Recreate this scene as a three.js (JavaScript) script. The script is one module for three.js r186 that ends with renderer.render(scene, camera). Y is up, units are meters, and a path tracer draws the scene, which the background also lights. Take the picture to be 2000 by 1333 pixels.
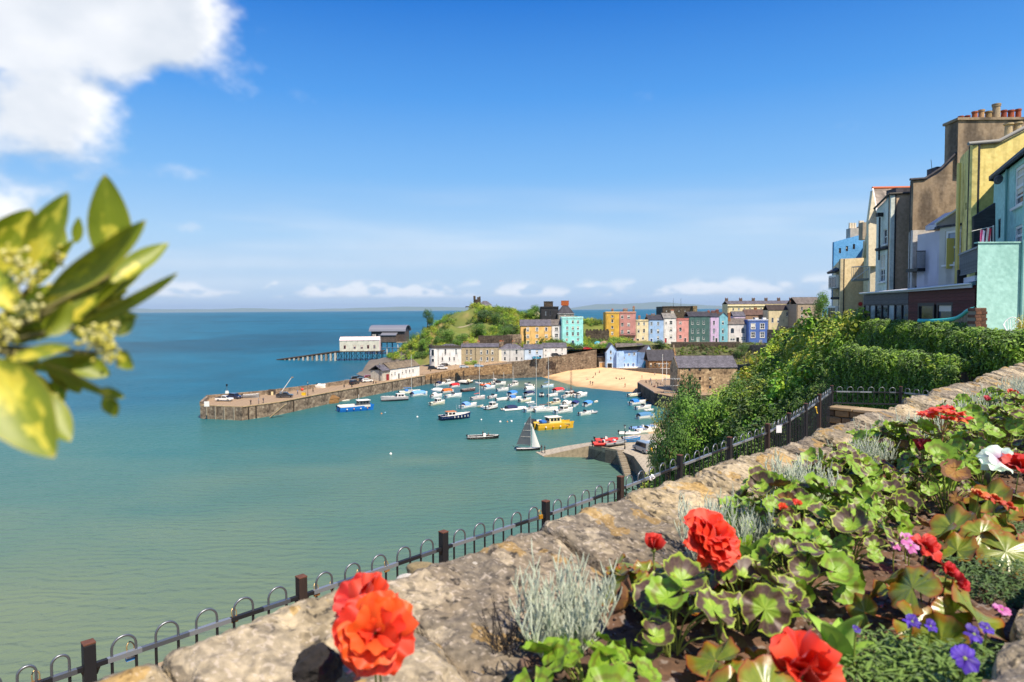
import * as THREE from 'three';
import { mergeGeometries, mergeVertices } from 'three/addons/utils/BufferGeometryUtils.js';
import { RoundedBoxGeometry } from 'three/addons/geometries/RoundedBoxGeometry.js';
import { MarchingCubes } from 'three/addons/objects/MarchingCubes.js';

// ---------------------------------------------------------------- camera, sky, sun, exposure
const scene = new THREE.Scene();
const E = 32, F = 1333;                               // eye height above the water; focal length in photo pixels
const camera = new THREE.PerspectiveCamera(2 * Math.atan(666.5 / F) * 180 / Math.PI, 2000 / 1333, 0.03, 300000);
camera.position.set(0, E, 0);
camera.rotation.order = 'YXZ';
camera.rotation.set(-Math.atan(60.6 / F), 0, -0.0068);
camera.focus = 7; camera.userData.fStop = 5.6;
camera.updateMatrixWorld(true);
scene.add(camera);

const SUN = new THREE.Vector3(0.42, 1.04, 0.60).normalize();
const sun = new THREE.DirectionalLight(0xfff1dc, 5.0);
sun.position.copy(SUN).multiplyScalar(600).add(new THREE.Vector3(0, 0, -220));
sun.target.position.set(0, 0, -220);
sun.castShadow = true;
sun.shadow.mapSize.set(4096, 4096);
Object.assign(sun.shadow.camera, { left: -330, right: 330, top: 330, bottom: -330, near: 10, far: 1400 });
scene.add(sun, sun.target);

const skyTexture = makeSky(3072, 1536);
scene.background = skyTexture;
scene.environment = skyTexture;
scene.backgroundIntensity = 1; scene.environmentIntensity = 1;
scene.fog = new THREE.FogExp2(0xbcd6f4, 0.000006);

const renderer = new THREE.WebGLRenderer({ antialias: true });
renderer.toneMapping = THREE.LinearToneMapping;
renderer.toneMappingExposure = 1.4;
renderer.shadowMap.enabled = true;

// ---------------------------------------------------------------- random numbers and noise
function rng(seed) {
  let a = seed >>> 0;
  return () => { a = (a + 0x6D2B79F5) | 0; let t = Math.imul(a ^ (a >>> 15), 1 | a); t = (t + Math.imul(t ^ (t >>> 7), 61 | t)) ^ t; return ((t ^ (t >>> 14)) >>> 0) / 4294967296; };
}
function hash3(x, y, z) {
  let h = Math.imul(x, 374761393) + Math.imul(y, 668265263) + Math.imul(z, 1274126177) | 0;
  h = Math.imul(h ^ (h >>> 13), 1274126177);
  return ((h ^ (h >>> 16)) >>> 0) / 4294967296;
}
function noise3(x, y, z, per = 0) {
  const xi = Math.floor(x), yi = Math.floor(y), zi = Math.floor(z);
  let fx = x - xi, fy = y - yi, fz = z - zi;
  fx = fx * fx * (3 - 2 * fx); fy = fy * fy * (3 - 2 * fy); fz = fz * fz * (3 - 2 * fz);
  const w = per ? (v) => ((v % per) + per) % per : (v) => v;
  const x0 = w(xi), x1 = w(xi + 1), y0 = w(yi), y1 = w(yi + 1), z1 = zi + 1;
  const l = (a, b, t) => a + (b - a) * t;
  return l(l(l(hash3(x0, y0, zi), hash3(x1, y0, zi), fx), l(hash3(x0, y1, zi), hash3(x1, y1, zi), fx), fy),
           l(l(hash3(x0, y0, z1), hash3(x1, y0, z1), fx), l(hash3(x0, y1, z1), hash3(x1, y1, z1), fx), fy), fz);
}
function fbm(x, y, z, oct = 4, per = 0, gain = 0.5) {
  let s = 0, a = 1, n = 0;
  for (let i = 0; i < oct; i++) { s += a * noise3(x, y, z + i * 17.3, per); n += a; a *= gain; x *= 2; y *= 2; z *= 2; per *= 2; }
  return s / n;
}
function clamp(x, a = 0, b = 1) { return x < a ? a : x > b ? b : x; }
function smooth(a, b, x) { const t = clamp((x - a) / (b - a)); return t * t * (3 - 2 * t); }
function lerp(a, b, t) { return a + (b - a) * t; }
function curve(table, x) {                              // piecewise linear through [[x, y], ...]
  if (x <= table[0][0]) return table[0][1];
  for (let i = 1; i < table.length; i++) if (x <= table[i][0]) return lerp(table[i - 1][1], table[i][1], (x - table[i - 1][0]) / (table[i][0] - table[i - 1][0]));
  return table[table.length - 1][1];
}

// ---------------------------------------------------------------- the sky: air and clouds over the whole dome
function makeSky(W, H) {
  const data = new Float32Array(W * H * 4), D = 180 / Math.PI, r = rng(77);
  const lin = (c) => c.map((v) => Math.pow(v / 255, 2.2) / 1.33);
  const grad = [[0, [192, 217, 242]], [2.5, [189, 217, 243]], [6, [172, 211, 246]], [11, [126, 185, 243]], [17, [84, 156, 234]], [24, [46, 121, 212]], [40, [34, 100, 194]], [90, [24, 76, 164]]].map(([e, c]) => [e, lin(c)]);
  // cloud banks: azimuth from the view direction, elevation, radii (degrees), strength
  const banks = [[-38, 18.5, 8, 3.6, 1.3], [-39, 22.5, 12, 5.6, 1.6], [-29, 21.5, 7.0, 4.6, 1.45], [-35, 14, 5.6, 3.4, 1.05], [-22, 21.5, 1.6, 3.2, 0.45], [-40, 7, 7, 3.5, 0.62], [-24.5, 10.6, 2.6, 0.9, 0.36], [-25, 6.3, 4, 0.6, 0.34], [-55, 16, 12, 7, 1.0]];
  for (let i = 0; i < 26; i++) { const az = 70 + r() * 220; banks.push([az > 180 ? az - 360 : az, 9 + r() * 38, 7 + r() * 9, 3 + r() * 5, 0.8 + r() * 0.3]); }  // unseen banks outside the view, more added to brighten the ambient fill
  const dens = (az, el) => {
    let b = 0;
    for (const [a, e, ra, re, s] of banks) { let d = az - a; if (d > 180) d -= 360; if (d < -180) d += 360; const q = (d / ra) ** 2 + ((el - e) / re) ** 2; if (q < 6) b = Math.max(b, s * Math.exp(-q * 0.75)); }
    const n = fbm(az * 0.19 + 40, el * 0.3 + 9, 3.1, 6, 0, 0.58);
    let d = smooth(0.28, 0.86, b * 0.95 + (n - 0.5) * 1.35);
    if (el < 4.5) {                                     // a far row of small cumulus low over the sea, and thin veils
      const low = fbm(az * 0.55 + 11, el * 1.3, 8.7, 4), top = 1.0 + 2.2 * fbm(az * 0.32 + 5, 0.5, 2.2, 3);
      d = Math.max(d, 0.95 * smooth(0.38, 0.56, low) * smooth(0.9, 1.35, el) * smooth(top + 0.35, top - 0.45, el) * smooth(0.3, 0.6, fbm(az * 0.05 + 3.7, 0.2, 5.5, 2) + 0.02 + 0.3 * smooth(-2, -9, az) * smooth(-60, -36, az)));
    }
    const veil = fbm(az * 0.035 + 2 + el * 0.05, el * 0.33 + 1, 6.1, 4);
    d = Math.max(d, 0.34 * smooth(0.5, 0.72, veil) * smooth(13, 3, el) * smooth(0.3, 1.5, el));
    return d;
  };
  for (let j = 0; j < H; j++) {
    const el = ((j + 0.5) / H - 0.5) * 180, e = Math.max(el, 0);
    let k = 1; while (k < grad.length - 1 && grad[k][0] < e) k++;
    const t = clamp((e - grad[k - 1][0]) / (grad[k][0] - grad[k - 1][0])), base = grad[k - 1][1].map((v, c) => lerp(v, grad[k][1][c], t));
    for (let i = 0; i < W; i++) {
      let az = ((i + 0.5) / W - 0.5) * 360 + 90; if (az > 180) az -= 360;      // 0 = where the camera looks, positive to the right
      let c = base;
      if (el > -1) {
        const d = el > 75 ? 0 : dens(az, Math.max(el, 0));
        if (d > 0.003) {
          const lit = clamp(0.5 + (d - dens(az + 1.2, el + 0.9)) * 0.9 + (fbm(az * 0.3, el * 0.45, 1.7, 4) - 0.5) * 0.9);
          const body = [lerp(0.48, 0.80, lit), lerp(0.53, 0.80, lit), lerp(0.59, 0.81, lit)];
          c = base.map((v, q) => lerp(v, body[q], d * (el < 5 ? 0.7 : 0.96)));
        }
      } else c = [0.10, 0.17, 0.2];
      const o = (j * W + i) * 4; data[o] = c[0]; data[o + 1] = c[1]; data[o + 2] = c[2]; data[o + 3] = 1;
    }
  }
  const tex = new THREE.DataTexture(data, W, H, THREE.RGBAFormat, THREE.FloatType);
  tex.mapping = THREE.EquirectangularReflectionMapping; tex.magFilter = tex.minFilter = THREE.LinearFilter; tex.colorSpace = THREE.LinearSRGBColorSpace; tex.needsUpdate = true;
  return tex;
}

// ---------------------------------------------------------------- survey: where a photo pixel meets the place
const V = (x, y, z) => new THREE.Vector3(x, y, z);
function sight(px, py) { return V((px - 1000) / F, -(py - 666.5) / F, -1).applyQuaternion(camera.quaternion); }
function W(px, py, y = 0) { const d = sight(px, py), t = (y - E) / d.y; return V(d.x * t, y, d.z * t); }       // at height y
function P(px, py, D) { const d = sight(px, py), t = D / -d.z; return V(d.x * t, E + d.y * t, -D); }            // at depth D

// ---------------------------------------------------------------- objects
const taken = new Map();
function numbered(name) { const n = taken.get(name) ?? 0; taken.set(name, n + 1); return n ? `${name}_${String(n).padStart(3, '0')}` : name; }
function mesh(name, geo, mat, parent) {
  const m = new THREE.Mesh(Array.isArray(geo) ? join(geo) : geo, mat);
  m.castShadow = m.receiveShadow = true;
  if (parent) { m.name = name; parent.add(m); } else { m.name = numbered(name); scene.add(m); }
  return m;
}
function thing(name, label, category, pos = V(0, 0, 0), turn = 0, group) {
  const o = new THREE.Group(); o.name = numbered(name); scene.add(o); o.position.copy(pos); o.rotation.y = turn;
  o.userData = { label, category }; if (group) o.userData.group = group;
  return o;
}
function tag(o, label, category, group) { Object.assign(o.userData, { label, category }); if (group) o.userData.group = group; return o; }
function structure(name, geo, mat, label) { const m = mesh(name, geo, mat); m.userData.kind = 'structure'; if (label) m.userData.label = label; return m; }
function stuff(o, label, category) { o.userData.kind = 'stuff'; if (label) { o.userData.label = label; o.userData.category = category; } return o; }

// ---------------------------------------------------------------- geometry helpers
function join(list) {
  return mergeGeometries(list.map((g) => {
    g = g.index ? g.toNonIndexed() : g;
    if (!g.attributes.uv) g.setAttribute('uv', new THREE.BufferAttribute(new Float32Array(g.attributes.position.count * 2), 2));
    if (!g.attributes.normal) g.computeVertexNormals();
    for (const k of Object.keys(g.attributes)) if (!['position', 'normal', 'uv'].includes(k)) g.deleteAttribute(k);
    return g;
  }), false);
}
function box(w, h, d, x = 0, y = 0, z = 0, ry = 0, rz = 0, rx = 0) {     // uv in metres
  const g = new THREE.BoxGeometry(w, h, d), uv = g.attributes.uv, s = [[d, h], [d, h], [w, d], [w, d], [w, h], [w, h]];
  for (let i = 0; i < 24; i++) { const q = s[i >> 2]; uv.setXY(i, uv.getX(i) * q[0], uv.getY(i) * q[1]); }
  if (rx) g.rotateX(rx); if (rz) g.rotateZ(rz); if (ry) g.rotateY(ry);
  return g.translate(x, y, z);
}
function cyl(r0, r1, h, x = 0, y = 0, z = 0, n = 10) { return new THREE.CylinderGeometry(r1, r0, h, n, 1).translate(x, y + h / 2, z); }
function bar(a, b, r, n = 6, r2 = r) {                  // a round bar between two points
  const d = V().subVectors(b, a), g = new THREE.CylinderGeometry(r2, r, d.length(), n, 1).translate(0, d.length() / 2, 0);
  return g.applyQuaternion(new THREE.Quaternion().setFromUnitVectors(V(0, 1, 0), d.clone().normalize())).translate(a.x, a.y, a.z);
}
function tube(points, r, seg = 24, n = 6) { return new THREE.TubeGeometry(new THREE.CatmullRomCurve3(points), seg, r, n, false); }
function poly(pts) { const s = new THREE.Shape(); pts.forEach(([x, y], i) => i ? s.lineTo(x, y) : s.moveTo(x, y)); s.closePath(); return s; }
function extrude(pts, depth, holes = []) {
  const s = poly(pts); for (const h of holes) s.holes.push(poly(h));
  return new THREE.ExtrudeGeometry(s, { depth, bevelEnabled: false });
}
function slab(plan, y0, y1) {                           // plan: [[x, depth], ...] of a solid between two heights (y1 may be a list of one height per corner)
  const n = plan.length, top = Array.isArray(y1) ? y1 : plan.map(() => y1), pos = [], uv = [];
  const put = (p, q) => { pos.push(...p); uv.push(...q); };
  let run = 0;
  for (let i = 0; i < n; i++) {
    const a = plan[i], b = plan[(i + 1) % n], ta = top[i], tb = top[(i + 1) % n], l = Math.hypot(b[0] - a[0], b[1] - a[1]);
    const A = [a[0], y0, -a[1]], B = [b[0], y0, -b[1]], C = [b[0], tb, -b[1]], Dd = [a[0], ta, -a[1]];
    put(A, [run, y0]); put(B, [run + l, y0]); put(C, [run + l, tb]); put(A, [run, y0]); put(C, [run + l, tb]); put(Dd, [run, ta]);
    run += l;
  }
  const tri = THREE.ShapeUtils.triangulateShape(plan.map(([x, d]) => new THREE.Vector2(x, d)), []);
  for (const t of tri) for (const i of t) put([plan[i][0], top[i], -plan[i][1]], [plan[i][0], plan[i][1]]);
  const g = new THREE.BufferGeometry();
  g.setAttribute('position', new THREE.Float32BufferAttribute(pos, 3)); g.setAttribute('uv', new THREE.Float32BufferAttribute(uv, 2)); g.computeVertexNormals();
  return g;
}
function grid(nu, nv, f, uvf) {                         // f(u, v) -> [x, y, z] for u, v in 0..1
  const pos = [], uv = [], idx = [];
  for (let j = 0; j <= nv; j++) for (let i = 0; i <= nu; i++) { const p = f(i / nu, j / nv); pos.push(...p); uv.push(...(uvf ? uvf(i / nu, j / nv, p) : [p[0], -p[2]])); }
  for (let j = 0; j < nv; j++) for (let i = 0; i < nu; i++) { const a = j * (nu + 1) + i, b = a + 1, c = a + nu + 1, d = c + 1; idx.push(a, b, d, a, d, c); }
  const g = new THREE.BufferGeometry();
  g.setAttribute('position', new THREE.Float32BufferAttribute(pos, 3)); g.setAttribute('uv', new THREE.Float32BufferAttribute(uv, 2)); g.setIndex(idx); g.computeVertexNormals();
  return g;
}
function colour(g, f) {                                 // vertex colours from f(x, y, z, i) -> linear [r, g, b]
  const p = g.attributes.position, c = new Float32Array(p.count * 3);
  for (let i = 0; i < p.count; i++) c.set(f(p.getX(i), p.getY(i), p.getZ(i), i), i * 3);
  g.setAttribute('color', new THREE.BufferAttribute(c, 3)); return g;
}

// ---------------------------------------------------------------- procedural textures and materials
function makeTex(n, f, srgb = true) {                   // f(u, v) -> [r, g, b] in 0..1
  const d = new Uint8Array(n * n * 4);
  for (let j = 0; j < n; j++) for (let i = 0; i < n; i++) { const c = f((i + 0.5) / n, (j + 0.5) / n), o = (j * n + i) * 4; for (let k = 0; k < 3; k++) d[o + k] = clamp(c[k]) * 255; d[o + 3] = 255; }
  const t = new THREE.DataTexture(d, n, n, THREE.RGBAFormat);
  t.wrapS = t.wrapT = THREE.RepeatWrapping; t.magFilter = THREE.LinearFilter; t.minFilter = THREE.LinearMipmapLinearFilter; t.generateMipmaps = true;
  if (srgb) t.colorSpace = THREE.SRGBColorSpace; t.needsUpdate = true; return t;
}
function sized(t, metres) { const c = t.clone(); c.repeat.set(1 / metres, 1 / metres); c.needsUpdate = true; return c; }
const grey = (v) => [v, v, v];
const TEX = {
  plaster: sized(makeTex(256, (u, v) => { const a = fbm(u * 4, v * 4, 1, 5, 4), b = fbm(u * 16, v * 3, 7, 3, 0), s = smooth(0.55, 0.75, fbm(u * 8, v * 4, 3, 4, 4)); return grey(0.86 + a * 0.2 - s * 0.13 - b * 0.05); }), 7),
  slate: sized(makeTex(256, (u, v) => { const row = Math.floor(v * 32), c = hash3(row, Math.floor(u * 20 + (row % 2) * 0.5), 2); return grey(0.62 + 0.3 * fbm(u * 6, v * 6, 4, 4, 6) + (c - 0.5) * 0.28 - ((v * 32) % 1 < 0.14 ? 0.12 : 0)); }), 6),
  rubble: sized(makeTex(512, (u, v) => {
    const row = Math.floor(v * 18 + 0.8 * fbm(u * 6, v * 6, 2, 2, 6)), x = u * 12 + hash3(row, 1, 1) * 3, c = hash3(row, Math.floor(x) % 12, 5), j = smooth(0.1, 0.02, x % 1) * 0.25;
    const st = smooth(0.5, 0.75, fbm(u * 5, v * 5, 9, 5, 5)), w = smooth(0.58, 0.72, fbm(u * 9, v * 9, 12, 4, 9));
    const k = 0.68 + c * 0.2 + (fbm(u * 30, v * 30, 4, 3, 30) - 0.5) * 0.34 - j * 0.8 - st * 0.2;
    return [k + w * 0.2 + 0.03, k * 0.965 + w * 0.2, k * 0.9 + w * 0.19];
  }), 9),
  speck: sized(makeTex(512, (u, v) => { const a = fbm(u * 6, v * 6, 1, 5, 6), b = fbm(u * 60, v * 60, 5, 3, 60); return grey(0.55 + a * 0.3 + b * 0.3); }), 2.2),
  sand: sized(makeTex(256, (u, v) => grey(0.8 + 0.16 * fbm(u * 5, v * 5, 1, 5, 5) + 0.1 * fbm(u * 50, v * 50, 4, 2, 50))), 14),
  wood: sized(makeTex(256, (u, v) => grey(0.6 + 0.4 * fbm(u * 3, v * 40, 1, 4, 0))), 1.2),
};
const BUMP = { fine: sized(makeTex(256, (u, v) => grey(fbm(u * 12, v * 12, 2, 5, 12)), false), 1.5) };
const matCache = new Map();
function mat(col, rough = 0.8, opt = {}) {
  const { tex, ...rest } = opt, key = JSON.stringify([col, rough, opt]);
  if (matCache.has(key)) return matCache.get(key);
  const phys = ['transmission', 'clearcoat', 'sheen', 'specularIntensity', 'ior'].some((k) => k in rest);
  const m = new (phys ? THREE.MeshPhysicalMaterial : THREE.MeshStandardMaterial)({ color: col, roughness: rough, side: THREE.DoubleSide, ...rest });
  if (tex) m.map = TEX[tex];
  matCache.set(key, m); return m;
}
const M = {
  glassBlue: mat(0x3c4c5e, 0.1, { specularIntensity: 1 }), glassPale: mat(0x6f7a82, 0.15, { specularIntensity: 1 }), blind: mat(0xd9d2c2, 0.85),
  glass: mat(0x1c2530, 0.12, { specularIntensity: 1 }), white: mat(0xe9e7e0, 0.6), frame: mat(0xe4e2dc, 0.55), iron: mat(0x16181b, 0.5), slate: mat(0x7b7882, 0.75, { tex: 'slate' }), slateDark: mat(0x4d4c55, 0.75, { tex: 'slate' }), slateBrown: mat(0x8a8078, 0.8, { tex: 'slate' }),
  rubble: mat(0xa29a8c, 0.95, { tex: 'rubble' }), rubbleDark: mat(0x625c54, 0.95, { tex: 'rubble' }), concrete: mat(0xb5a68f, 0.9, { tex: 'speck' }), paving: mat(0xb59a7a, 0.9, { tex: 'speck' }), sand: mat(0xe0c08c, 0.95, { tex: 'sand' }),
  tyre: mat(0x141414, 0.9), steel: mat(0x9aa0a4, 0.4, { metalness: 0.8 }), pot: mat(0xb4663f, 0.85), timber: mat(0x4a3e33, 0.85, { tex: 'wood' }), gel: mat(0xeceae4, 0.3), deck: mat(0xc9c4b8, 0.7), black: mat(0x17181a, 0.5),
};

// ================================================================ THE SETTING
const R = rng(20240611);
// ---------------------------------------------------------------- the sea, one sheet to the horizon
{
  const wave = makeTex(1024, (u, v) => {                // wind ripples over longer swell
    const wx = fbm(u * 8, v * 8, 3, 3, 8) * 2.5;
    const a = fbm(u * 40 + wx, v * 40, 1, 4, 40), b = fbm(u * 16, v * 16 + wx, 5, 3, 16), c = 0.5 + 0.5 * Math.sin((v * 13 + fbm(u * 6, v * 6, 8, 2, 6) * 2.2) * 6.2832);
    return grey(a * 0.5 + b * 0.32 + c * 0.18);
  }, false);
  wave.repeat.set(1 / 46, 1 / 26);
  const seaMat = new THREE.MeshPhysicalMaterial({ vertexColors: true, roughness: 0.33, ior: 1.33, specularIntensity: 0.2, bumpMap: wave, bumpScale: 0.45 });
  const NA = 150, ND = 210, deep = [0.002, 0.1, 0.16], mid = [0.036, 0.148, 0.146], shallow = [0.158, 0.2, 0.12];
  const g = grid(NA, ND, (u, v) => { const d = 1.5 * Math.pow(190000 / 1.5, Math.pow(v, 0.9)) , a = (u - 0.5) * 2.9; return [Math.tan(a * 0.5) * 2 * d * 0.62, 0, -d + 4]; });
  // silt and deep tints painted in as water depth, in silty streaks and patches
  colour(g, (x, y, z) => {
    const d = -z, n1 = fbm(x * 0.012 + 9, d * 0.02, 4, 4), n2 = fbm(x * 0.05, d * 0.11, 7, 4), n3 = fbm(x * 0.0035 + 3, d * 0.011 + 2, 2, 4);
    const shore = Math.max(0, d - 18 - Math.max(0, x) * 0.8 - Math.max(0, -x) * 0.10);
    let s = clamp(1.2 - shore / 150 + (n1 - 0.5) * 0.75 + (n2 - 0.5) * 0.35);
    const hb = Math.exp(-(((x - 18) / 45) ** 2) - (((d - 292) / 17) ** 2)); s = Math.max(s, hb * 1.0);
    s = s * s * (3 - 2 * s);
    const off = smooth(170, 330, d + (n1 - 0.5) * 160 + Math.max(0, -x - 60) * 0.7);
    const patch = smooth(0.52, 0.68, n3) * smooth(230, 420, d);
    return mid.map((m, i) => { let c = lerp(m, deep[i] * (1 + 0.5 * (n2 - 0.5)), off); c = lerp(c, shallow[i], s * 0.86); return c * (1 - 0.38 * patch) * (0.94 + 0.12 * n2); });
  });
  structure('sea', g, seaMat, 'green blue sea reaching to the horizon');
}
// ---------------------------------------------------------------- far coast across the bay
function farCoast(name, label, x0, x1, D, hf, col) {
  const n = 90, g = grid(n, 6, (u, v) => { const x = lerp(x0, x1, u), h = Math.max(hf(u), 2); return [x, -3 + (h + 3) * Math.sin(v * Math.PI), -(D + v * 3500)]; });
  structure(name, g, mat(col, 1), label);
}
farCoast('far_coast', 'low hazy coast far across the bay', -126000, 7000, 170000, (u) => 850 * smooth(0, 0.2, u) * smooth(1, 0.7, u) * (0.35 + fbm(u * 9, 0, 1, 4)) * 1.05 + 380 * smooth(0.5, 0.8, u) * smooth(1, 0.9, u), 0x5f7048);
farCoast('far_headland', 'hazy hills far off on the horizon', 10000, 76000, 174000, (u) => 1900 * smooth(0, 0.25, u) * smooth(1, 0.3, u) * (0.4 + fbm(u * 7, 3, 1, 4)), 0x5f7048);

// ---------------------------------------------------------------- terrain from surveyed heights
function idw(ctrl, p = 3.2) { return (x, d) => { let s = 0, w = 0; for (const [cx, cd, cy] of ctrl) { const q = Math.pow(Math.hypot(x - cx, d - cd) + 1.5, -p); s += q * cy; w += q; } return s / w; }; }
const hillBase = idw([[-19, 395, 33.4], [-10, 396, 33.4], [-2, 396, 31.5], [-28, 392, 31.5], [-37, 365, 26.5], [-44, 362, 22], [-52, 366, 14], [-60, 372, 4], [-66, 385, -2], [-70, 405, -3], [-66, 430, -3], [-40, 445, 8], [-19, 440, 20], [10, 425, 27], [12, 402, 27.6], [4, 385, 25.5], [-15, 372, 25], [-20, 357, 18.5], [-35, 347, 13], [-48, 347, 9], [-56, 350, 4], [-63, 345, -2], [-62, 330, -2], [0, 347, 15], [15, 352, 17], [17, 376, 23.5], [30, 402, 27], [45, 405, 24], [62, 425, 14], [30, 362, 17.5], [60, 382, 13], [45, 350, 12.4], [-20, 336, 8], [10, 336, 9.5], [-45, 333, 5.2], [34, 342, 12]]);
const hillY = (x, d) => hillBase(x, d) + (fbm(x * 0.09, d * 0.09, 3, 4) - 0.5) * 3.2 * smooth(336, 350, d);
{
  const g = grid(90, 76, (u, v) => { const x = lerp(-76, 72, u), d = lerp(331, 452, v); return [x, hillY(x, d), -d]; });
  const grass = [0.13, 0.158, 0.032], dry = [0.3, 0.24, 0.09], rock = [0.14, 0.12, 0.1];
  colour(g, (x, y, z) => { const n = fbm(x * 0.12, z * 0.12, 1, 4), c = fbm(x * 0.4, z * 0.4, 5, 3), d = -z, k = smooth(-47, -56, x + (n - 0.5) * 14) * (d < 400 ? 1 : 0.6); const path = smooth(1.4, 0.7, Math.abs((d - 372) - (x + 30) * 0.9 + 3 * Math.sin(x * 0.2))) * smooth(-46, -40, x) * smooth(-8, -14, x); return grass.map((q, i) => lerp(lerp(lerp(q, dry[i], smooth(0.5, 0.75, n)) * (0.7 + 0.6 * c), rock[i] * (0.7 + c * 0.7), k), [0.4, 0.33, 0.24][i], path)); });
  structure('castle_hill', g, new THREE.MeshStandardMaterial({ vertexColors: true, roughness: 1 }), 'grassy headland hill with rocky seaward foot');
}
// the town's shelf behind the beach
const townY = idw([[40, 350, 11], [45, 372, 13.3], [75, 372, 13.3], [100, 373, 13.0], [125, 374, 12.6], [142, 376, 12.4], [60, 420, 17], [110, 430, 22], [160, 420, 22], [160, 380, 15], [180, 350, 20], [150, 330, 12], [110, 340, 4], [75, 345, 3.5], [55, 345, 4], [90, 345, 3.5], [130, 335, 7], [170, 300, 20], [200, 400, 26], [150, 480, 25], [60, 480, 8]], 3.6);
structure('town_hill', colour(grid(64, 60, (u, v) => { const x = lerp(40, 235, u), d = lerp(338, 520, v); return [x, townY(x, d) + (fbm(x * 0.1, d * 0.1, 2, 3) - 0.5) * smooth(380, 400, d) * 2, -d]; }), (x, y, z) => { const n = fbm(x * 0.15, z * 0.15, 3, 4); return [0.07 + 0.06 * n, 0.075 + 0.06 * n, 0.03 + 0.03 * n]; }), new THREE.MeshStandardMaterial({ vertexColors: true, roughness: 1 }), 'rising ground under the town');
// the cliff slope below the railing and the near houses
const cliffEdge = [[8, 2.2], [12, 5.4], [16, 9.5], [22, 13], [28, 17.6], [36, 21], [45, 23.2], [60, 27], [80, 34.5], [110, 45], [150, 60], [200, 82], [260, 116]];
const cliffTop = (d) => E - curve([[8, 3.5], [20, 3.4], [30, 3.2], [45, 2.9], [60, 3.3], [80, 4.6], [95, 6.2], [110, 7.8], [150, 11.5], [200, 15.5], [260, 20]], d);
const cliffY = (x, d) => {
  const s = x - curve(cliffEdge, d), top = cliffTop(d);
  if (s >= 0) return top + Math.min(1.5, s * 0.06);
  const bumpy = (fbm(x * 0.16, d * 0.12, 6, 4) - 0.5) * 4.5 * smooth(0, -4, s);
  return Math.max(-1.2, top + s * curve([[8, 2.2], [25, 1.7], [50, 1.1], [80, 1.02]], d) + bumpy);
};
structure('cliff_slope', colour(grid(96, 110, (u, v) => { const d = lerp(7.5, 235, v * v * 0.6 + v * 0.4), e = curve(cliffEdge, d), x = e + lerp(-34, 40, u); return [x, cliffY(x, d), -d]; }), (x, y, z) => { const n = fbm(x * 0.3, z * 0.3, 3, 4); return [0.05 + 0.05 * n, 0.075 + 0.06 * n, 0.022]; }), new THREE.MeshStandardMaterial({ vertexColors: true, roughness: 1 }), 'steep overgrown slope falling to the harbour');
// ---------------------------------------------------------------- the beach
const shoreD = (x) => curve([[5, 328], [14.5, 323], [27, 281], [40, 267], [48, 260], [62, 256], [90, 240]], x);
const beachY = (x, d) => -0.05 + (d - shoreD(x)) * 0.058;
{
  const g = grid(60, 50, (u, v) => { const x = lerp(8, 88, u), s = shoreD(x) - 22, d = lerp(s, 335, v); return [x, Math.min(3.6, beachY(x, d)) + (fbm(x * 0.25, d * 0.25, 2, 4) - 0.5) * 0.25, -d]; });
  colour(g, (x, y, z) => { const wet = smooth(1.0, 0.15, y + (fbm(x * 0.2, z * 0.2, 2, 3) - 0.5) * 0.8), n = fbm(x * 0.5, z * 0.5, 3, 3); return [0.82, 0.55, 0.29].map((c, i) => c * lerp(1, [0.62, 0.6, 0.55][i], wet) * (0.9 + 0.2 * n)); });
  const m = new THREE.MeshStandardMaterial({ vertexColors: true, roughness: 0.95, map: TEX.sand });
  structure('beach', g, m, 'golden harbour beach with wet sand at the water');
}
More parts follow.
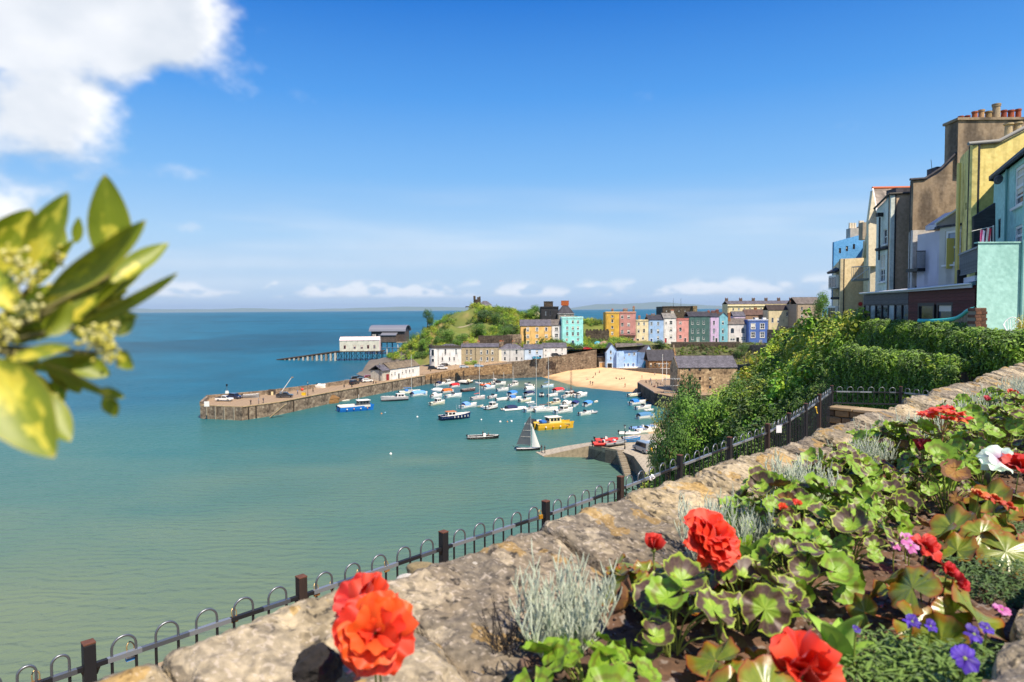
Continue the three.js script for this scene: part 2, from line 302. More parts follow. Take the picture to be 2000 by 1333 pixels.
// ---------------------------------------------------------------- stone pier, quay, inner quay, slipway
const xd = (p) => [p.x, -p.z];
const deckY = 3.9;
const pierNear = [[391, 818], [472, 822], [545, 811], [640, 790], [760, 766], [830, 752], [905, 743]].map(([a, b]) => xd(W(a, b, 0)));
const pierFar = [[403, 781, deckY], [520, 771, deckY], [640, 756, deckY], [740, 741, deckY], [800, 731, 4.2]].map(([a, b, y]) => xd(W(a, b, y)));
{
  const back = [...pierFar].reverse(), plan = [...pierNear.slice(0, 6), [-42, 322], ...back];
  const pier = thing('stone_pier', 'long curved stone pier with paved deck reaching into the harbour', 'pier');
  mesh('masonry', slab(plan, -2, deckY), M.rubble, pier);
  mesh('deck', slab(plan.map(([x, d], i) => [x, d]), deckY + 0.004, deckY + 0.05), M.paving, pier);
  // raised kerb stones along the harbour edge
  for (let i = 0; i < 5; i++) {
    const a = pierNear[i], b = pierNear[i + 1], l = Math.hypot(b[0] - a[0], b[1] - a[1]), n = Math.max(3, Math.round(l / 3.2));
    for (let k = 0; k < n; k++) { const t = (k + 0.5) / n, x = lerp(a[0], b[0], t), d = lerp(a[1], b[1], t); mesh('kerb_stone', box(l / n - 0.04, 0.24, 0.7, x, deckY + 0.14, -d - 0.36, Math.atan2(b[1] - a[1], b[0] - a[0])), mat([0xc8ab80, 0xc2a67e, 0xcdb48a][k % 3], 0.9, { tex: 'speck' }), pier); }
  }
  // pale timber fenders on the end wall, dark ones along the side
  const fender = (x, d, ang, m) => mesh('fender_post', box(0.34, deckY + 0.2, 0.3, x, deckY / 2 - 0.2, -d + 0.2, ang), m, pier);
  for (const t of [0.17, 0.38, 0.60, 0.83]) fender(lerp(pierNear[0][0], pierNear[1][0], t), lerp(pierNear[0][1], pierNear[1][1], t), 0, mat(0xb9ad98, 0.9, { tex: 'wood' }));
  for (const [i, t] of [[1, 0.18], [1, 0.38], [2, 0.28], [3, 0.46], [4, 0.08], [4, 0.62], [4, 0.9], [5, 0.16], [5, 0.42], [5, 0.8]]) { const a = pierNear[i], b = pierNear[i + 1]; fender(lerp(a[0], b[0], t), lerp(a[1], b[1], t), Math.atan2(b[1] - a[1], b[0] - a[0]), M.timber); }
  // seaward parapet
  for (let i = 0; i < 3; i++) { const a = pierFar[i], b = pierFar[i + 1], l = Math.hypot(b[0] - a[0], b[1] - a[1]); mesh('parapet', box(l, 1.35 + i * 0.1, 0.8, (a[0] + b[0]) / 2, deckY + 0.72, -(a[1] + b[1]) / 2, Math.atan2(b[1] - a[1], b[0] - a[0])), M.rubble, pier); }
  { const a = pierNear[0], b = pierFar[0]; mesh('parapet', box(Math.hypot(b[0] - a[0], b[1] - a[1]), 1.2, 0.8, (a[0] + b[0]) / 2 + 0.3, deckY + 0.62, -(a[1] + b[1]) / 2, Math.atan2(b[1] - a[1], b[0] - a[0])), M.rubble, pier); }
  mesh('notice_board', box(1.5, 1.5, 0.1, ...(() => { const p = W(407, 795, deckY); return [p.x, deckY + 1.0, p.z + 1.2]; })()), M.white, pier);
  // timber stair down to the water
  const st = thing('timber_stair', 'steep wooden stair slanting down the pier wall to the water', 'stairs');
  const a = W(561, 789, deckY), b = W(531, 814, 0.2); a.z += 1.0; b.z += 0.8;
  for (const o of [0, 1.1]) mesh('stringer', bar(V(a.x, a.y, a.z + o), V(b.x, b.y, b.z + o), 0.14, 5), mat(0xb39c78, 0.9), st);
  for (let k = 1; k < 13; k++) { const t = k / 13; mesh('tread', box(0.5, 0.06, 1.1, lerp(a.x, b.x, t), lerp(a.y, b.y, t), lerp(a.z, b.z, t) + 0.55), M.timber, st); }
  // rough apron of stone at the pier's bend
  const ap = W(632, 789, 0), ag = new THREE.DodecahedronGeometry(1, 3); ag.scale(5.5, 3.2, 1.6); { const p = ag.attributes.position; for (let i = 0; i < p.count; i++) { const n = 0.75 + 0.5 * fbm(p.getX(i) * 0.8, p.getY(i) * 0.8, p.getZ(i) * 0.8, 3); p.setXYZ(i, p.getX(i) * n, p.getY(i) * n, p.getZ(i) * n); } ag.computeVertexNormals(); }
  ag.rotateY(0.5).translate(ap.x, 0.4, ap.z);
  mesh('stone_apron', ag, mat(0x9c7f55, 0.95, { tex: 'rubble' }), pier);
}
const quayLine = [[-37.6, 294.6, 4.0], [-22, 313, 5.3], [0, 318.5, 6.6], [14.5, 323.5, 8.1], [27, 327, 9.7], [41, 330.5, 11.6]];
{
  const q = thing('quay_wall', 'tall dark stone quay wall climbing along the harbour to the beach', 'wall');
  const plan = [...quayLine.map(([x, d]) => [x, d]), [43, 345], [-44, 345], [-48, 318]];
  mesh('masonry', slab(plan, -2, [...quayLine.map((p) => p[2]), 12, 5.6, 4.2]), mat(0x8c8477, 0.95, { tex: 'rubble' }), q);
  for (let i = 0; i < quayLine.length - 1; i++) {
    const a = quayLine[i], b = quayLine[i + 1], pl = [[a[0], a[1] - 0.06], [b[0], b[1] - 0.06], [b[0], b[1] + 0.5], [a[0], a[1] + 0.5]], h = i < 2 ? 0.35 : 0.95;
    mesh('parapet', slab(pl, 2, [a[2] + h, b[2] + h, b[2] + h, a[2] + h]), mat(i < 2 ? 0xb59c78 : 0x8f8678, 0.95, { tex: 'rubble' }), q);
  }
  for (const [px, y] of [[852, 5], [906, 5.6]]) { const p = W(px, 748, 0); mesh('fender_post', box(0.5, y, 0.5, p.x, y / 2 - 0.3, p.z + 0.4), M.timber, q); }
}
structure('quay_road', slab([[-46, 306], [-38.5, 297], [-22.3, 314.2], [0, 319.6], [14.5, 324.7], [27, 328.1], [41, 331.6], [43, 346], [-44, 346]], 0, [4.3, 4.06, 5.36, 6.66, 8.16, 9.76, 11.66, 12.1, 5.7]), M.paving, 'paved road on top of the quay');
{
  const iq = thing('inner_quay', 'small dark stone quay jutting onto the beach beside the warehouse', 'quay');
  const A = xd(W(1245, 769, 0)), B = xd(W(1278, 792, 0)), Cc = xd(W(1310, 800, 0));
  const plan = [A, B, Cc, [Cc[0] + 16, Cc[1] + 4], [A[0] + 24, A[1] + 14], [A[0] + 3, A[1] + 10]];
  mesh('masonry', slab(plan, -1, 4.1), M.rubbleDark, iq);
  mesh('deck', slab(plan.map(([x, d], i) => [x + (i < 3 ? 0.25 : 0), d + (i < 3 ? 0.3 : 0)]), 4.104, 4.14), M.paving, iq);
  mesh('kerb', slab([A, B, [B[0] + 0.5, B[1] + 0.5], [A[0] + 0.5, A[1] + 0.6]], 4.0, 4.4), mat(0xb39a88, 0.9, { tex: 'speck' }), iq);
}
const slipDeck = 3.0;
{
  const s = thing('slipway', 'curved stone slipway ramp running down into the near harbour', 'slipway');
  const lip = xd(W(1046, 884, 0)), lip2 = xd(W(1062, 893, 0));
  const w1 = xd(W(1150, 873, 2.35)), w2 = xd(W(1182, 876, slipDeck)), w3 = xd(W(1214, 882, slipDeck)), w4 = xd(W(1238, 892, slipDeck)), w5 = xd(W(1262, 925, slipDeck)), w6 = xd(W(1284, 975, slipDeck));
  const f1 = xd(W(1110, 871, 1.35)), f2 = xd(W(1182, 860, slipDeck)), f3 = xd(W(1236, 850, slipDeck)), f4 = [f3[0] + 22, f3[1] + 6], f5 = [w6[0] + 20, w6[1]];
  const plan = [lip2, w1, w2, w3, w4, w5, w6, f5, f4, f3, f2, f1, lip], tops = [0.06, 2.35, 3, 3, 3, 3, 3, 3, 3, 3, 3, 1.35, 0.06];
  mesh('masonry', slab(plan, -2, tops), mat(0x8d8371, 0.95, { tex: 'rubble' }), s);
  mesh('ramp_surface', slab(plan.map(([x, d]) => [x, d]), -1, tops.map((t) => t + 0.02)), mat(0xc4b8a2, 0.9, { tex: 'speck' }), s);
  for (const [a, b, ya, yb] of [[lip2, w1, 0.06, 2.35], [w1, w2, 2.35, 3], [w2, w3, 3, 3]]) mesh('kerb', slab([[a[0], a[1] - 0.02], [b[0], b[1] - 0.02], [b[0] + 0.1, b[1] + 0.45], [a[0] + 0.1, a[1] + 0.45]], ya - 0.3, [ya + 0.16, yb + 0.16, yb + 0.16, ya + 0.16]), mat(0xbba88a, 0.9, { tex: 'speck' }), s);
  const hs = thing('harbour_steps', 'narrow stone steps cut down the slipway wall to the water', 'steps');
  const a = W(1213, 881, slipDeck), b = W(1229, 930, 0);
  for (let k = 0; k < 14; k++) { const t = k / 14; mesh('step', box(1.7, 0.4, 0.5, lerp(a.x, b.x, t) - 0.3, lerp(slipDeck, 0, t), lerp(a.z, b.z, t) + 0.5, 0.5), mat(k % 2 ? 0xa59a86 : 0x978b78, 0.9, { tex: 'speck' }), hs); }
}
structure('boat_park', slab([[30, 156], [42, 150], [46, 185], [38, 188], [34, 170]], -1, [1.6, 3, 3, 0.0, 0.0]), mat(0xc2a883, 0.95, { tex: 'sand' }), 'sandy hard beside the slipway');

// ================================================================ BUILDINGS
// A facade stands between two plan points A and B (left to right as seen from outside); local x runs along it, z points out.
function frameOf(A, B) { const dx = B[0] - A[0], dd = B[1] - A[1]; return { turn: Math.atan2(dd, dx), len: Math.hypot(dx, dd) }; }
const ARCH = 9;
function opening(x, y, w, h, arch) {
  if (!arch) return [[x - w / 2, y], [x - w / 2, y + h], [x + w / 2, y + h], [x + w / 2, y]];
  const p = [[x - w / 2, y]], sp = y + h - w / 2; for (let i = 0; i <= ARCH; i++) { const a = Math.PI - (Math.PI * i) / ARCH; p.push([x + Math.cos(a) * w / 2, sp + Math.sin(a) * w / 2]); } p.push([x + w / 2, y]); return p;
}
// one window: frame with glazing bars (mesh), its pane and its sill as sub-parts; x, y = middle of the foot of the opening
function windowIn(parent, x, y, z, w, h, o = {}) {
  const f = o.bar ?? Math.max(0.07, w * 0.075), fm = o.frame ?? M.frame, g = [box(w, f, 0.1, x, y + f / 2, z - 0.1), box(w, f, 0.1, x, y + h - f / 2, z - 0.1), box(f, h - 2 * f, 0.1, x - w / 2 + f / 2, y + h / 2, z - 0.1), box(f, h - 2 * f, 0.1, x + w / 2 - f / 2, y + h / 2, z - 0.1)];
  if (o.sash !== false) g.push(box(w - 2 * f, f * 0.9, 0.08, x, y + h / 2, z - 0.1));
  if (o.mullion) g.push(box(f * 0.8, h - 2 * f, 0.07, x, y + h / 2, z - 0.105));
  if (o.bars) for (const q of [0.25, 0.75]) g.push(box(w - 2 * f, f * 0.5, 0.06, x, y + h * q, z - 0.1));
  const wm = mesh('window', g, fm, parent);
  const pick = hash3(Math.round(x * 37 + parent.id * 11), Math.round(y * 53), 7);
  mesh('pane', box(w - f, h - f, 0.02, x, y + h / 2, z - 0.14), o.pane ?? (pick < 0.55 ? M.glass : pick < 0.8 ? M.glassBlue : M.glassPale), wm);
  if (!o.pane && pick > 0.4 && pick < 0.72) mesh('blind', box(w - f * 1.6, h * (0.2 + 0.4 * ((pick * 7) % 1)), 0.012, x, y + h - f - h * (0.1 + 0.2 * ((pick * 7) % 1)), z - 0.122), M.blind, wm);
  if (o.sill !== false) mesh('sill', box(w + 0.24, 0.12, 0.26, x, y - 0.06, z + 0.03), o.sillMat ?? fm, wm);
  if (o.surround) mesh('surround', [box(0.16, h + 0.16, 0.06, x - w / 2 - 0.08, y + h / 2 + 0.08, z + 0.033), box(0.16, h + 0.16, 0.06, x + w / 2 + 0.08, y + h / 2 + 0.08, z + 0.033), box(w, 0.16, 0.06, x, y + h + 0.08, z + 0.033)], o.surround, wm);
  return wm;
}
function doorIn(parent, x, y, z, w, h, col, arch) {
  const d = mesh('door', box(w - 0.08, h - 0.06, 0.06, x, y + h / 2, z - 0.12), mat(col, 0.5), parent);
  mesh('door_frame', [box(0.14, h, 0.1, x - w / 2 - 0.07, y + h / 2, z + 0.052), box(0.14, h, 0.1, x + w / 2 + 0.07, y + h / 2, z + 0.052), box(w + 0.28, 0.18, 0.12, x, y + h + 0.09, z + 0.062)], M.frame, d);
  mesh('handle', new THREE.SphereGeometry(0.05, 6, 5).translate(x + w * 0.32, y + h * 0.45, z - 0.06), M.steel, d);
}
function facade(parent, len, profile, holes, m, name = 'wall') { return mesh(name, extrude(profile, 0.28, holes).translate(0, 0, -0.28), m, parent); }
function chimney(parent, x, y, z, w, h, d, pots, m = M.rubble, capM = M.concrete) {
  const c = mesh('chimney', [box(w, h, d, x, y + h / 2, z), box(w + 0.16, 0.16, d + 0.16, x, y + h + 0.08, z)], m, parent);
  for (let i = 0; i < pots; i++) mesh('chimney_pot', cyl(0.16, 0.13, 0.62, x + (pots > 1 ? (i / (pots - 1) - 0.5) * (w - 0.4) : 0), y + h + 0.16, z, 8), M.pot, c);
  return c;
}
function gableRoof(parent, w, d, y, h, m, { over = 0.3, z0 = 0, along = 'x', cx = 0 } = {}) {   // ridge along x; the front eave at z0, back at z0 - d
  const t = 0.16, run = d / 2 + over, sl = Math.hypot(run, h), a = Math.atan2(h, run);
  if (along === 'x') {
    const g = [];
    for (const s of [1, -1]) { const b = box(w + 0.3, t, sl, 0, 0, 0); b.rotateX(s * a).translate(cx, y + h / 2, z0 - d / 2 + s * run / 2); g.push(b); }
    const r = mesh('roof', g, m, parent);
    mesh('ridge_tiles', box(w + 0.34, 0.2, 0.34, cx, y + h + 0.1, z0 - d / 2), M.slateBrown, r);
    return r;
  }
  const runx = w / 2 + over, slx = Math.hypot(runx, h), ax = Math.atan2(h, runx), g = [];
  for (const s of [1, -1]) { const b = box(slx, t, d + 0.3, 0, 0, 0); b.rotateZ(-s * ax).translate(cx + s * runx / 2, y + h / 2, z0 - d / 2); g.push(b); }
  return mesh('roof', g, m, parent);
}
// a house facing the camera side: everything given in photo pixels at depth D
function house(s) {
  const k = s.D / F, base = P((s.x0 + s.x1) / 2, s.yb, s.D), w = (s.x1 - s.x0) * k, h = (s.yb - s.yt) * k, dep = s.deep ?? 8, mid = (s.x0 + s.x1) / 2;
  const t = thing(s.name ?? 'town_house', s.label, s.cat ?? 'house', base, s.turn ?? 0, s.group);
  const wm = s.m ?? mat(s.col, 0.85, { tex: 'plaster' }), X = (px) => (px - mid) * k, Y = (py) => (s.yb - py) * k, holes = [], wins = [], foot = s.foot ?? 3;
  for (const wd of s.win ?? []) for (const px of wd.c) for (const [y0, y1] of wd.r) wins.push({ x: X(px), y: Y(y1), w: (wd.w ?? 5) * k, h: (y1 - y0) * k, o: wd });
  for (const q of wins) holes.push(opening(q.x, q.y, q.w, q.h, q.o.arch));
  for (const d of s.doors ?? []) holes.push(opening(X(d.x), 0.02, d.w ?? 1.05, d.h ?? 2.2));
  const prof = s.gable ? [[-w / 2, -foot], [w / 2, -foot], [w / 2, h], [0, h + s.gable * k], [-w / 2, h]] : [[-w / 2, -foot], [w / 2, -foot], [w / 2, h], [-w / 2, h]];
  facade(t, w, prof, holes, wm);
  const bodyH = h + foot - 0.01;
  mesh('side_walls', s.gable ? extrude([[-w / 2 + 0.004, -foot], [w / 2 - 0.004, -foot], [w / 2 - 0.004, h - 0.01], [0, h + s.gable * k - 0.02], [-w / 2 + 0.004, h - 0.01]], dep - 0.29).translate(0, 0, -dep) : box(w - 0.008, bodyH, dep - 0.29, 0, bodyH / 2 - foot, -0.285 - (dep - 0.29) / 2), s.side ? mat(s.side, 0.9, { tex: 'plaster' }) : wm, t);
  for (const q of wins) windowIn(t, q.x, q.y, 0, q.w, q.h, { ...q.o, sill: q.o.arch ? false : q.o.sill });
  for (const d of s.doors ?? []) doorIn(t, X(d.x), 0.02, 0, d.w ?? 1.05, d.h ?? 2.2, d.col ?? 0x2a2d33);
  const rm = s.rm ?? M.slate;
  if (s.roof === 'gable') gableRoof(t, w, dep, h, (s.rh ?? 8) * k, rm);
  if (s.gable) gableRoof(t, w, dep, h, s.gable * k, rm, { along: 'z', over: 0.25, z0: 0.2 });
  if (s.roof === 'hip') {
    const rh = (s.rh ?? 8) * k, q = Math.min(w * 0.35, dep * 0.5), g = new THREE.BufferGeometry(), e = 0.3, x0 = -w / 2 - e, x1 = w / 2 + e, z0 = e, z1 = -dep - e, zm = -dep / 2;
    const a = [x0, h, z0], b = [x1, h, z0], c = [x1, h, z1], d = [x0, h, z1], r0 = [x0 + q + e, h + rh, zm], r1 = [x1 - q - e, h + rh, zm];
    const tris = [a, b, r1, a, r1, r0, b, c, r1, c, d, r0, c, r0, r1, d, a, r0];
    g.setAttribute('position', new THREE.Float32BufferAttribute(tris.flat(), 3)); g.setAttribute('uv', new THREE.Float32BufferAttribute(tris.flatMap((p) => [p[0], p[2] + p[1]]), 2)); g.computeVertexNormals();
    mesh('roof', g, rm, t); mesh('eaves', box(w + 2 * e, 0.14, dep + 2 * e, 0, h - 0.08, -dep / 2), M.frame, t);
  }
  if (s.roof === 'flat') mesh('roof', box(w - 0.5, 0.1, dep - 0.5, 0, h - 0.25, -dep / 2), rm, t);
  if (s.parapet !== false && (s.roof === 'flat' || s.parapet)) mesh('parapet', [box(w + 0.24, 0.3, 0.5, 0, h + 0.14, -0.1), box(w + 0.4, 0.12, 0.7, 0, h - 0.5, -0.1)], s.trim ? mat(s.trim, 0.8) : wm, t);
  for (const c of s.chim ?? []) chimney(t, X(c.x), h + (c.up ?? 0) * k, -(c.z ?? dep / 2), (c.w ?? 5) * k, (c.h ?? 6) * k, c.d ?? 0.9, c.pots ?? 3, c.m ?? M.rubble);
  for (const px of s.pipe ?? [s.x0 + 1.1]) mesh('drainpipe', cyl(0.07, 0.07, h - 0.3, X(px), 0.1, 0.1, 6), M.iron, t);
  if (s.extra) s.extra(t, X, Y, k, h, w);
  return t;
}
const C3 = (a, b, n) => Array.from({ length: n }, (_, i) => lerp(a, b, i / (n - 1)));
// ---------------------------------------------------------------- front row on the quay
const dq = 322;
house({ name: 'harbour_house', label: 'white harbour house with rounded corner and dark battlemented parapet on the quay', x0: 850, x1: 901, yb: 721, yt: 680, D: dq, deep: 10, col: 0xf1efe9, roof: 'hip', rh: 7,
  win: [{ c: [870, 891], r: [[682, 693]], w: 3.4, bars: true }, { c: [864, 878, 887], r: [[698, 705]], w: 3 }, { c: [860, 890], r: [[712, 717]], w: 3.2 }], doors: [{ x: 873 }], pipe: [856], chim: [{ x: 906, h: 9, w: 4, pots: 2 }],
  extra: (t, X, Y, k, h) => {
    const r = 11.2 * k, cx = X(850) - 0.3, cz = -r + 0.2;
    const tower = mesh('round_corner', cyl(r, r, h + 3, cx, -3, cz, 28), mat(0xf1efe9, 0.85, { tex: 'plaster' }), t);
    for (const [a, y0, y1, w] of [[-1.05, 683, 695, 1.1], [-0.28, 683, 695, 1.2], [-0.28, 701, 707, 1.2]]) {
      const g = new THREE.Group(); g.name = 'window_bay'; t.add(g); g.position.set(cx + Math.sin(a) * r, 0, cz + Math.cos(a) * r); g.rotation.y = a;
      mesh('window', [box(w + 0.25, (y1 - y0) * k + 0.2, 0.16, 0, (Y(y0) + Y(y1)) / 2, 0)], M.frame, g); mesh('pane', box(w - 0.1, (y1 - y0) * k - 0.1, 0.05, 0, (Y(y0) + Y(y1)) / 2, 0.075), M.glass, g);
    }
    mesh('parapet', [cyl(r + 0.25, r + 0.25, 1.1, cx, h - 0.1, cz, 28), box(X(901) - X(850), 1.1, 0.6, 0, h + 0.45, 0.05)], mat(0x5a544c, 0.95, { tex: 'speck' }), t);
    for (let i = 0; i < 16; i++) mesh('merlon', box(0.42, 0.5, 0.55, X(851 + i * 3.25), h + 1.25, 0.05), mat(0x5a544c, 0.95, { tex: 'speck' }), t);
    for (let i = 0; i < 9; i++) { const a = -2.4 + i * 0.32; mesh('merlon', box(0.5, 0.5, 0.4, cx + Math.sin(a) * r, h + 1.25, cz + Math.cos(a) * r, a), mat(0x5a544c, 0.95, { tex: 'speck' }), t); }
    for (let i = 0; i < 9; i++) mesh('stair_tread', box(0.5, 0.12, 1.2, X(874) + i * 0.42, 2.6 - i * 0.28, 0.9), M.iron, t);
    mesh('stair_landing', box(2.6, 0.16, 1.5, X(868), 2.7, 0.9), M.iron, t);
  } });
house({ label: 'big beige stone terrace house on the quay beside the white rounded house', x0: 901, x1: 974, yb: 716, yt: 678, D: dq + 1, deep: 9, m: mat(0xc4b291, 0.9, { tex: 'speck' }), roof: 'gable', rh: 6, chim: [{ x: 912, h: 9, pots: 2 }, { x: 934, h: 9 }, { x: 978, h: 9 }],
  win: [{ c: [912, 920], r: [[683, 692], [697, 704]], w: 3 }, { c: [940, 952, 962], r: [[684, 692], [698, 705]], w: 3.6, surround: mat(0xd8cdb6, 0.8) }], doors: [{ x: 951, col: 0x2d4150 }], pipe: [929] });
house({ label: 'pale grey quay house with hipped slate roof and cream corner stones', x0: 974, x1: 1023, yb: 709, yt: 682, D: dq + 2, col: 0xdbd8d2, roof: 'hip', rh: 10, chim: [{ x: 981, h: 13, pots: 2 }, { x: 1003, h: 13, pots: 2 }], win: [{ c: [986, 1009], r: [[684, 692], [698, 704]], w: 4 }, { c: [1019], r: [[698, 703]], w: 3.2 }], pipe: [996],
  extra: (t, X, Y, k, h) => { mesh('quoins', [box(1.1, h, 0.1, X(977), h / 2, 0.051)], mat(0xe6d9bb, 0.85), t); } });
house({ label: 'pale blue low house on the quay road with slate roof', x0: 1023, x1: 1060, yb: 704, yt: 682, D: dq + 4, col: 0xcfe0f2, roof: 'gable', rh: 8, win: [{ c: [1035, 1049], r: [[684, 691]], w: 4.4, mullion: true }, { c: [1042], r: [[696, 701]], w: 3.4 }], doors: [{ x: 1055, col: 0x223c58 }] });
house({ label: 'long white low building at the top of the quay road', x0: 1060, x1: 1107, yb: 700, yt: 679, D: dq + 6, col: 0xf0ece6, roof: 'gable', rh: 8, win: [{ c: [1066, 1086], r: [[682, 686], [692, 696]], w: 3.2 }, { c: [1098], r: [[681, 685], [690, 693]], w: 3 }], doors: [{ x: 1062, col: 0x584a3a }] });
house({ label: 'tall apricot house with ivy stem and three rows of white windows', x0: 1016, x1: 1077, yb: 676, yt: 637, D: 345, deep: 11, col: 0xf2c378, side: 0x9b8467, roof: 'gable', rh: 12, win: [{ c: [1031, 1049, 1067], r: [[640, 647], [654, 660], [666, 672]], w: 4.4, surround: M.frame, mullion: true }], doors: [{ x: 1049.5, col: 0x24344a, h: 1.6 }],
  extra: (t, X, Y, k) => { const g = []; const r = rng(5); for (let i = 0; i < 160; i++) g.push(box(0.35, 0.3, 0.12, X(1025.5) + (r() - 0.5) * 0.9, r() * 9, 0.12 + r() * 0.2, r() * 3, r() * 3)); mesh('climbing_stem', g, mat(0x4d4a2c, 0.95), t).userData.kind = 'stuff'; } });
house({ label: 'narrow white house squeezed between the apricot and turquoise houses', x0: 1077, x1: 1097, yb: 675, yt: 636, D: 345.4, deep: 11, col: 0xefebe6, roof: 'gable', rh: 11, rm: M.slateBrown, win: [{ c: [1087], r: [[640, 647], [652, 659]], w: 6.4, mullion: true, surround: M.frame }, { c: [1088], r: [[664, 668]], w: 2.5 }], doors: [{ x: 1082, h: 1.9 }, { x: 1093, h: 1.9, col: 0x5d5064 }] });
house({ label: 'tall bright turquoise four storey house standing by the sea gap', x0: 1097, x1: 1139, yb: 674, yt: 620, D: 344, deep: 11, col: 0xa5f0ea, roof: 'flat', trim: 0xd8f6f2, win: [{ c: [1108, 1119, 1129], r: [[626, 632], [638, 644], [649, 656]], w: 4.4, mullion: true }, { c: [1107, 1129], r: [[661, 666]], w: 4.6 }], doors: [{ x: 1119, col: 0x1d3a66 }] });
// ---------------------------------------------------------------- museum group on the hill's shoulder
house({ name: 'museum_block', label: 'dark slate hung museum block on the hill behind the apricot house', cat: 'building', x0: 1056, x1: 1091, yb: 630, yt: 600, D: 372, deep: 12, m: mat(0x3b3c42, 0.8, { tex: 'slate' }), roof: 'flat', rm: M.slateDark, win: [{ c: [1066, 1075], r: [[608, 617]], w: 2.4, frame: M.slate }],
  extra: (t, X, Y, k, h) => { mesh('upper_storey', box(17 * k, 10 * k, 6, X(1072), h + 5 * k, -4), M.rubbleDark, t); mesh('upper_storey_roof', box(18 * k, 0.3, 6.4, X(1072), h + 10 * k + 0.16, -4), M.slateDark, t); } });
house({ name: 'museum_house', label: 'grey slate roofed house with a long orange brick chimney above the turquoise house', cat: 'building', x0: 1090, x1: 1121, yb: 630, yt: 613, D: 368, deep: 10, m: mat(0xa39c92, 0.9, { tex: 'speck' }), roof: 'hip', rh: 17, rm: M.slateDark, win: [{ c: [1104, 1115], r: [[615, 619]], w: 3 }], chim: [{ x: 1105, w: 15, h: 9, up: 16, pots: 0, d: 1.4, m: mat(0xc4652f, 0.9, { tex: 'speck' }) }] });
house({ name: 'cottage', label: 'cream gabled cottage half hidden by hill shrubs', x0: 1034, x1: 1056, yb: 634, yt: 611, D: 400, col: 0xe9e0bf, gable: 11, rm: M.slateBrown, win: [{ c: [1041], r: [[614, 619]], w: 3 }] });
house({ name: 'hilltop_cottage', label: 'small white cottage with slate roof beside the ruined tower', x0: 934, x1: 960, yb: 603, yt: 596, D: 398, deep: 6, col: 0xeae7df, roof: 'hip', rh: 8, win: [{ c: [944, 953], r: [[598, 601]], w: 2.4 }] });
{
  const p = P(932, 606, 396), t = thing('ruined_tower', 'ruined stone castle tower with broken battlements on the hilltop', 'tower', p);
  const k = 396 / F, w = 14.5 * k, h = 28 * k;
  mesh('tower_shaft', [cyl(w / 2 * 1.05, w / 2 * 0.98, h * 0.86, 0, -1, 0, 18)], M.rubbleDark, t);
  mesh('broken_wall', [box(w * 0.3, h * 0.25, 0.8, -w * 0.34, h * 0.86, w * 0.2), box(w * 0.24, h * 0.22, 0.8, w * 0.36, h * 0.83, w * 0.22), box(w * 0.2, h * 0.2, 0.8, w * 0.1, h * 0.8, -w * 0.3)], M.rubbleDark, t).userData.kind = 'stuff';
  mesh('stair_turret', cyl(w * 0.2, w * 0.19, h * 0.66, w * 0.08, -1, w * 0.48, 12), mat(0x9a8b74, 0.95, { tex: 'rubble' }), t);
  mesh('wall_stub', [box(w * 1.5, h * 0.22, 1, 0.5, h * 0.08, w * 0.55)], M.rubble, t);
  const b = thing('hilltop_bench', 'dark bench silhouette on the hill crest near the tower', 'bench', P(913, 602, 394));
  mesh('seat', box(2.4, 0.1, 0.5, 0, 0.45, 0), M.timber, b); mesh('backrest', box(2.4, 0.5, 0.08, 0, 0.8, -0.25), M.timber, b); for (const x of [-1, 1]) mesh('leg', box(0.12, 0.45, 0.5, x, 0.22, 0), M.timber, b);
}
{ // garden walls on the hill above the quay houses
  const a = thing('garden_wall', 'dark stone garden wall on the hillside above the quay roofs', 'wall', P(968, 676, 338)); mesh('masonry', box(17, 6, 0.8, 0, 2.2, 0), M.rubbleDark, a);
  const b = thing('garden_wall', 'grey stone garden wall beside the apricot house gable', 'wall', P(1004, 674, 341)); mesh('masonry', box(7.5, 6.2, 0.8, 0, 2.1, 0, 0.1), M.rubble, b);
}
{ // old sea gate wall and turquoise canopy near the turquoise house
  const t = thing('sea_gate_wall', 'dark battlemented old wall between the turquoise and yellow houses', 'wall', P(1166, 690, 362));
  mesh('masonry', box(12.5, 12, 1.2, 0.2, 6, 0), M.rubbleDark, t); for (let i = 0; i < 7; i++) mesh('merlon', box(0.9, 0.8, 1.2, -5.2 + i * 1.8, 12.3, 0), M.rubbleDark, t);
  const c = thing('domed_kiosk', 'round blue domed kiosk in front of the old dark wall', 'kiosk', P(1167, 682, 350));
  mesh('dome', new THREE.SphereGeometry(2.0, 18, 9, 0, 6.3, 0, 1.57).scale(1, 0.85, 1).translate(0, 2.3, 0), mat(0x58a2b8, 0.5), c); mesh('drum', cyl(1.9, 1.9, 2.3, 0, 0, 0, 18), mat(0x4f8ea2, 0.6), c);
  house({ name: 'beach_kiosk', label: 'small cream tiled kiosk at the foot of the yellow house', x0: 1172, x1: 1190, yb: 684, yt: 672, D: 345, deep: 5, col: 0xefd6ae, roof: 'hip', rh: 5, rm: mat(0xc9a189, 0.85, { tex: 'slate' }), win: [{ c: [1181], r: [[675, 680]], w: 4 }] });
}
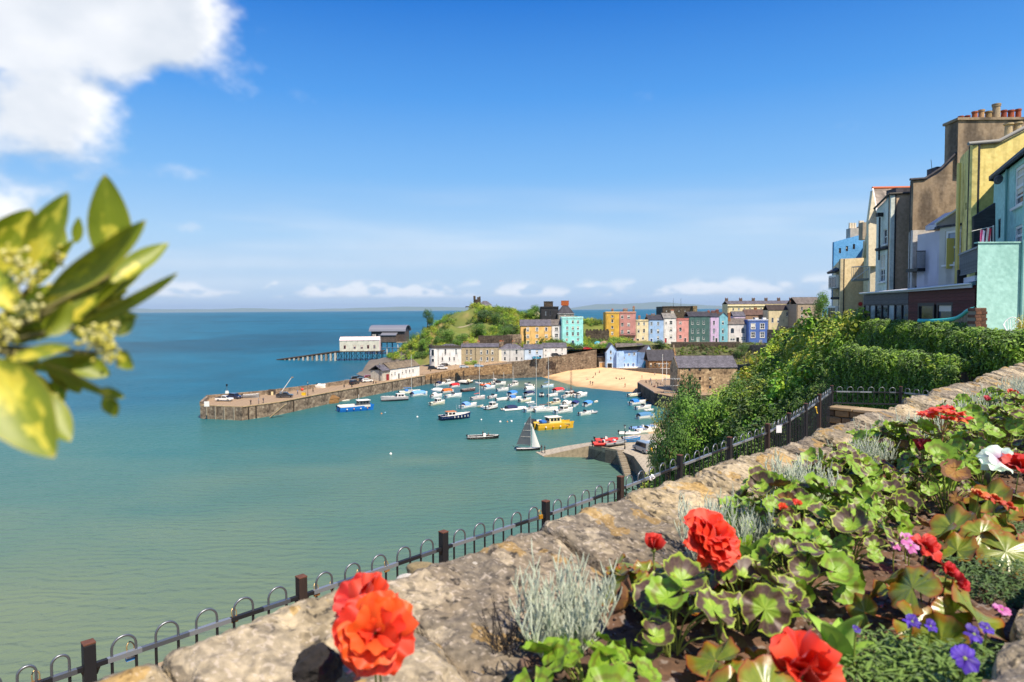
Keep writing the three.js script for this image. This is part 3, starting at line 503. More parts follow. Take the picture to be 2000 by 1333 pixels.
// ---------------------------------------------------------------- the coloured terrace above the beach
const dt = 377, G = 'coloured terrace houses above the beach';
const terr = (o) => house({ D: dt, yb: 670, deep: 10, group: G, ...o });
terr({ label: 'mustard yellow five storey end house of the terrace', x0: 1183, x1: 1209.5, yt: 610, col: 0xdfb14a, roof: 'flat', trim: 0xe9cf9e, win: [{ c: [1196], r: [[616, 620], [624, 630], [637, 642], [648, 654], [661, 666]], w: 4.2 }], doors: [{ x: 1205, col: 0x7c2b34 }], chim: [{ x: 1199, h: 4, w: 4 }], D: dt - 1 });
terr({ label: 'dusty pink four storey terrace house with iron balcony', x0: 1209.5, x1: 1242, yt: 610, col: 0xc98f88, roof: 'flat', trim: 0xdcab93, win: [{ c: [1215.5, 1228], r: [[616, 622], [631, 637], [645, 652], [658, 664]], w: 5.2 }], doors: [{ x: 1236, col: 0x6a3a3a }], chim: [{ x: 1224, w: 9, h: 5, pots: 4 }, { x: 1241, w: 4, h: 9 }],
  extra: (t, X, Y, k, h, w) => { const b = mesh('balcony', box(w * 0.96, 0.14, 1.1, 0, Y(655.5), 0.56), M.iron, t); for (let i = 0; i < 22; i++) mesh('baluster', box(0.07, 1.0, 0.07, -w * 0.47 + i * w * 0.94 / 21, Y(655.5) + 0.57, 1.05), M.iron, b); mesh('handrail', box(w * 0.96, 0.09, 0.09, 0, Y(655.5) + 1.12, 1.05), M.iron, b); } });
terr({ label: 'cream three storey terrace house beside the pink one', x0: 1242, x1: 1266.5, yt: 625.5, col: 0xf1dfb6, roof: 'flat', rm: M.slateDark, win: [{ c: [1247.5, 1258], r: [[630, 635], [643, 650]], w: 4 }, { c: [1256], r: [[656.5, 663]], w: 4 }], doors: [{ x: 1246, col: 0x1f2126 }], chim: [{ x: 1252, w: 4, h: 6 }] });
terr({ label: 'sky blue three storey terrace house next to the cream one', x0: 1266.5, x1: 1296, yt: 625, col: 0xa9c8ec, roof: 'gable', rh: 9, rm: M.slateDark, win: [{ c: [1272.5, 1285.5], r: [[629, 635.5], [643, 651]], w: 4.4 }, { c: [1285.5], r: [[657, 663]], w: 4 }], doors: [{ x: 1272.5, col: 0x3c4f7a }], chim: [{ x: 1267, w: 3, h: 9, pots: 2 }, { x: 1279, w: 7, h: 10 }] });
terr({ label: 'white terrace house with pointed gable roof and red door', x0: 1296, x1: 1321, yt: 622, col: 0xf0ece5, roof: 'gable', rh: 10, rm: mat(0xa8a49c, 0.8, { tex: 'slate' }), win: [{ c: [1310.5], r: [[627, 634], [640, 647], [654, 661]], w: 5.2, surround: M.frame }, { c: [1301], r: [[629, 634]], w: 2.4 }], doors: [{ x: 1300.5, col: 0xa8232c, h: 2.6 }], chim: [{ x: 1317, w: 6, h: 14, pots: 4, m: mat(0xd9d2c2, 0.9, { tex: 'speck' }) }] });
terr({ label: 'salmon pink terrace house with dark arched door', x0: 1321, x1: 1345, yt: 623, col: 0xe4a196, roof: 'flat', trim: 0xcf7f72, win: [{ c: [1329], r: [[628, 633], [640, 647], [655, 661]], w: 5, surround: mat(0xe9b3aa, 0.8) }], doors: [{ x: 1338.5, col: 0x4f1f24, h: 2.6 }] });
terr({ label: 'wide dark green terrace house with white framed windows', x0: 1345, x1: 1386.5, yt: 618.5, col: 0x4d6f6a, roof: 'gable', rh: 9, rm: M.slateDark, win: [{ c: [1352.5, 1363.5, 1374.5], r: [[626, 634], [642, 651]], w: 4.2, pane: mat(0x48605f, 0.2) }, { c: [1352.5, 1374.5], r: [[657, 664]], w: 4.2, pane: mat(0x48605f, 0.2) }], doors: [{ x: 1363.5, col: 0x9fb3ad, h: 2.9, w: 1.3 }], chim: [{ x: 1389, w: 5, h: 9, pots: 4, m: mat(0x8a5a44, 0.9, { tex: 'speck' }) }] });
terr({ label: 'lilac terrace house with black door', x0: 1386.5, x1: 1404, yt: 619, col: 0xd9bedd, roof: 'gable', rh: 8, rm: M.slateDark, win: [{ c: [1394.5], r: [[627, 635], [642, 651]], w: 3.6 }, { c: [1394], r: [[656.5, 666]], w: 3.4 }], doors: [{ x: 1399.5, col: 0x1c1c22, h: 2.6 }], chim: [{ x: 1398, w: 8, h: 10, pots: 4, m: mat(0x7d5242, 0.9, { tex: 'speck' }) }] });
terr({ label: 'aqua blue terrace house with small gable', x0: 1404, x1: 1421.5, yt: 619, col: 0x86c4d2, gable: 9, rm: M.slateBrown, win: [{ c: [1412], r: [[627, 634], [642, 651], [657, 665]], w: 3.8 }], chim: [{ x: 1408, w: 6, h: 12, pots: 4, z: 7, m: mat(0x7d5242, 0.9, { tex: 'speck' }) }] });
terr({ label: 'white low house with dark pointed arch windows and black doorway', x0: 1421.5, x1: 1461, yt: 634, col: 0xe7e1dc, roof: 'gable', rh: 11, rm: M.slateBrown, win: [{ c: [1430.5, 1451], r: [[641, 651]], w: 6.4, arch: true, frame: M.iron, mullion: true }, { c: [1431, 1452], r: [[658, 666]], w: 10, mullion: true }], doors: [{ x: 1441, col: 0x121417, w: 1.6, h: 3.0 }], chim: [{ x: 1427, w: 5, h: 22, pots: 2, z: 3, m: mat(0xa8714a, 0.9, { tex: 'speck' }) }] });
terr({ label: 'royal blue house with big white framed windows at the terrace end', x0: 1461, x1: 1500, yb: 673, yt: 625, D: dt - 3, col: 0x5273b8, roof: 'flat', trim: 0xdfe3ea, win: [{ c: [1471, 1489], r: [[632, 643], [649, 660]], w: 8.2, mullion: true, surround: M.frame, bar: 0.22 }], doors: [{ x: 1486, col: 0x8f9aa8 }],
  extra: (t, X, Y, k, h) => { for (const px of [1479, 1494]) mesh('dormer', [box(1.8, 1.1, 1.4, X(px), h + 0.6, -1.3)], M.frame, t); } });
// ---------------------------------------------------------------- behind the terrace
house({ name: 'island_fort', label: 'dark square stone fort standing behind the terrace roofs', cat: 'fort', x0: 1294, x1: 1359, yb: 626, yt: 599, D: 560, deep: 24, m: M.rubbleDark, roof: 'flat', foot: 22, win: [{ c: C3(1302, 1350, 5), r: [[606, 609]], w: 2 }],
  extra: (t, X, Y, k, h) => { mesh('corner_bastion', box(8 * k, h + 0.8, 8, X(1355), h / 2, 0.6), mat(0x9a8f72, 0.95, { tex: 'rubble' }), t); for (const px of [1318, 1333]) mesh('flagpole', cyl(0.12, 0.08, 7, X(px), h, -5, 6), M.iron, t); } });
structure('fort_island', colour(grid(30, 20, (u, v) => { const x = lerp(105, 178, u), d = lerp(520, 610, v), q = ((x - 140) / 34) ** 2 + ((d - 566) / 42) ** 2; return [x, 24 * smooth(1.05, 0.25, q + (fbm(x * 0.1, d * 0.1, 1, 3) - 0.5) * 0.3) - 2, -d]; }), (x, y, z) => { const g = smooth(14, 20, y); return [lerp(0.14, 0.2, g), lerp(0.12, 0.25, g), lerp(0.09, 0.04, g)]; }), new THREE.MeshStandardMaterial({ vertexColors: true, roughness: 1 }), 'grassy topped rock island under the fort');
house({ name: 'cream_hotel', label: 'long cream hotel terrace with a row of chimneys on the skyline', cat: 'building', x0: 1421, x1: 1562, yb: 655, yt: 594, D: 470, deep: 12, col: 0xecdcab, roof: 'gable', rh: 6, foot: 6, win: [{ c: C3(1432, 1552, 12), r: [[602, 606], [614, 622]], w: 3.6 }], chim: [1424, 1452, 1477, 1502, 1527, 1551].map((x) => ({ x, w: 5.5, h: 8, up: 3, pots: 2, m: mat(0x6f5a4c, 0.9, { tex: 'speck' }) })),
  extra: (t, X, Y, k, h, w) => mesh('cornice', box(w + 0.6, 0.8, 0.7, 0, h - 0.9, 0.37), mat(0xf6e9c0, 0.8), t) });
house({ name: 'backstreet_house', label: 'pale lilac gabled house behind the white arched house', x0: 1432, x1: 1456, yb: 640, yt: 618, D: 398, col: 0xd8c3d4, roof: 'gable', rh: 9 });
house({ name: 'backstreet_house', label: 'brown roofed stone house behind the royal blue house', x0: 1456, x1: 1512, yb: 640, yt: 616, D: 402, m: mat(0xb39277, 0.9, { tex: 'speck' }), roof: 'gable', rh: 11, rm: mat(0x7e6256, 0.85, { tex: 'slate' }), win: [{ c: [1472, 1490], r: [[620, 626]], w: 4 }], chim: [{ x: 1480, w: 5, h: 14, pots: 2, m: mat(0x9a6848, 0.9, { tex: 'speck' }) }] });
house({ name: 'cream_cottage', label: 'cream two storey house with dark roof on the rise behind the royal blue house', x0: 1500, x1: 1556, yb: 650, yt: 606, D: 392, col: 0xe3d2a8, roof: 'gable', rh: 10, rm: mat(0x51443f, 0.85, { tex: 'slate' }), win: [{ c: [1509, 1520], r: [[621, 630]], w: 4.2 }, { c: [1538, 1549], r: [[610, 618]], w: 5, mullion: true }],
  extra: (t, X, Y, k, h) => { for (const px of [1546, 1556]) { mesh('dormer', extrude([[-1.2, 0], [1.2, 0], [1.2, 1.6], [0, 2.9], [-1.2, 1.6]], 1.6).translate(X(px), h - 0.1, -1.4), M.white, t); } } });
house({ name: 'stone_house', label: 'big brown stone gable house with tall wall near the tree', x0: 1556, x1: 1606, yb: 652, yt: 594, D: 380, deep: 14, m: mat(0xc0ab90, 0.95, { tex: 'speck' }), roof: 'gable', rh: 13, rm: M.slateBrown, win: [{ c: [1566, 1581], r: [[600, 606], [613, 619]], w: 4 }], chim: [{ x: 1553, w: 3, h: 5, pots: 1 }] });
// retaining walls and road below the terrace
{
  const wall = (label, x0, x1, y0, y1, D0, D1, m = M.rubbleDark) => {
    const a = P(x0, y1, D0), b = P(x1, y1, D1), ta = P(x0, y0, D0).y, tb = P(x1, y0, D1).y, t = thing('retaining_wall', label, 'wall');
    mesh('masonry', slab([[a.x, D0], [b.x, D1], [b.x, D1 + 1.2], [a.x, D0 + 1.2]], Math.min(a.y, b.y) - 1, [ta, tb, tb, ta]), m, t);
    mesh('coping', slab([[a.x, D0 - 0.1], [b.x, D1 - 0.1], [b.x, D1 + 1.25], [a.x, D0 + 1.25]], Math.min(ta, tb) - 0.02, [ta + 0.2, tb + 0.2, tb + 0.2, ta + 0.2]), mat(0x8d8272, 0.9, { tex: 'speck' }), t);
  };
  wall('long dark retaining wall below the green and lilac houses', 1312, 1445, 669, 700, 366, 362);
  wall('short retaining wall below the royal blue house', 1445, 1520, 675, 705, 360, 340, M.rubble);
  wall('stepped lower garden wall above the chapel roof', 1275, 1320, 686, 705, 350, 352, mat(0x6d5f57, 0.95, { tex: 'rubble' }));
  wall('pale garden wall right of the royal blue house', 1500, 1562, 645, 668, 350, 330, mat(0xa9977c, 0.95, { tex: 'rubble' }));
  wall('upper garden wall under the cream house hedge', 1525, 1612, 638, 655, 372, 330, mat(0xb7a68a, 0.95, { tex: 'rubble' }));
  wall('long low brown wall along the back of the beach', 1188, 1312, 721, 737, 328, 300, mat(0x8a6f58, 0.95, { tex: 'rubble' }));
}
// ---------------------------------------------------------------- beach buildings
const sea = 0xa9cbf3;
house({ name: 'boathouse_gable', label: 'pale blue gabled boathouse with black garage door by the beach', x0: 1183, x1: 1207, yb: 719, yt: 689, D: 331, deep: 9, col: sea, gable: 18, rm: M.slate, win: [{ c: [1193], r: [[685, 691]], w: 3.6 }, { c: [1193], r: [[697, 703]], w: 3 }], doors: [{ x: 1191, col: 0x15171b, w: 2.2, h: 2.2 }] });
house({ name: 'blue_boathouse', label: 'long pale blue beach building with brown slate roof and white terrace', x0: 1205, x1: 1258, yb: 719, yt: 684, D: 333, deep: 10, col: 0x9fc4f0, roof: 'gable', rh: 12, rm: M.slateBrown, win: [{ c: [1239, 1248], r: [[688, 694]], w: 4.2, mullion: true }, { c: [1229], r: [[690, 694]], w: 4 }, { c: [1219, 1250], r: [[697, 702]], w: 3.2 }], doors: [{ x: 1219, col: 0x2b4f8c }, { x: 1227, col: 0x35609c }, { x: 1237, col: 0x35609c }],
  extra: (t, X, Y, k, h) => { mesh('side_wing', box(3.6, h - 0.5, 4, X(1209), (h - 0.5) / 2, 2.0), mat(sea, 0.85, { tex: 'plaster' }), t); mesh('terrace', box(10.5, 0.7, 3.4, X(1238), 0.3, 1.8), M.white, t); mesh('terrace_rail', [box(10.5, 0.08, 0.08, X(1238), 1.6, 3.4)], M.white, t); } });
house({ name: 'blue_gable_house', label: 'pale blue gable end with blue beach hut door right of the boathouse', x0: 1257, x1: 1277, yb: 719, yt: 688, D: 330, deep: 10, turn: 0.55, col: 0xb4d6f6, gable: 14, rm: M.slate });
{ const h = thing('beach_hut', 'small teal pointed beach hut against the pale blue gable', 'hut', P(1260, 719, 325), 0.3); mesh('hut_body', extrude([[-1, 0], [1, 0], [1, 1.6], [0, 3.4], [-1, 1.6]], 1.8).translate(0, 0, -0.9), mat(0x2f7fa0, 0.7), h); mesh('hut_door', box(0.8, 1.5, 0.06, 0, 0.76, 0.935), mat(0x226080, 0.6), h); }
house({ name: 'stone_chapel', label: 'low stone chapel with dark slate roof beside the beach', cat: 'chapel', x0: 1266, x1: 1320, yb: 727, yt: 705, D: 318, deep: 10, m: mat(0x8d7557, 0.95, { tex: 'rubble' }), roof: 'gable', rh: 20, rm: M.slateDark, win: [{ c: C3(1271.5, 1312, 6), r: [[709, 717]], w: 3.8, arch: true, frame: mat(0xb9a47e, 0.8) }],
  extra: (t, X, Y, k, h) => { mesh('gable_wall', extrude([[-5.2, 0], [5.2, 0], [5.2, h], [0, h + 26 * k], [-5.2, h]], 0.7).rotateY(Math.PI / 2).translate(X(1320), -0.5, -5), mat(0xa58d68, 0.95, { tex: 'rubble' }), t); mesh('finial', box(0.5, 1.4, 0.5, X(1321), h + 26 * k + 0.3, -5), M.concrete, t); } });
house({ name: 'stone_warehouse', label: 'tall beige stone warehouse with small square windows and slate roof', cat: 'warehouse', x0: 1325, x1: 1440, yb: 790, yt: 718, D: 229, deep: 11, m: mat(0xcdbb9c, 0.92, { tex: 'rubble' }), roof: 'gable', rh: 21, foot: 2, win: [{ c: [1346.5, 1367, 1387], r: [[720, 724.5], [736, 742.5], [753, 759]], w: 4.6, mullion: true, frame: M.timber, sill: false }],
  extra: (t, X, Y, k, h, w) => { mesh('gable_wall', extrude([[-5.55, -2], [5.55, -2], [5.55, h], [0, h + 21 * k], [-5.55, h]], 0.4).rotateY(-Math.PI / 2).translate(-w / 2 + 0.1, 0, -5.5), mat(0xcdbb9c, 0.92, { tex: 'rubble' }), t); } });
{ // scaffold at the warehouse gable
  const t = thing('scaffolding', 'pipe scaffolding against the dark gable of the warehouse', 'scaffolding', P(1316, 790, 228)), g = M.steel;
  for (const x of [-2.6, 0, 2.2]) for (const z of [1.6, 3.4]) mesh('standard', cyl(0.06, 0.06, 9.5, x - 1, 0, z, 6), g, t);
  for (const y of [2.2, 4.4, 6.6, 8.8]) { for (const z of [1.6, 3.4]) mesh('ledger', bar(V(-4, y, z), V(1.6, y, z), 0.055, 5), g, t); mesh('walkway', box(5, 0.08, 1.5, -1.2, y - 0.1, 2.5), M.timber, t); }
}
for (const [px, y0, y1, D, label] of [[1294, 692, 778, 262, 'tall white flagpole standing on the inner quay'], [1302, 706, 770, 266, 'thin white mast pole right of the tall flagpole']]) {
  const b = P(px, y1, D), top = P(px, y0, D), t = thing('flagpole', label, 'pole', b); mesh('pole', cyl(0.13, 0.08, top.y - b.y, 0, 0, 0, 8), M.white, t);
  mesh('yard', bar(V(-2.4, (top.y - b.y) * 0.78, 0), V(2.4, (top.y - b.y) * 0.78, 0), 0.06, 5), M.white, t);
}
house({ name: 'stone_store', label: 'dark stone store with beige door between quay wall and boathouse', x0: 1167, x1: 1184, yb: 721, yt: 698, D: 333, deep: 6, m: M.rubbleDark, roof: 'gable', rh: 6, rm: M.slateDark, doors: [{ x: 1176, col: 0xc09a68, w: 2.4, h: 3.2 }] });
// ---------------------------------------------------------------- pier house, lifeboat stations
{
  const a = W(762, 743, deckY), b = W(818, 733, 4.2), fr = frameOf([a.x, -a.z], [b.x, -b.z]), len = fr.len + 0.5, h = 4.4;
  const t = thing('pier_house', 'long low white pier house with brown slate roof and stone gable', 'building', V(a.x, deckY, a.z), fr.turn);
  const holes = [], ws = [[1.2, 1.7], [3.4, 1.7], [8.4, 1.9], [11, 1.9], [13.6, 1.9], [16, 1.9]].filter(([x]) => x < len - 1);
  for (const [x, y] of ws) holes.push(opening(x, y, 0.9, 1.3)); holes.push(opening(5.8, 0.02, 1.1, 2.2));
  facade(t, len, [[0, -0.3], [len, -0.3], [len, h], [0, h]], holes, mat(0xf2efe8, 0.85, { tex: 'plaster' }));
  mesh('side_walls', box(len + 4.5, h + 0.2, 6, len / 2 - 2.3, h / 2 - 0.2, -3.3), mat(0xd9cfbd, 0.9, { tex: 'speck' }), t);
  for (const [x, y] of ws) windowIn(t, x, y, 0, 0.9, 1.3); doorIn(t, 5.8, 0.02, 0, 1.1, 2.2, 0x39424a);
  gableRoof(t, len, 6.6, h, 2.5, mat(0x9a8a72, 0.85, { tex: 'slate' }), { cx: len / 2 });
  gableRoof(t, 5.0, 6.6, h - 0.3, 2.2, M.slate, { cx: -2.6 });
  mesh('red_door', box(1.6, 2.6, 0.12, -1.4, 1.3, -0.2), mat(0x8c2328, 0.6), t);
}
{
  const D = 440, k = D / F, p = P(702, 688, D), t = thing('old_lifeboat_station', 'white boathouse with pale pink roof standing on dark trestle legs over the sea', 'boathouse', p, 0.10), w = 76 * k, h = 21 * k;
  mesh('wall', [box(w, h, 9, 0, h / 2 + 0.6, -4.5)], mat(0xd9d6c4, 0.85, { tex: 'plaster' }), t);
  gableRoof(t, w, 9, h + 0.6, 2.2, mat(0xf1dcd8, 0.7)); mesh('door_end', extrude([[-4.5, 0], [4.5, 0], [4.5, h], [0, h + 2.2], [-4.5, h]], 0.3).rotateY(Math.PI / 2).translate(w / 2, 0.6, -4.5), mat(0xeceae2, 0.8), t);
  mesh('red_stripe', box(0.12, h * 0.9, 2.4, w / 2 + 0.37, h / 2 + 0.7, -2.4), mat(0xc9392e, 0.7), t);
  for (const x of [-0.37, -0.12, 0.06, 0.22, 0.38]) windowIn(t, x * w, 2.2, 0.16, 1.3, 2.2, { frame: mat(0xa4524a, 0.7), sill: false });
  mesh('platform', box(w + 4, 0.5, 11, 1, 0.32, -4.5), M.timber, t);
  const dn = -p.y;
  for (let i = 0; i < 9; i++) { const x = -w / 2 - 0.5 + i * (w + 2) / 8; for (const z of [0.4, -9]) mesh('pile', bar(V(x, 0.1, z), V(x, dn - 1, z), 0.22, 6), M.iron, t); if (i < 8) { const x2 = x + (w + 2) / 8; mesh('cross_brace', [bar(V(x, 0, 0.5), V(x2, dn + 0.4, 0.5), 0.12, 5), bar(V(x2, 0, 0.5), V(x, dn + 0.4, 0.5), 0.12, 5)], M.iron, t); } }
  // its slip running down into the sea
  const s = thing('lifeboat_slip', 'long dark launching slip on concrete piers sloping into the sea', 'slipway'), a = P(664, 687, D), b = W(540, 703.5, 0); const n = 14;
  mesh('slip_deck', slab([[a.x, -a.z - 2.2], [b.x, -b.z - 1.5], [b.x, -b.z + 1.5], [a.x, -a.z + 2.2]], -0.5, [a.y + 0.2, 0.1, 0.1, a.y + 0.2]).translate(0, 0, 0), M.timber, s).visible = true;
  s.children.pop();
  const L = V().subVectors(b, a);
  mesh('slip_deck', bar(V(a.x, a.y, a.z), V(b.x, b.y - 0.2, b.z), 0.75, 4), M.timber, s);
  for (let i = 1; i < n; i++) { const q = a.clone().addScaledVector(L, i / n); if (q.y > 0.6) { mesh('pier', box(i % 2 ? 1.1 : 0.9, q.y + 1, 2.4, q.x, q.y / 2 - 0.9, q.z), mat(i % 3 ? 0xb8b4a8 : 0x8a8478, 0.9), s); } }
  for (let i = 0; i < n - 2; i++) { const q = a.clone().addScaledVector(L, i / n), q2 = a.clone().addScaledVector(L, (i + 1) / n); if (q2.y > 1) mesh('cross_brace', bar(V(q.x, q.y - 0.5, q.z + 0.9), V(q2.x, 0.2, q2.z + 0.9), 0.13, 5), M.iron, s); }
}
{
  const D = 505, k = D / F, p = P(757, 668, D), t = thing('new_lifeboat_station', 'large grey lifeboat station with curved metal roof on stilts', 'boathouse', p, -0.12), w = 66 * k, h = 22 * k;
  const hs = mat(0x8d8f97, 0.5, { metalness: 0.4 });
  mesh('wall', box(w, h, 14, 0, h / 2, -7), mat(0x6a5d55, 0.8, { tex: 'slate' }), t);
  const arc = []; for (let i = 0; i <= 10; i++) { const a = Math.PI * i / 10; arc.push([-Math.cos(a) * 8.2, Math.sin(a) * 4.6]); } for (let i = 10; i >= 0; i--) { const a = Math.PI * i / 10; arc.push([-Math.cos(a) * 7.8, Math.sin(a) * 4.2]); }
  mesh('roof', extrude(arc, w + 3).rotateY(Math.PI / 2).translate(-w / 2 - 1.5, h - 0.6, -7), hs, t);
  mesh('gable_end', extrude(arc.slice(11).reverse().map(([x, y]) => [x, y]), 0.3).rotateY(Math.PI / 2).translate(w / 2 - 0.2, h - 0.6, -7), M.slateDark, t);
  mesh('annexe', box(w * 0.45, h * 0.62, 5, w * 0.08, h * 0.31, 2.5), mat(0x7c6c60, 0.8, { tex: 'slate' }), t); mesh('annexe_roof', box(w * 0.48, 0.3, 6.4, w * 0.08, h * 0.72, 2.6, 0, 0, 0.34), hs, t);
  for (let i = 0; i < 7; i++) windowIn(t, -w * 0.44 + i * 1.55, 1.2, 0.15, 1.2, h * 0.55, { sash: false, frame: M.slateDark, sill: false });
  mesh('platform', box(w + 6, 0.6, 18, 2, -0.35, -6), M.concrete, t);
  for (let i = 0; i < 8; i++) for (const z of [2, -12]) mesh('pile', cyl(0.45, 0.45, p.y + 1, -w / 2 + i * (w + 4) / 7, -p.y - 1.4, z, 8), mat(i % 2 ? 0xc9c8c0 : 0x5f6670, 0.8), t);
  const wk = thing('access_walkway', 'thin grey walkway linking the lifeboat station to the headland', 'walkway'), a = P(745, 680, 470), b = P(800, 680, 420);
  mesh('walkway_deck', bar(a, b, 0.35, 4), M.steel, wk); for (let i = 0; i < 4; i++) { const q = a.clone().lerp(b, i / 3.4); mesh('post', cyl(0.25, 0.25, q.y + 1, q.x, -1, q.z, 6), M.steel, wk); }
}

// ================================================================ BOATS
// hull along +x (bow), waterline at y = 0
function hullParts(L, B, H, o = {}) {
  const n = 12, half = (t) => B / 2 * Math.pow(1 - Math.pow(clamp((t - (o.full ?? 0.42)) / (1 - (o.full ?? 0.42))), 2.1), 0.8) * (0.9 + 0.1 * smooth(0, 0.3, t)), sheer = (t) => H * (1 + (o.sheer ?? 0.38) * t * t), xs = (t) => -L / 2 + L * t;
  const skin = [], uv = [];
  const sec = (t) => { const b = half(t), y = sheer(t), x = xs(t), rake = t > 0.92 ? L * 0.03 : 0; return [[x + rake, y, -b], [x, y * 0.45, -b * 0.93], [x, -0.25, -b * 0.6], [x - (t > 0.9 ? L * 0.02 : 0), -0.3, 0], [x, -0.25, b * 0.6], [x, y * 0.45, b * 0.93], [x + rake, y, b]]; };
  const quad = (arr, a, b, c, d) => arr.push(...a, ...b, ...c, ...a, ...c, ...d);
  for (let i = 0; i < n; i++) { const a = sec(i / n), b = sec((i + 1) / n); for (let j = 0; j < 6; j++) quad(skin, a[j], b[j], b[j + 1], a[j + 1]); }
  const s0 = sec(0); for (let j = 1; j < 6; j++) skin.push(...s0[0], ...s0[j], ...s0[j + 1]);
  const geo = (arr) => { const g = new THREE.BufferGeometry(); g.setAttribute('position', new THREE.Float32BufferAttribute(arr, 3)); g.computeVertexNormals(); return g; };
  const deck = [], dy = o.deckAt ?? 0.5;
  for (let i = 0; i < n; i++) { const a = i / n, b = (i + 1) / n, f = (t) => (t > (o.fore ?? 0.62) ? 0.97 : dy), ya = sheer(a) * f(a), yb = sheer(b) * f(b); quad(deck, [xs(a), ya, -half(a) * 0.97], [xs(b), yb, -half(b) * 0.97], [xs(b), yb, half(b) * 0.97], [xs(a), ya, half(a) * 0.97]); }
  const rail = [];
  for (const s of [-1, 1]) rail.push(tube(Array.from({ length: 9 }, (_, i) => V(xs(i / 8 * 0.995), sheer(i / 8), s * half(i / 8 * 0.995))), o.rail ?? 0.05, 16, 5));
  rail.push(bar(V(xs(0), sheer(0), -half(0)), V(xs(0), sheer(0), half(0)), o.rail ?? 0.05, 5));
  return { hull: geo(skin), deck: geo(deck), rail: join(rail), half, sheer, xs };
}
const canvasMat = (c) => mat(c, 0.85);
function outboard(t, x, y, z = 0, c = 0x1b1d20) {
  const o = mesh('outboard_motor', [new RoundedBoxGeometry(0.42, 0.5, 0.34, 2, 0.1).translate(x - 0.25, y + 0.45, z), box(0.16, 0.9, 0.14, x - 0.2, y - 0.2, z)], mat(c, 0.35), t);
  mesh('propeller_guard', box(0.3, 0.05, 0.24, x - 0.25, y - 0.62, z), M.black, o);
}
function tent(L, B, h, x, y) { // canvas cover over hoops: arched in section, sloping at both ends
  return grid(8, 8, (u, v) => { const a = Math.PI * v, e = Math.sin(Math.PI * clamp(u * 0.86 + 0.07)) ** 0.5; return [x - L / 2 + L * u, y + Math.pow(Math.sin(a), 0.7) * h * (0.55 + 0.45 * e), -Math.cos(a) * B / 2]; });
}
function cabin(t, x, y, l, w, h, m, { top, over = 0.12, win = 2, lean = 0.18 } = {}) {
  const c = mesh('cabin', extrude([[-l / 2, 0], [l / 2, 0], [l / 2 - lean * h, h], [-l / 2 + 0.04, h]], w).translate(x, y, -w / 2), m, t);
  mesh('cabin_roof', box(l + over, 0.08, w + over, x - lean * h * 0.4, y + h + 0.04, 0), top ?? m, t);
  for (const s of [-1, 1]) for (let i = 0; i < win; i++) mesh('cabin_window', box(l / win * 0.62, h * 0.42, 0.02, x - l * 0.42 + l * 0.78 * (i + 0.5) / win, y + h * 0.66, s * (w / 2 + 0.012)), M.glass, c);
  mesh('cabin_window', box(0.02, h * 0.42, w * 0.8, x - l / 2 - 0.012, y + h * 0.66, 0), M.glass, c);
  mesh('windscreen', box(0.03, h * 0.5, w * 0.86, x + l / 2 - lean * h * 0.66 + 0.02, y + h * 0.68, 0, 0, Math.atan(lean)), M.glass, c);
}
function mast(t, x, y, h, o = {}) {
  const m = mesh('mast', cyl(0.085, 0.06, h, x, y, 0, 7), o.m ?? mat(0xd6d4cc, 0.4), t);
  if (o.boom) { mesh('boom', bar(V(x, y + 1.2, 0), V(x - o.boom, y + 1.15, 0), 0.05, 5), mat(0xd6d4cc, 0.4), m); mesh('furled_sail', bar(V(x - 0.1, y + 1.32, 0), V(x - o.boom * 0.95, y + 1.27, 0), 0.13, 7, 0.09), canvasMat(o.cover ?? 0x2b4777), m); }
  if (o.stay) mesh('stay', [bar(V(x, y + h, 0), V(x + o.stay, y - 0.1, 0), 0.014, 4), bar(V(x, y + h, 0), V(x - o.stay * 1.1, y - 0.1, 0), 0.014, 4)], M.steel, m);
  if (o.spreader) mesh('spreader', bar(V(x, y + h * 0.6, -0.55), V(x, y + h * 0.6, 0.55), 0.03, 4), M.steel, m);
}
function ribTube(L, B, r) { const p = []; for (let i = 0; i <= 6; i++) p.push(V(-L / 2 + i / 6 * L * 0.68, r * 0.9, -B / 2)); for (let i = 1; i < 8; i++) { const a = -Math.PI / 2 + Math.PI * i / 8; p.push(V(L * 0.18 + Math.cos(a) * L * 0.32, r * 0.9 + Math.cos(a) * 0.22, Math.sin(a) * B / 2)); } for (let i = 6; i >= 0; i--) p.push(V(-L / 2 + i / 6 * L * 0.68, r * 0.9, B / 2)); return tube(p, r, 40, 8); }
const boatGroup = 'boats moored in the harbour';
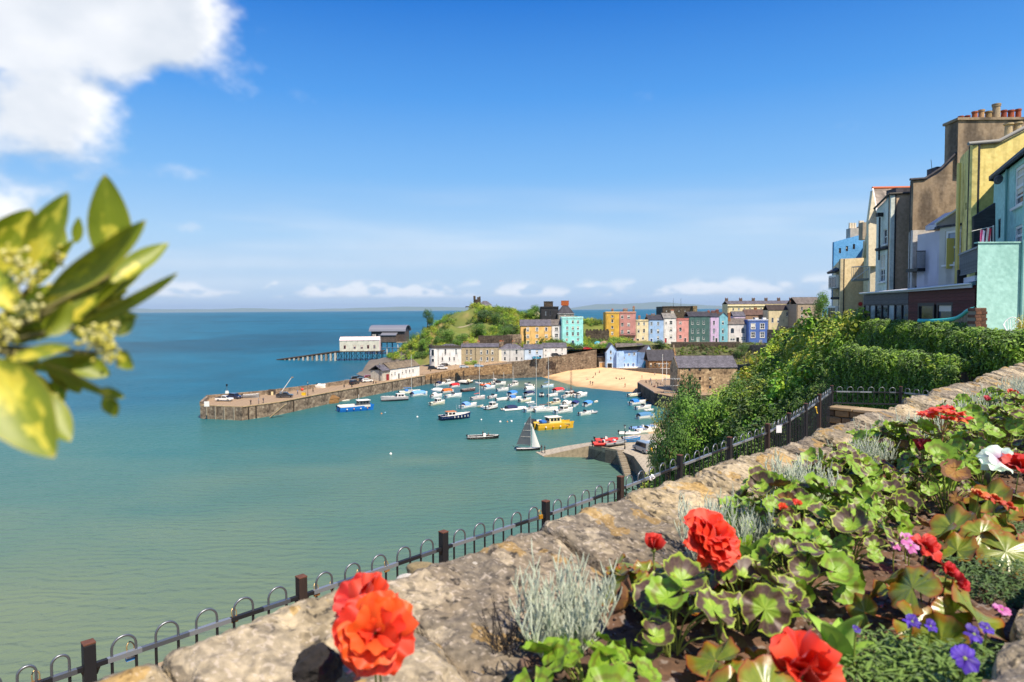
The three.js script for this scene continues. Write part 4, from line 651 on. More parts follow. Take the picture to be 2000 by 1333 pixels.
// kind, [px, py] of the waterline middle, length, heading (0 = bow to the right, 90 = away), hull colour, accent colour
function boat(kind, px, py, L, head, hullC, acc, label, o = {}) {
  L *= 1.16; if (!o.at && kind !== 'cat' && head < 50 && L < 7.6) head += 20;
  const p = o.at ?? W(px, py, 0), t = thing(o.name ?? { yacht: 'sailing_yacht', rib: 'inflatable_boat', cat: 'catamaran_workboat', open: 'open_boat', tender: 'tender', fisher: 'fishing_boat' }[kind] ?? 'motorboat', label, 'boat', p, head * Math.PI / 180, o.shore ? 'boats drawn up on the slipway' : boatGroup);
  const B = L * (o.beam ?? (kind === 'yacht' ? 0.34 : 0.38)), H = o.free ?? 0.16 * L ** 0.75 * (kind === 'tender' ? 0.9 : 1.5), hm = mat(hullC, 0.3), am = canvasMat(acc);
  if (kind === 'rib') {
    mesh('tube', ribTube(L, B * 0.8, 0.24 + L * 0.012), mat(acc, 0.6), t);
    const h = hullParts(L * 0.9, B * 0.75, 0.3, { deckAt: 0.6, fore: 2 }); mesh('hull', h.hull, hm, t); mesh('deck', h.deck, M.deck, t);
    mesh('console', extrude([[-0.3, 0], [0.35, 0], [0.15, 0.8], [-0.25, 0.8]], 0.6).translate(0, 0.25, -0.3), M.gel, t); mesh('seat', new RoundedBoxGeometry(0.5, 0.5, 0.6, 2, 0.08).translate(-L * 0.2, 0.5, 0), M.black, t);
    outboard(t, -L / 2 + 0.1, 0.35); if (o.hoop) mesh('radar_arch', tube([V(-L * 0.36, 0.4, -B * 0.3), V(-L * 0.38, 1.7, -B * 0.27), V(-L * 0.38, 1.9, 0), V(-L * 0.38, 1.7, B * 0.27), V(-L * 0.36, 0.4, B * 0.3)], 0.04, 24, 5), M.steel, t);
    if (o.cover) mesh('canopy', tent(L * 0.42, B * 0.85, 1.3, -L * 0.12, 0.4), canvasMat(o.cover), t);
    return t;
  }
  if (kind === 'cat') {
    for (const s of [-1, 1]) { const h = hullParts(L, B * 0.42, H, { deckAt: 0.98, sheer: 0.28, full: 0.55 }); mesh('hull', h.hull.translate(0, 0, s * B * 0.31), hm, t); }
    mesh('deck', box(L * 0.86, 0.3, B * 0.98, -L * 0.04, H * 0.92, 0), mat(o.deckC ?? 0xd7d2c4, 0.7), t);
    mesh('gunwale', [box(L * 0.86, 0.34, 0.1, -L * 0.04, H * 1.15, -B * 0.49), box(L * 0.86, 0.34, 0.1, -L * 0.04, H * 1.15, B * 0.49)], mat(o.trim ?? 0xe6e2d8, 0.5), t);
    cabin(t, L * (o.cab ?? 0.18), H * 1.0, L * 0.34, B * 0.7, 1.7, mat(o.cabC ?? 0xe9e4d6, 0.5), { win: 3, top: mat(o.roofC ?? 0xf0ece2, 0.5), over: 0.4 });
    mesh('mast', cyl(0.06, 0.05, 1.8, L * 0.1, H + 1.8, 0, 6), M.white, t); for (const s of [-1, 1]) outboard(t, -L / 2 + 0.05, H * 0.8, s * B * 0.3);
    for (let i = 0; i < 4; i++) mesh('fender', new THREE.SphereGeometry(0.2, 8, 6).scale(1, 1.3, 1).translate(-L * 0.3 + i * L * 0.2, H * 0.55, B * 0.54), mat(i % 2 ? 0xd98a52 : 0xe9e4da, 0.5), t);
    if (o.gear) mesh('deck_gear', [new RoundedBoxGeometry(1.4, 0.7, B * 0.6, 2, 0.2).translate(-L * 0.3, H + 0.6, 0)], canvasMat(o.gear), t);
    return t;
  }
  const h = hullParts(L, B, H, { deckAt: kind === 'tender' || kind === 'open' ? 0.4 : 0.62, fore: kind === 'open' || kind === 'tender' ? 0.86 : 0.58, full: kind === 'yacht' ? 0.35 : 0.45 });
  mesh('hull', h.hull, hm, t); mesh('deck', h.deck, mat(o.deckC ?? 0xe2ddd0, 0.6), t); mesh('gunwale', h.rail, mat(o.trim ?? 0xf0ede6, 0.4), t);
  if (o.boot) mesh('boot_stripe', hullParts(L * 1.004, B * 1.02, H * 0.3, { sheer: 0.2, full: 0.45 }).hull, mat(o.boot, 0.4), t);
  if (kind === 'tender') { mesh('thwart', box(0.25, 0.05, B * 0.86, -L * 0.05, H * 0.75, 0), M.timber, t); return t; }
  if (kind === 'open') { for (const q of [-0.22, 0.1]) mesh('thwart', box(0.3, 0.06, B * 0.86, L * q, H * 0.8, 0), M.timber, t); outboard(t, -L / 2, H * 0.6); if (o.mast) mast(t, L * 0.12, H * 0.4, o.mast); if (o.box) mesh('locker', new RoundedBoxGeometry(0.7, 0.6, 0.7, 2, 0.1).translate(L * 0.0, H * 0.8, 0), canvasMat(acc), t); return t; }
  if (kind === 'yacht') {
    mesh('coachroof', extrude([[-L * 0.12, 0], [L * 0.24, 0], [L * 0.2, 0.36], [-L * 0.12, 0.46]], B * 0.56, []).translate(0, H * 1.02, -B * 0.28), M.gel, t);
    for (const s of [-1, 1]) mesh('cabin_window', box(L * 0.2, 0.14, 0.02, L * 0.04, H * 1.02 + 0.26, s * (B * 0.28 + 0.012)), M.glass, t);
    mast(t, L * 0.1, H, o.mast ?? L * 1.35, { boom: L * 0.42, stay: L * 0.4, spreader: true, cover: acc, m: o.mastM }); if (o.two) mast(t, -L * 0.32, H, o.two, { m: o.mastM });
    if (o.hood) mesh('sprayhood', tent(1.3, B * 0.7, 0.8, -L * 0.16, H * 1.05), canvasMat(o.hood), t); outboard(t, -L / 2, H * 0.6); return t;
  }
  if (kind === 'fisher') {
    cabin(t, L * (o.cab ?? 0.12), H * 0.66, L * 0.3, B * 0.62, 1.5, mat(o.cabC ?? 0xece8dd, 0.5), { win: 2, top: mat(o.roofC ?? 0xf1eee6, 0.5) });
    mesh('rail', tube([V(L * 0.22, h.sheer(0.72) + 0.5, -h.half(0.72) * 0.9), V(L * 0.46, h.sheer(0.96) + 0.5, 0), V(L * 0.22, h.sheer(0.72) + 0.5, h.half(0.72) * 0.9)], 0.03, 16, 5), M.steel, t);
    mesh('aerial', cyl(0.03, 0.02, 1.6, L * 0.05, H + 1.5, 0, 5), M.white, t); if (o.mast) mast(t, -L * 0.1, H, o.mast, {});
    if (o.fenders) for (let i = 0; i < o.fenders; i++) mesh('fender', new THREE.CylinderGeometry(0.13, 0.13, 0.5, 8).translate(-L * 0.1 + i * L * 0.12, H * 0.7, h.half(0.45 + i * 0.1) + 0.12), mat(0xe9e6dc, 0.5), t);
    mesh('pot_stack', [box(0.6, 0.4, 0.6, -L * 0.28, H * 0.85, 0.2), box(0.5, 0.35, 0.5, -L * 0.15, H * 0.8, -0.3)], mat(0x6a5546, 0.9), t).userData.kind = 'stuff';
    outboard(t, -L / 2, H * 0.6); return t;
  }
  if (kind === 'cover') { mesh('canvas_cover', tent(L * 0.74, B * 0.96, 0.75 + L * 0.06, -L * 0.08, H * 0.95), am, t); if (o.cover2) mesh('engine_cover', tent(L * 0.3, B * 0.9, 0.7, -L * 0.36, H * 0.95), canvasMat(o.cover2), t); outboard(t, -L / 2, H * 0.6); return t; }
  // cruiser: low foredeck cabin, windscreen, canopy over the cockpit
  mesh('foredeck_cabin', extrude([[-L * 0.06, 0], [L * 0.32, 0], [L * 0.2, 0.42], [-L * 0.02, 0.5]], B * 0.6).translate(0, H * 1.0, -B * 0.3), M.gel, t);
  mesh('windscreen', extrude([[-0.05, 0], [0.5, 0], [0.12, 0.55], [0.02, 0.55]], B * 0.62).translate(-L * 0.06, H * 1.4, -B * 0.31), M.glass, t);
  if (acc != null && kind !== 'bare') mesh('canopy', tent(L * 0.36, B * 0.8, 1.15, -L * 0.2, H * 1.0), am, t);
  mesh('cockpit_seat', new RoundedBoxGeometry(0.5, 0.4, B * 0.6, 2, 0.08).translate(-L * 0.36, H * 0.95, 0), mat(0xd8d2c6, 0.7), t);
  if (o.mast) mast(t, L * 0.02, H * 1.3, o.mast, {}); outboard(t, -L / 2, H * 0.6, 0, o.motor ?? 0x1b1d20);
  return t;
}
const WH = 0xf0eee8, NAVY = 0x1f2c52, BLUE = 0x2f7cc4, CREAM = 0xece2c6;
boat('cat', 694, 802, 9.5, 28, 0x1f6fc0, 0, 'bright blue catamaran workboat with white rim beside the pier', { cabC: 0x5a5d62, roofC: 0xe9e6de, cab: 0.24, beam: 0.42 });
boat('tender', 675, 784, 2.6, 20, 0xe9e4c8, 0, 'tiny cream dinghy by the pier wall behind the blue catamaran');
boat('fisher', 770, 783, 8.2, 205, 0xb9b4b4, 0, 'long grey workboat with light wheelhouse pointing at the pier end', { cab: -0.22, cabC: 0xe6e2de, deckC: 0xa7a3a0, boot: 0x23272c });
boat('yacht', 800, 770, 6.8, 18, 0xf3efd8, BLUE, 'cream sailing yacht with tall mast moored beside the pier wall', { mast: 14, hood: 0x3470b0 });
boat('cover', 819, 774, 6.2, 22, WH, 0x6fa3d8, 'white boat under light blue and navy covers next to the cream yacht', { cover2: NAVY });
boat('cruiser', 860, 754, 5.6, 40, WH, NAVY, 'white cruiser with navy canopy nearest the quay wall corner');
boat('fisher', 876, 752, 5.4, 15, WH, 0, 'white flat roofed cabin boat beside the navy canopy cruiser', { cab: 0 });
boat('cover', 889, 757, 4.8, 30, WH, 0xd0262c, 'white boat with scarlet cover among the left moorings');
boat('cover', 904, 751, 4.8, 150, 0x2a2630, 0xd5d0c4, 'dark boat under a pale grey humped cover');
boat('cruiser', 917, 749, 4.6, 40, 0x6a5c48, 0xcdbf9c, 'brown boat with beige canopy left of the tall white mast');
boat('open', 915, 765, 5.6, 18, 0x5d3b3b, 0x2a2a2e, 'burgundy open boat with dark engine box', { box: true, trim: 0xe9e2d8 });
boat('cover', 854, 767, 4.6, 160, WH, 0xe6e4de, 'white boat under a white hooped canopy');
boat('cruiser', 853, 777, 4.8, 30, WH, 0xe8e4dc, 'white outboard cruiser in front of the white hooped canopy boat');
boat('cover', 875, 768, 4.4, 15, 0xd9d4cc, 0xd96a2c, 'boat with orange cover near the scarlet covered one');
boat('bare', 886, 777, 6.2, 20, WH, null, 'long white open cruiser right of the orange covered boat');
boat('fisher', 855, 791, 5.6, 28, CREAM, 0, 'cream fishing boat with dark striped side and small cabin', { cab: 0.02 });
boat('cruiser', 916, 797, 6.2, 30, WH, 0x6f9fe0, 'white cruiser with bright blue canopy beside a black pole');
boat('fisher', 889, 819, 8.2, 28, 0x1d2a58, 0, 'navy hulled fishing boat with orange roofed white cabin and pale fenders', { cabC: 0xf0ede6, roofC: 0xc9783a, cab: -0.14, fenders: 5, trim: 0xe8e4dc });
boat('yacht', 934, 781, 5.6, 25, 0xd8c8c4, 0xc94f4f, 'pinkish grey yacht with the tall mast at the left moorings', { mast: 13.5 });
boat('cruiser', 956, 761, 6.0, 30, WH, 0x8fb0cc, 'white cruiser with pale blue canopy right of the orange inflatable');
boat('rib', 948, 753, 4.6, 25, 0x9a4a26, 0xdd6526, 'orange inflatable near the quay wall');
boat('bare', 936, 752, 4.2, 140, WH, null, 'white outboard boat left of the orange inflatable');
boat('fisher', 965, 750, 4.6, 40, WH, 0, 'small white boat with short mast by the quay wall', { mast: 4.2 });
boat('cruiser', 977, 752, 5.0, 15, WH, 0x202329, 'white boat with black canopy by the quay wall');
boat('yacht', 982, 764, 5.0, 20, WH, NAVY, 'small white yacht with short pale mast below the black canopy boat', { mast: 6.5 });
boat('fisher', 1004, 755, 5.4, 35, WH, 0, 'white twin window cabin boat with mast near the beach end of the wall', { mast: 7.5 });
boat('cover', 1002, 773, 5.2, 60, WH, 0x3f84c8, 'boat under a vivid blue cover in the middle moorings');
boat('open', 982, 783, 4.6, 10, WH, 0, 'small white open boat left of the vivid blue cover');
boat('bare', 963, 778, 4.2, 35, 0xe8dcd8, null, 'white and pink cruiser above the twin window fishing boat');
boat('tender', 939, 795, 2.6, 60, 0x8d8a4a, 0, 'tiny olive green dinghy between two white boats');
boat('tender', 947, 797, 2.6, 20, 0x2f6fb0, 0, 'tiny blue dinghy beside the olive one');
boat('fisher', 961, 799, 5.4, 55, WH, 0, 'white fishing boat with two dark wheelhouse windows facing the camera', { cab: 0.05, boot: 0x1c1e22 });
boat('cruiser', 1006, 782, 4.8, 15, WH, 0x3f78c0, 'white boat with blue cockpit below the vivid blue cover');
boat('rib', 1004, 801, 7.2, 28, WH, 0xe9e7e2, 'large white inflatable with round navy canopy', { cover: NAVY, hoop: true });
boat('bare', 1026, 785, 4.8, 20, CREAM, null, 'cream motorboat in the middle of the moorings');
boat('tender', 1036, 788, 3.0, 15, WH, 0, 'small white dinghy right of the cream motorboat');
boat('cruiser', 1033, 755, 4.6, 130, WH, null, 'white motorboat alone near the sandy shallows');
boat('cover', 1035, 773, 5.0, 30, WH, NAVY, 'white boat with navy cover left of the tall masts');
boat('cover', 1035, 763, 4.4, 20, WH, 0xe4e2dc, 'white covered boat behind the navy covered one');
boat('bare', 1058, 775, 4.0, 90, 0x4a4c55, null, 'small dark boat seen end on behind the tall masts');
boat('yacht', 1044, 804, 6.6, 35, WH, 0x8d9aa8, 'white yacht with grey hood and very tall mast', { mast: 16.5, hood: 0x8793a0 });
boat('yacht', 1067, 805, 6.6, 18, WH, 0x6a4a44, 'white yacht with brown sail cover and very tall mast', { mast: 16.5 });
boat('yacht', 1070, 757, 5.0, 12, 0xc5dff0, BLUE, 'pale blue small yacht close to the beach', { mast: 5.5 });
boat('cover', 1092, 767, 5.6, 28, WH, 0xd43a40, 'white boat with red cover near the beach side');
boat('open', 1080, 775, 4.4, 20, WH, 0, 'small white open boat below the red covered one');
boat('fisher', 1107, 777, 4.8, 60, WH, 0, 'white cabin boat left of the brown ketch');
boat('yacht', 1116, 771, 5.6, 75, 0x6d3f2b, 0x7a3b28, 'brown wooden ketch with two masts', { mast: 11, two: 9, mastM: mat(0x6b4a36, 0.6), deckC: 0x8a5a3a, trim: 0x5a3424 });
boat('cruiser', 1137, 776, 6.2, 35, WH, 0xe9e6e0, 'large white cruiser right of the brown ketch');
boat('bare', 1124, 775, 5.0, 70, 0xf1efd9, null, 'ivory motorboat between the ketch and the large white cruiser');
boat('fisher', 1084, 791, 5.0, 25, CREAM, 0, 'cream cabin boat with yellow stern below the red covered boat', { trim: 0xd8b23c });
boat('cruiser', 1108, 793, 5.2, 40, WH, 0xeeece6, 'white cruiser with white canopy left of the navy covered one');
boat('cover', 1124, 793, 4.8, 70, WH, 0x28356e, 'white boat with tall navy cover at the right of the moorings');
boat('cover', 1149, 793, 4.8, 40, WH, 0x4a8fd0, 'white boat with sky blue cover at the right edge of the moorings');
boat('tender', 1165, 786, 2.4, 70, CREAM, 0, 'tiny round cream dinghy at the right edge of the moorings');
boat('fisher', 1102, 807, 6.4, 20, WH, 0, 'broad white cabin cruiser in front of the right moorings', { cab: 0.0 });
boat('bare', 1143, 811, 4.2, 15, WH, null, 'small white speedboat lying alone with a grey tender');
boat('rib', 1157, 808, 2.8, 5, 0x8a8d92, 0x9a9da2, 'small grey inflatable tender tied to the white speedboat');
boat('cruiser', 1044, 832, 5.4, 30, WH, 0x2a2c33, 'white cruiser with dark canopy half hidden by the yellow catamaran');
boat('cat', 1081, 837, 9.2, 22, 0xd9a92c, 0, 'yellow catamaran fishing boat with cream wheelhouse and blue gear', { cabC: 0xe6d6a0, roofC: 0xefe9da, gear: 0x2f6bb8, deckC: 0xc9b06a, trim: 0xe3c04c, cab: 0.0 });
{ // dark launch with two people aboard
  const t = boat('open', 944, 857, 6.6, 3, 0x1a1c20, 0, 'black hulled open launch motoring alone in the near harbour', { trim: 0xf2f0ea, deckC: 0xd9d6ce, free: 0.62 });
  mesh('console', new RoundedBoxGeometry(0.7, 0.9, 0.8, 2, 0.1).translate(0.3, 0.85, 0), M.gel, t); mesh('aerial', cyl(0.025, 0.02, 2.4, 0.6, 1.1, 0, 5), M.steel, t);
}
{ // sailing dinghy at the foot of the slipway
  const p = W(1032, 880, 0), t = thing('sailing_dinghy', 'black racing dinghy with dark grey mainsail and white jib at the slipway', 'boat', p, 0.04), L = 5.4;
  const h = hullParts(L, 1.6, 0.5, { deckAt: 0.9, fore: 0.5, sheer: 0.2 }); mesh('hull', h.hull, mat(0x1d1f24, 0.35), t); mesh('deck', h.deck, mat(0xc9c6be, 0.6), t);
  mesh('mast', cyl(0.05, 0.03, 8.2, 0.6, 0.4, 0, 6).translate(0, 0, 0), mat(0xd0d0d0, 0.4), t); mesh('boom', bar(V(0.6, 1.1, 0), V(-2.4, 1.0, -0.3), 0.045, 5), M.black, t);
  const sail = (fn) => grid(8, 14, fn);
  const main = mesh('mainsail', sail((u, v) => { const lu = 2.9 * Math.pow(1 - v, 0.75) + 0.35 * (1 - v) ; return [0.55 - lu * u, 1.15 + 6.6 * v + (u * 0.15), -0.3 * u * (1 - v) - 0.25 * Math.sin(u * Math.PI) * (1 - v * 0.6)]; }), mat(0x5d646b, 0.75, { transmission: 0.3, thickness: 0 }), t);
  for (const v of [0.28, 0.5, 0.72]) mesh('batten', bar(V(0.5, 1.2 + 6.6 * v, 0.0), V(0.55 - 2.9 * Math.pow(1 - v, 0.75), 1.3 + 6.6 * v, -0.22), 0.025, 4), M.white, main);
  mesh('jib', sail((u, v) => { const f = (1 - v); return [0.75 + lerp(0, 1.85, f) * u + 0.1, 0.75 + 5.2 * v, 0.28 * Math.sin(u * Math.PI) * f + 0.1]; }), mat(0xf2f0ea, 0.7, { transmission: 0.3, thickness: 0 }), t);
  mesh('bowsprit', bar(V(-2.7, 0.5, 0), V(-3.6, 1.1, 0), 0.06, 5), M.black, t);
}
// boats along the right bank
boat('open', 1240, 775, 5.2, 8, CREAM, 0, 'cream rowing boat below the inner quay');
boat('cruiser', 1246, 791, 6.0, 12, WH, 0x2a7ccc, 'white motorboat with blue cover and black outboard on the right bank');
boat('bare', 1257, 800, 5.2, 8, WH, null, 'white motorboat in front of the blue covered one on the right bank');
boat('tender', 1268, 803, 3.0, 10, WH, 0, 'small white dinghy at the right bank');
boat('open', 1268, 783, 3.2, 15, 0xe0a92c, 0xe0a92c, 'small yellow boat at the foot of the inner quay', { box: true });
boat('cover', 1262, 818, 5.2, 5, WH, 0x4c7fa8, 'white boat with steel blue cover on the right bank');
boat('rib', 1256, 838, 6.2, 4, WH, 0x6f93c4, 'blue grey inflatable on the right bank above the slipway');
boat('bare', 1264, 846, 5.6, 4, WH, null, 'white sports boat at the waterline above the slipway');
boat('rib', 1230, 849, 4.6, 352, 0xe4e2dc, 0xdad8d2, 'white inflatable dinghy left of the street lamp on the slipway');
const onSlip = (px, py) => W(px, py, slipDeck + 0.35);
boat('open', 0, 0, 3.4, 10, 0x2f7cbc, 0x2f7cbc, 'blue plastic boat lying on the slipway by the lamp', { at: onSlip(1234, 861), shore: true });
boat('rib', 0, 0, 4.2, 8, 0x9c2a2a, 0xc8302c, 'red inflatable rescue boat in front on the slipway', { at: onSlip(1180, 869), shore: true });
boat('rib', 0, 0, 4.2, 4, 0x8a2626, 0xb92d2c, 'second red inflatable rescue boat behind the first on the slipway', { at: onSlip(1184, 862), shore: true });
boat('rib', 0, 0, 4.6, 25, 0x6a6d70, 0x85888a, 'grey inflatable with white console on the slipway', { at: onSlip(1200, 868), shore: true, hoop: true });
boat('bare', 0, 0, 4.8, 20, WH, null, 'white boat on the pier deck behind the lamp post', { at: W(620, 757, deckY + 0.3), shore: true });
boat('open', 0, 0, 4.2, 15, 0x8d8f92, 0x8d8f92, 'grey upturned looking boat stored along the pier parapet', { at: W(490, 776, deckY + 0.3), shore: true });
// mooring buoys
for (const [px, py, c, s, label] of [[859, 784.5, 0xf2f0ea, 0.2, 'small white buoy above the cream fishing boat'], [658, 802, 0xf2f0ea, 0.2, 'small white buoy left of the blue catamaran'], [745, 809, 0xd98a52, 0.22, 'small orange buoy below the grey workboat'], [752, 807, 0x7fb0c8, 0.2, 'small pale blue buoy below the grey workboat'], [815, 815.5, 0xf2f0ea, 0.24, 'white buoy alone left of the navy fishing boat'], [940, 821, 0xf2f0ea, 0.2, 'small white buoy right of the navy fishing boat'], [977, 825, 0xf2f0ea, 0.26, 'left white buoy of the two beside the sailing dinghy'], [999, 824, 0xf2f0ea, 0.26, 'right white buoy of the two beside the sailing dinghy'], [991, 825, 0xc98a5a, 0.2, 'small orange brown buoy between two white buoys'], [763, 888, 0xf2f0ea, 0.24, 'white buoy alone in open water nearest the camera'], [735, 768, 0xf2f0ea, 0.2, 'small white buoy close to the pier wall']]) {
  const t = thing('mooring_buoy', label, 'buoy', W(px, py, 0), 0, 'mooring buoys');
  mesh('float', new THREE.SphereGeometry(s * 1.2, 12, 9).translate(0, s * 0.4, 0), mat(c, 0.4), t); mesh('mooring_ring', new THREE.TorusGeometry(0.08, 0.02, 5, 10).translate(0, s * 1.65, 0), M.steel, t);
}
{ const t = thing('mooring_pole', 'thin black pole standing beside the blue canopied cruiser', 'pole', W(900, 797, 0)); mesh('pole', cyl(0.1, 0.08, 3.4, 0, -0.6, 0, 6), M.black, t); mesh('topmark', cyl(0.16, 0.16, 0.3, 0, 2.7, 0, 8), M.black, t); }

// ================================================================ VEHICLES
function car(kind, pos, turn, col, label, o = {}) {
  const t = thing({ pickup: 'pickup_truck', van: 'van', suv: 'parked_car', hatch: 'parked_car' }[kind], label, kind === 'pickup' ? 'truck' : kind === 'van' ? 'van' : 'car', pos, turn, o.group);
  const L = o.L ?? { pickup: 5.2, van: 5.4, suv: 4.7, hatch: 4.1 }[kind], w = 1.85, low = { pickup: [[-L / 2, 0.45], [L / 2 - 0.1, 0.45], [L / 2, 0.75], [L / 2 - 0.15, 0.98], [L * 0.24, 1.06], [-L / 2, 1.06]], van: [[-L / 2, 0.4], [L / 2, 0.4], [L / 2, 0.95], [L * 0.36, 1.15], [-L / 2, 1.15]] }[kind] ?? [[-L / 2, 0.42], [L / 2 - 0.08, 0.42], [L / 2, 0.7], [L / 2 - 0.12, 0.9], [L * 0.22, 1.02], [-L / 2 + 0.05, 1.06]];
  const top = { pickup: [[-L * 0.1, 1.05], [L * 0.25, 1.05], [L * 0.12, 1.75], [-L * 0.08, 1.78]], van: [[-L / 2 + 0.02, 1.14], [L * 0.37, 1.14], [L * 0.22, 2.15], [-L / 2 + 0.05, 2.2]], suv: [[-L / 2 + 0.1, 1.04], [L * 0.23, 1.0], [L * 0.08, 1.68], [-L / 2 + 0.35, 1.72]], hatch: [[-L / 2 + 0.12, 1.02], [L * 0.24, 1.0], [L * 0.06, 1.46], [-L / 2 + 0.5, 1.48]] }[kind];
  const ext = (p, d, b) => { const g = new THREE.ExtrudeGeometry(poly(p), { depth: d - 2 * b, bevelEnabled: true, bevelSize: b, bevelThickness: b, bevelSegments: 2 }); return g.translate(0, 0, -d / 2 + b); };
  const pm = mat(col, 0.28, { clearcoat: 0.8 });
  mesh('body', ext(low, w, 0.06), pm, t); mesh('cabin', ext(top, w * 0.86, 0.05), pm, t);
  const side = top.map(([x, y], i) => [x * 0.9 + (top[0][0] + top[1][0]) * 0.05, i < 2 ? y + 0.08 : y - 0.1]);
  for (const s of [-1, 1]) mesh('side_window', extrude(side, 0.02).translate(0, 0, s * (w * 0.43 + 0.012) - 0.01), M.glass, t);
  const ws = [top[1], top[2]], a = Math.atan2(ws[1][1] - ws[0][1], ws[1][0] - ws[0][0]), l = Math.hypot(ws[1][1] - ws[0][1], ws[1][0] - ws[0][0]);
  mesh('windscreen', box(l * 0.8, 0.02, w * 0.74, (ws[0][0] + ws[1][0]) / 2 + 0.055, (ws[0][1] + ws[1][1]) / 2 + 0.04, 0, 0, a), M.glass, t);
  for (const sx of [-0.31, 0.31]) for (const sz of [-1, 1]) { const wh = mesh('wheel', new THREE.CylinderGeometry(0.36, 0.36, 0.24, 16).rotateX(Math.PI / 2).translate(L * sx, 0.36, sz * (w / 2 - 0.08)), M.tyre, t); mesh('rim', new THREE.CylinderGeometry(0.2, 0.2, 0.26, 10).rotateX(Math.PI / 2).translate(L * sx, 0.36, sz * (w / 2 - 0.08)), M.steel, wh); }
  for (const s of [-1, 1]) { mesh('headlight', box(0.06, 0.16, 0.32, L / 2 + 0.02, 0.78, s * w * 0.34), M.white, t); mesh('tail_light', box(0.06, 0.22, 0.16, -L / 2 - 0.05, 0.85, s * w * 0.4), mat(0xa01c1c, 0.4), t); }
  if (kind === 'pickup') mesh('load_bed', [box(L * 0.36, 0.1, w * 0.9, -L * 0.31, 1.1, 0), box(L * 0.36, 0.3, 0.06, -L * 0.31, 1.2, w * 0.46), box(L * 0.36, 0.3, 0.06, -L * 0.31, 1.2, -w * 0.46)], M.black, t);
  return t;
}
const dk = (px, py, y = deckY + 0.05) => W(px, py, y), A180 = Math.PI;
car('pickup', dk(438, 784), -0.12, 0xe9e7e2, 'white pickup truck parked at the end of the pier');
car('suv', dk(459, 779), -0.5, 0x1f2c4c, 'dark blue car parked behind the white pickup');
{
  const t = car('pickup', dk(556, 777), 0.1, 0x2c3036, 'dark crane truck with raised white boom on the pier');
  mesh('crane_boom', bar(V(-1.2, 1.6, 0), V(2.2, 6.4, 0), 0.16, 6, 0.1), mat(0xe2e0da, 0.5), t); mesh('crane_head', box(0.7, 0.3, 0.3, 2.5, 6.6, 0), mat(0x9a7a5a, 0.7), t); mesh('crane_base', cyl(0.5, 0.4, 1.0, -1.2, 1.0, 0, 10), M.steel, t);
}
const parked = 'cars parked along the pier and quay';
for (const [kind, px, py, y, turn, c, label] of [
  ['hatch', 681, 749, deckY, 0.45, 0x17181c, 'small black hatchback first in the row on the pier'], ['suv', 692, 751, deckY, 1.2, 0x24272c, 'black car seen from behind in the row on the pier'], ['suv', 697, 743, deckY, 0.5, 0x101216, 'tall black car at the back of the pier row'], ['suv', 709, 746, deckY, 0.5, 0x2a2e36, 'charcoal car in the middle of the pier row'], ['hatch', 717, 747, deckY, 0.5, 0xe4e2dc, 'white car nose just right of the charcoal car'], ['suv', 722, 741, deckY, 0.4, 0xa32a30, 'dark red car parked by the pier house gable'],
  ['suv', 846, 722.5, 4.9, 0.1, 0x22252b, 'black car under the rounded corner of the harbour house'], ['suv', 864, 722, 5.0, 0.1, 0xe4e5e4, 'white car parked before the harbour house steps'], ['hatch', 906, 719.5, 5.9, 0.15, 0xb9bec6, 'silver car parked left of the shrubs on the quay'], ['hatch', 935, 718, 6.1, 0.1, 0x9fb3c8, 'pale blue car parked right of the shrubs on the quay'],
  ['hatch', 1048, 702.5, 8.6, 0.25, 0x2f8fae, 'turquoise car parked on the sloping quay road'], ['suv', 1086, 697, 9.8, 0.2, 0x24272c, 'black car parked on the quay road below the white building'], ['hatch', 1147, 684, 12.2, 0.15, 0xb0262c, 'red car at the top of the quay road'], ['van', 1136, 680, 12.2, 0.15, 0x5fb8bc, 'turquoise van by the tall turquoise house'], ['suv', 1113, 684, 12.0, 0.2, 0x23262b, 'dark car below the turquoise house front']]) car(kind, W(px, py, y + 0.06), turn, c, label, { group: parked });
car('van', onSlip(1256, 880).setY(slipDeck + 0.03), 1.9, 0x8d9296, 'silver van with open racks parked on the slipway top');
car('suv', onSlip(1276, 875).setY(slipDeck + 0.03), 0.3, 0xd9dadb, 'silver car beside the bushes on the slipway top');
car('suv', P(1512, 669, 372).setY(townY(143, 372) + 1.6), 0.2, 0xdcdde0, 'white car on the road beside the royal blue house');

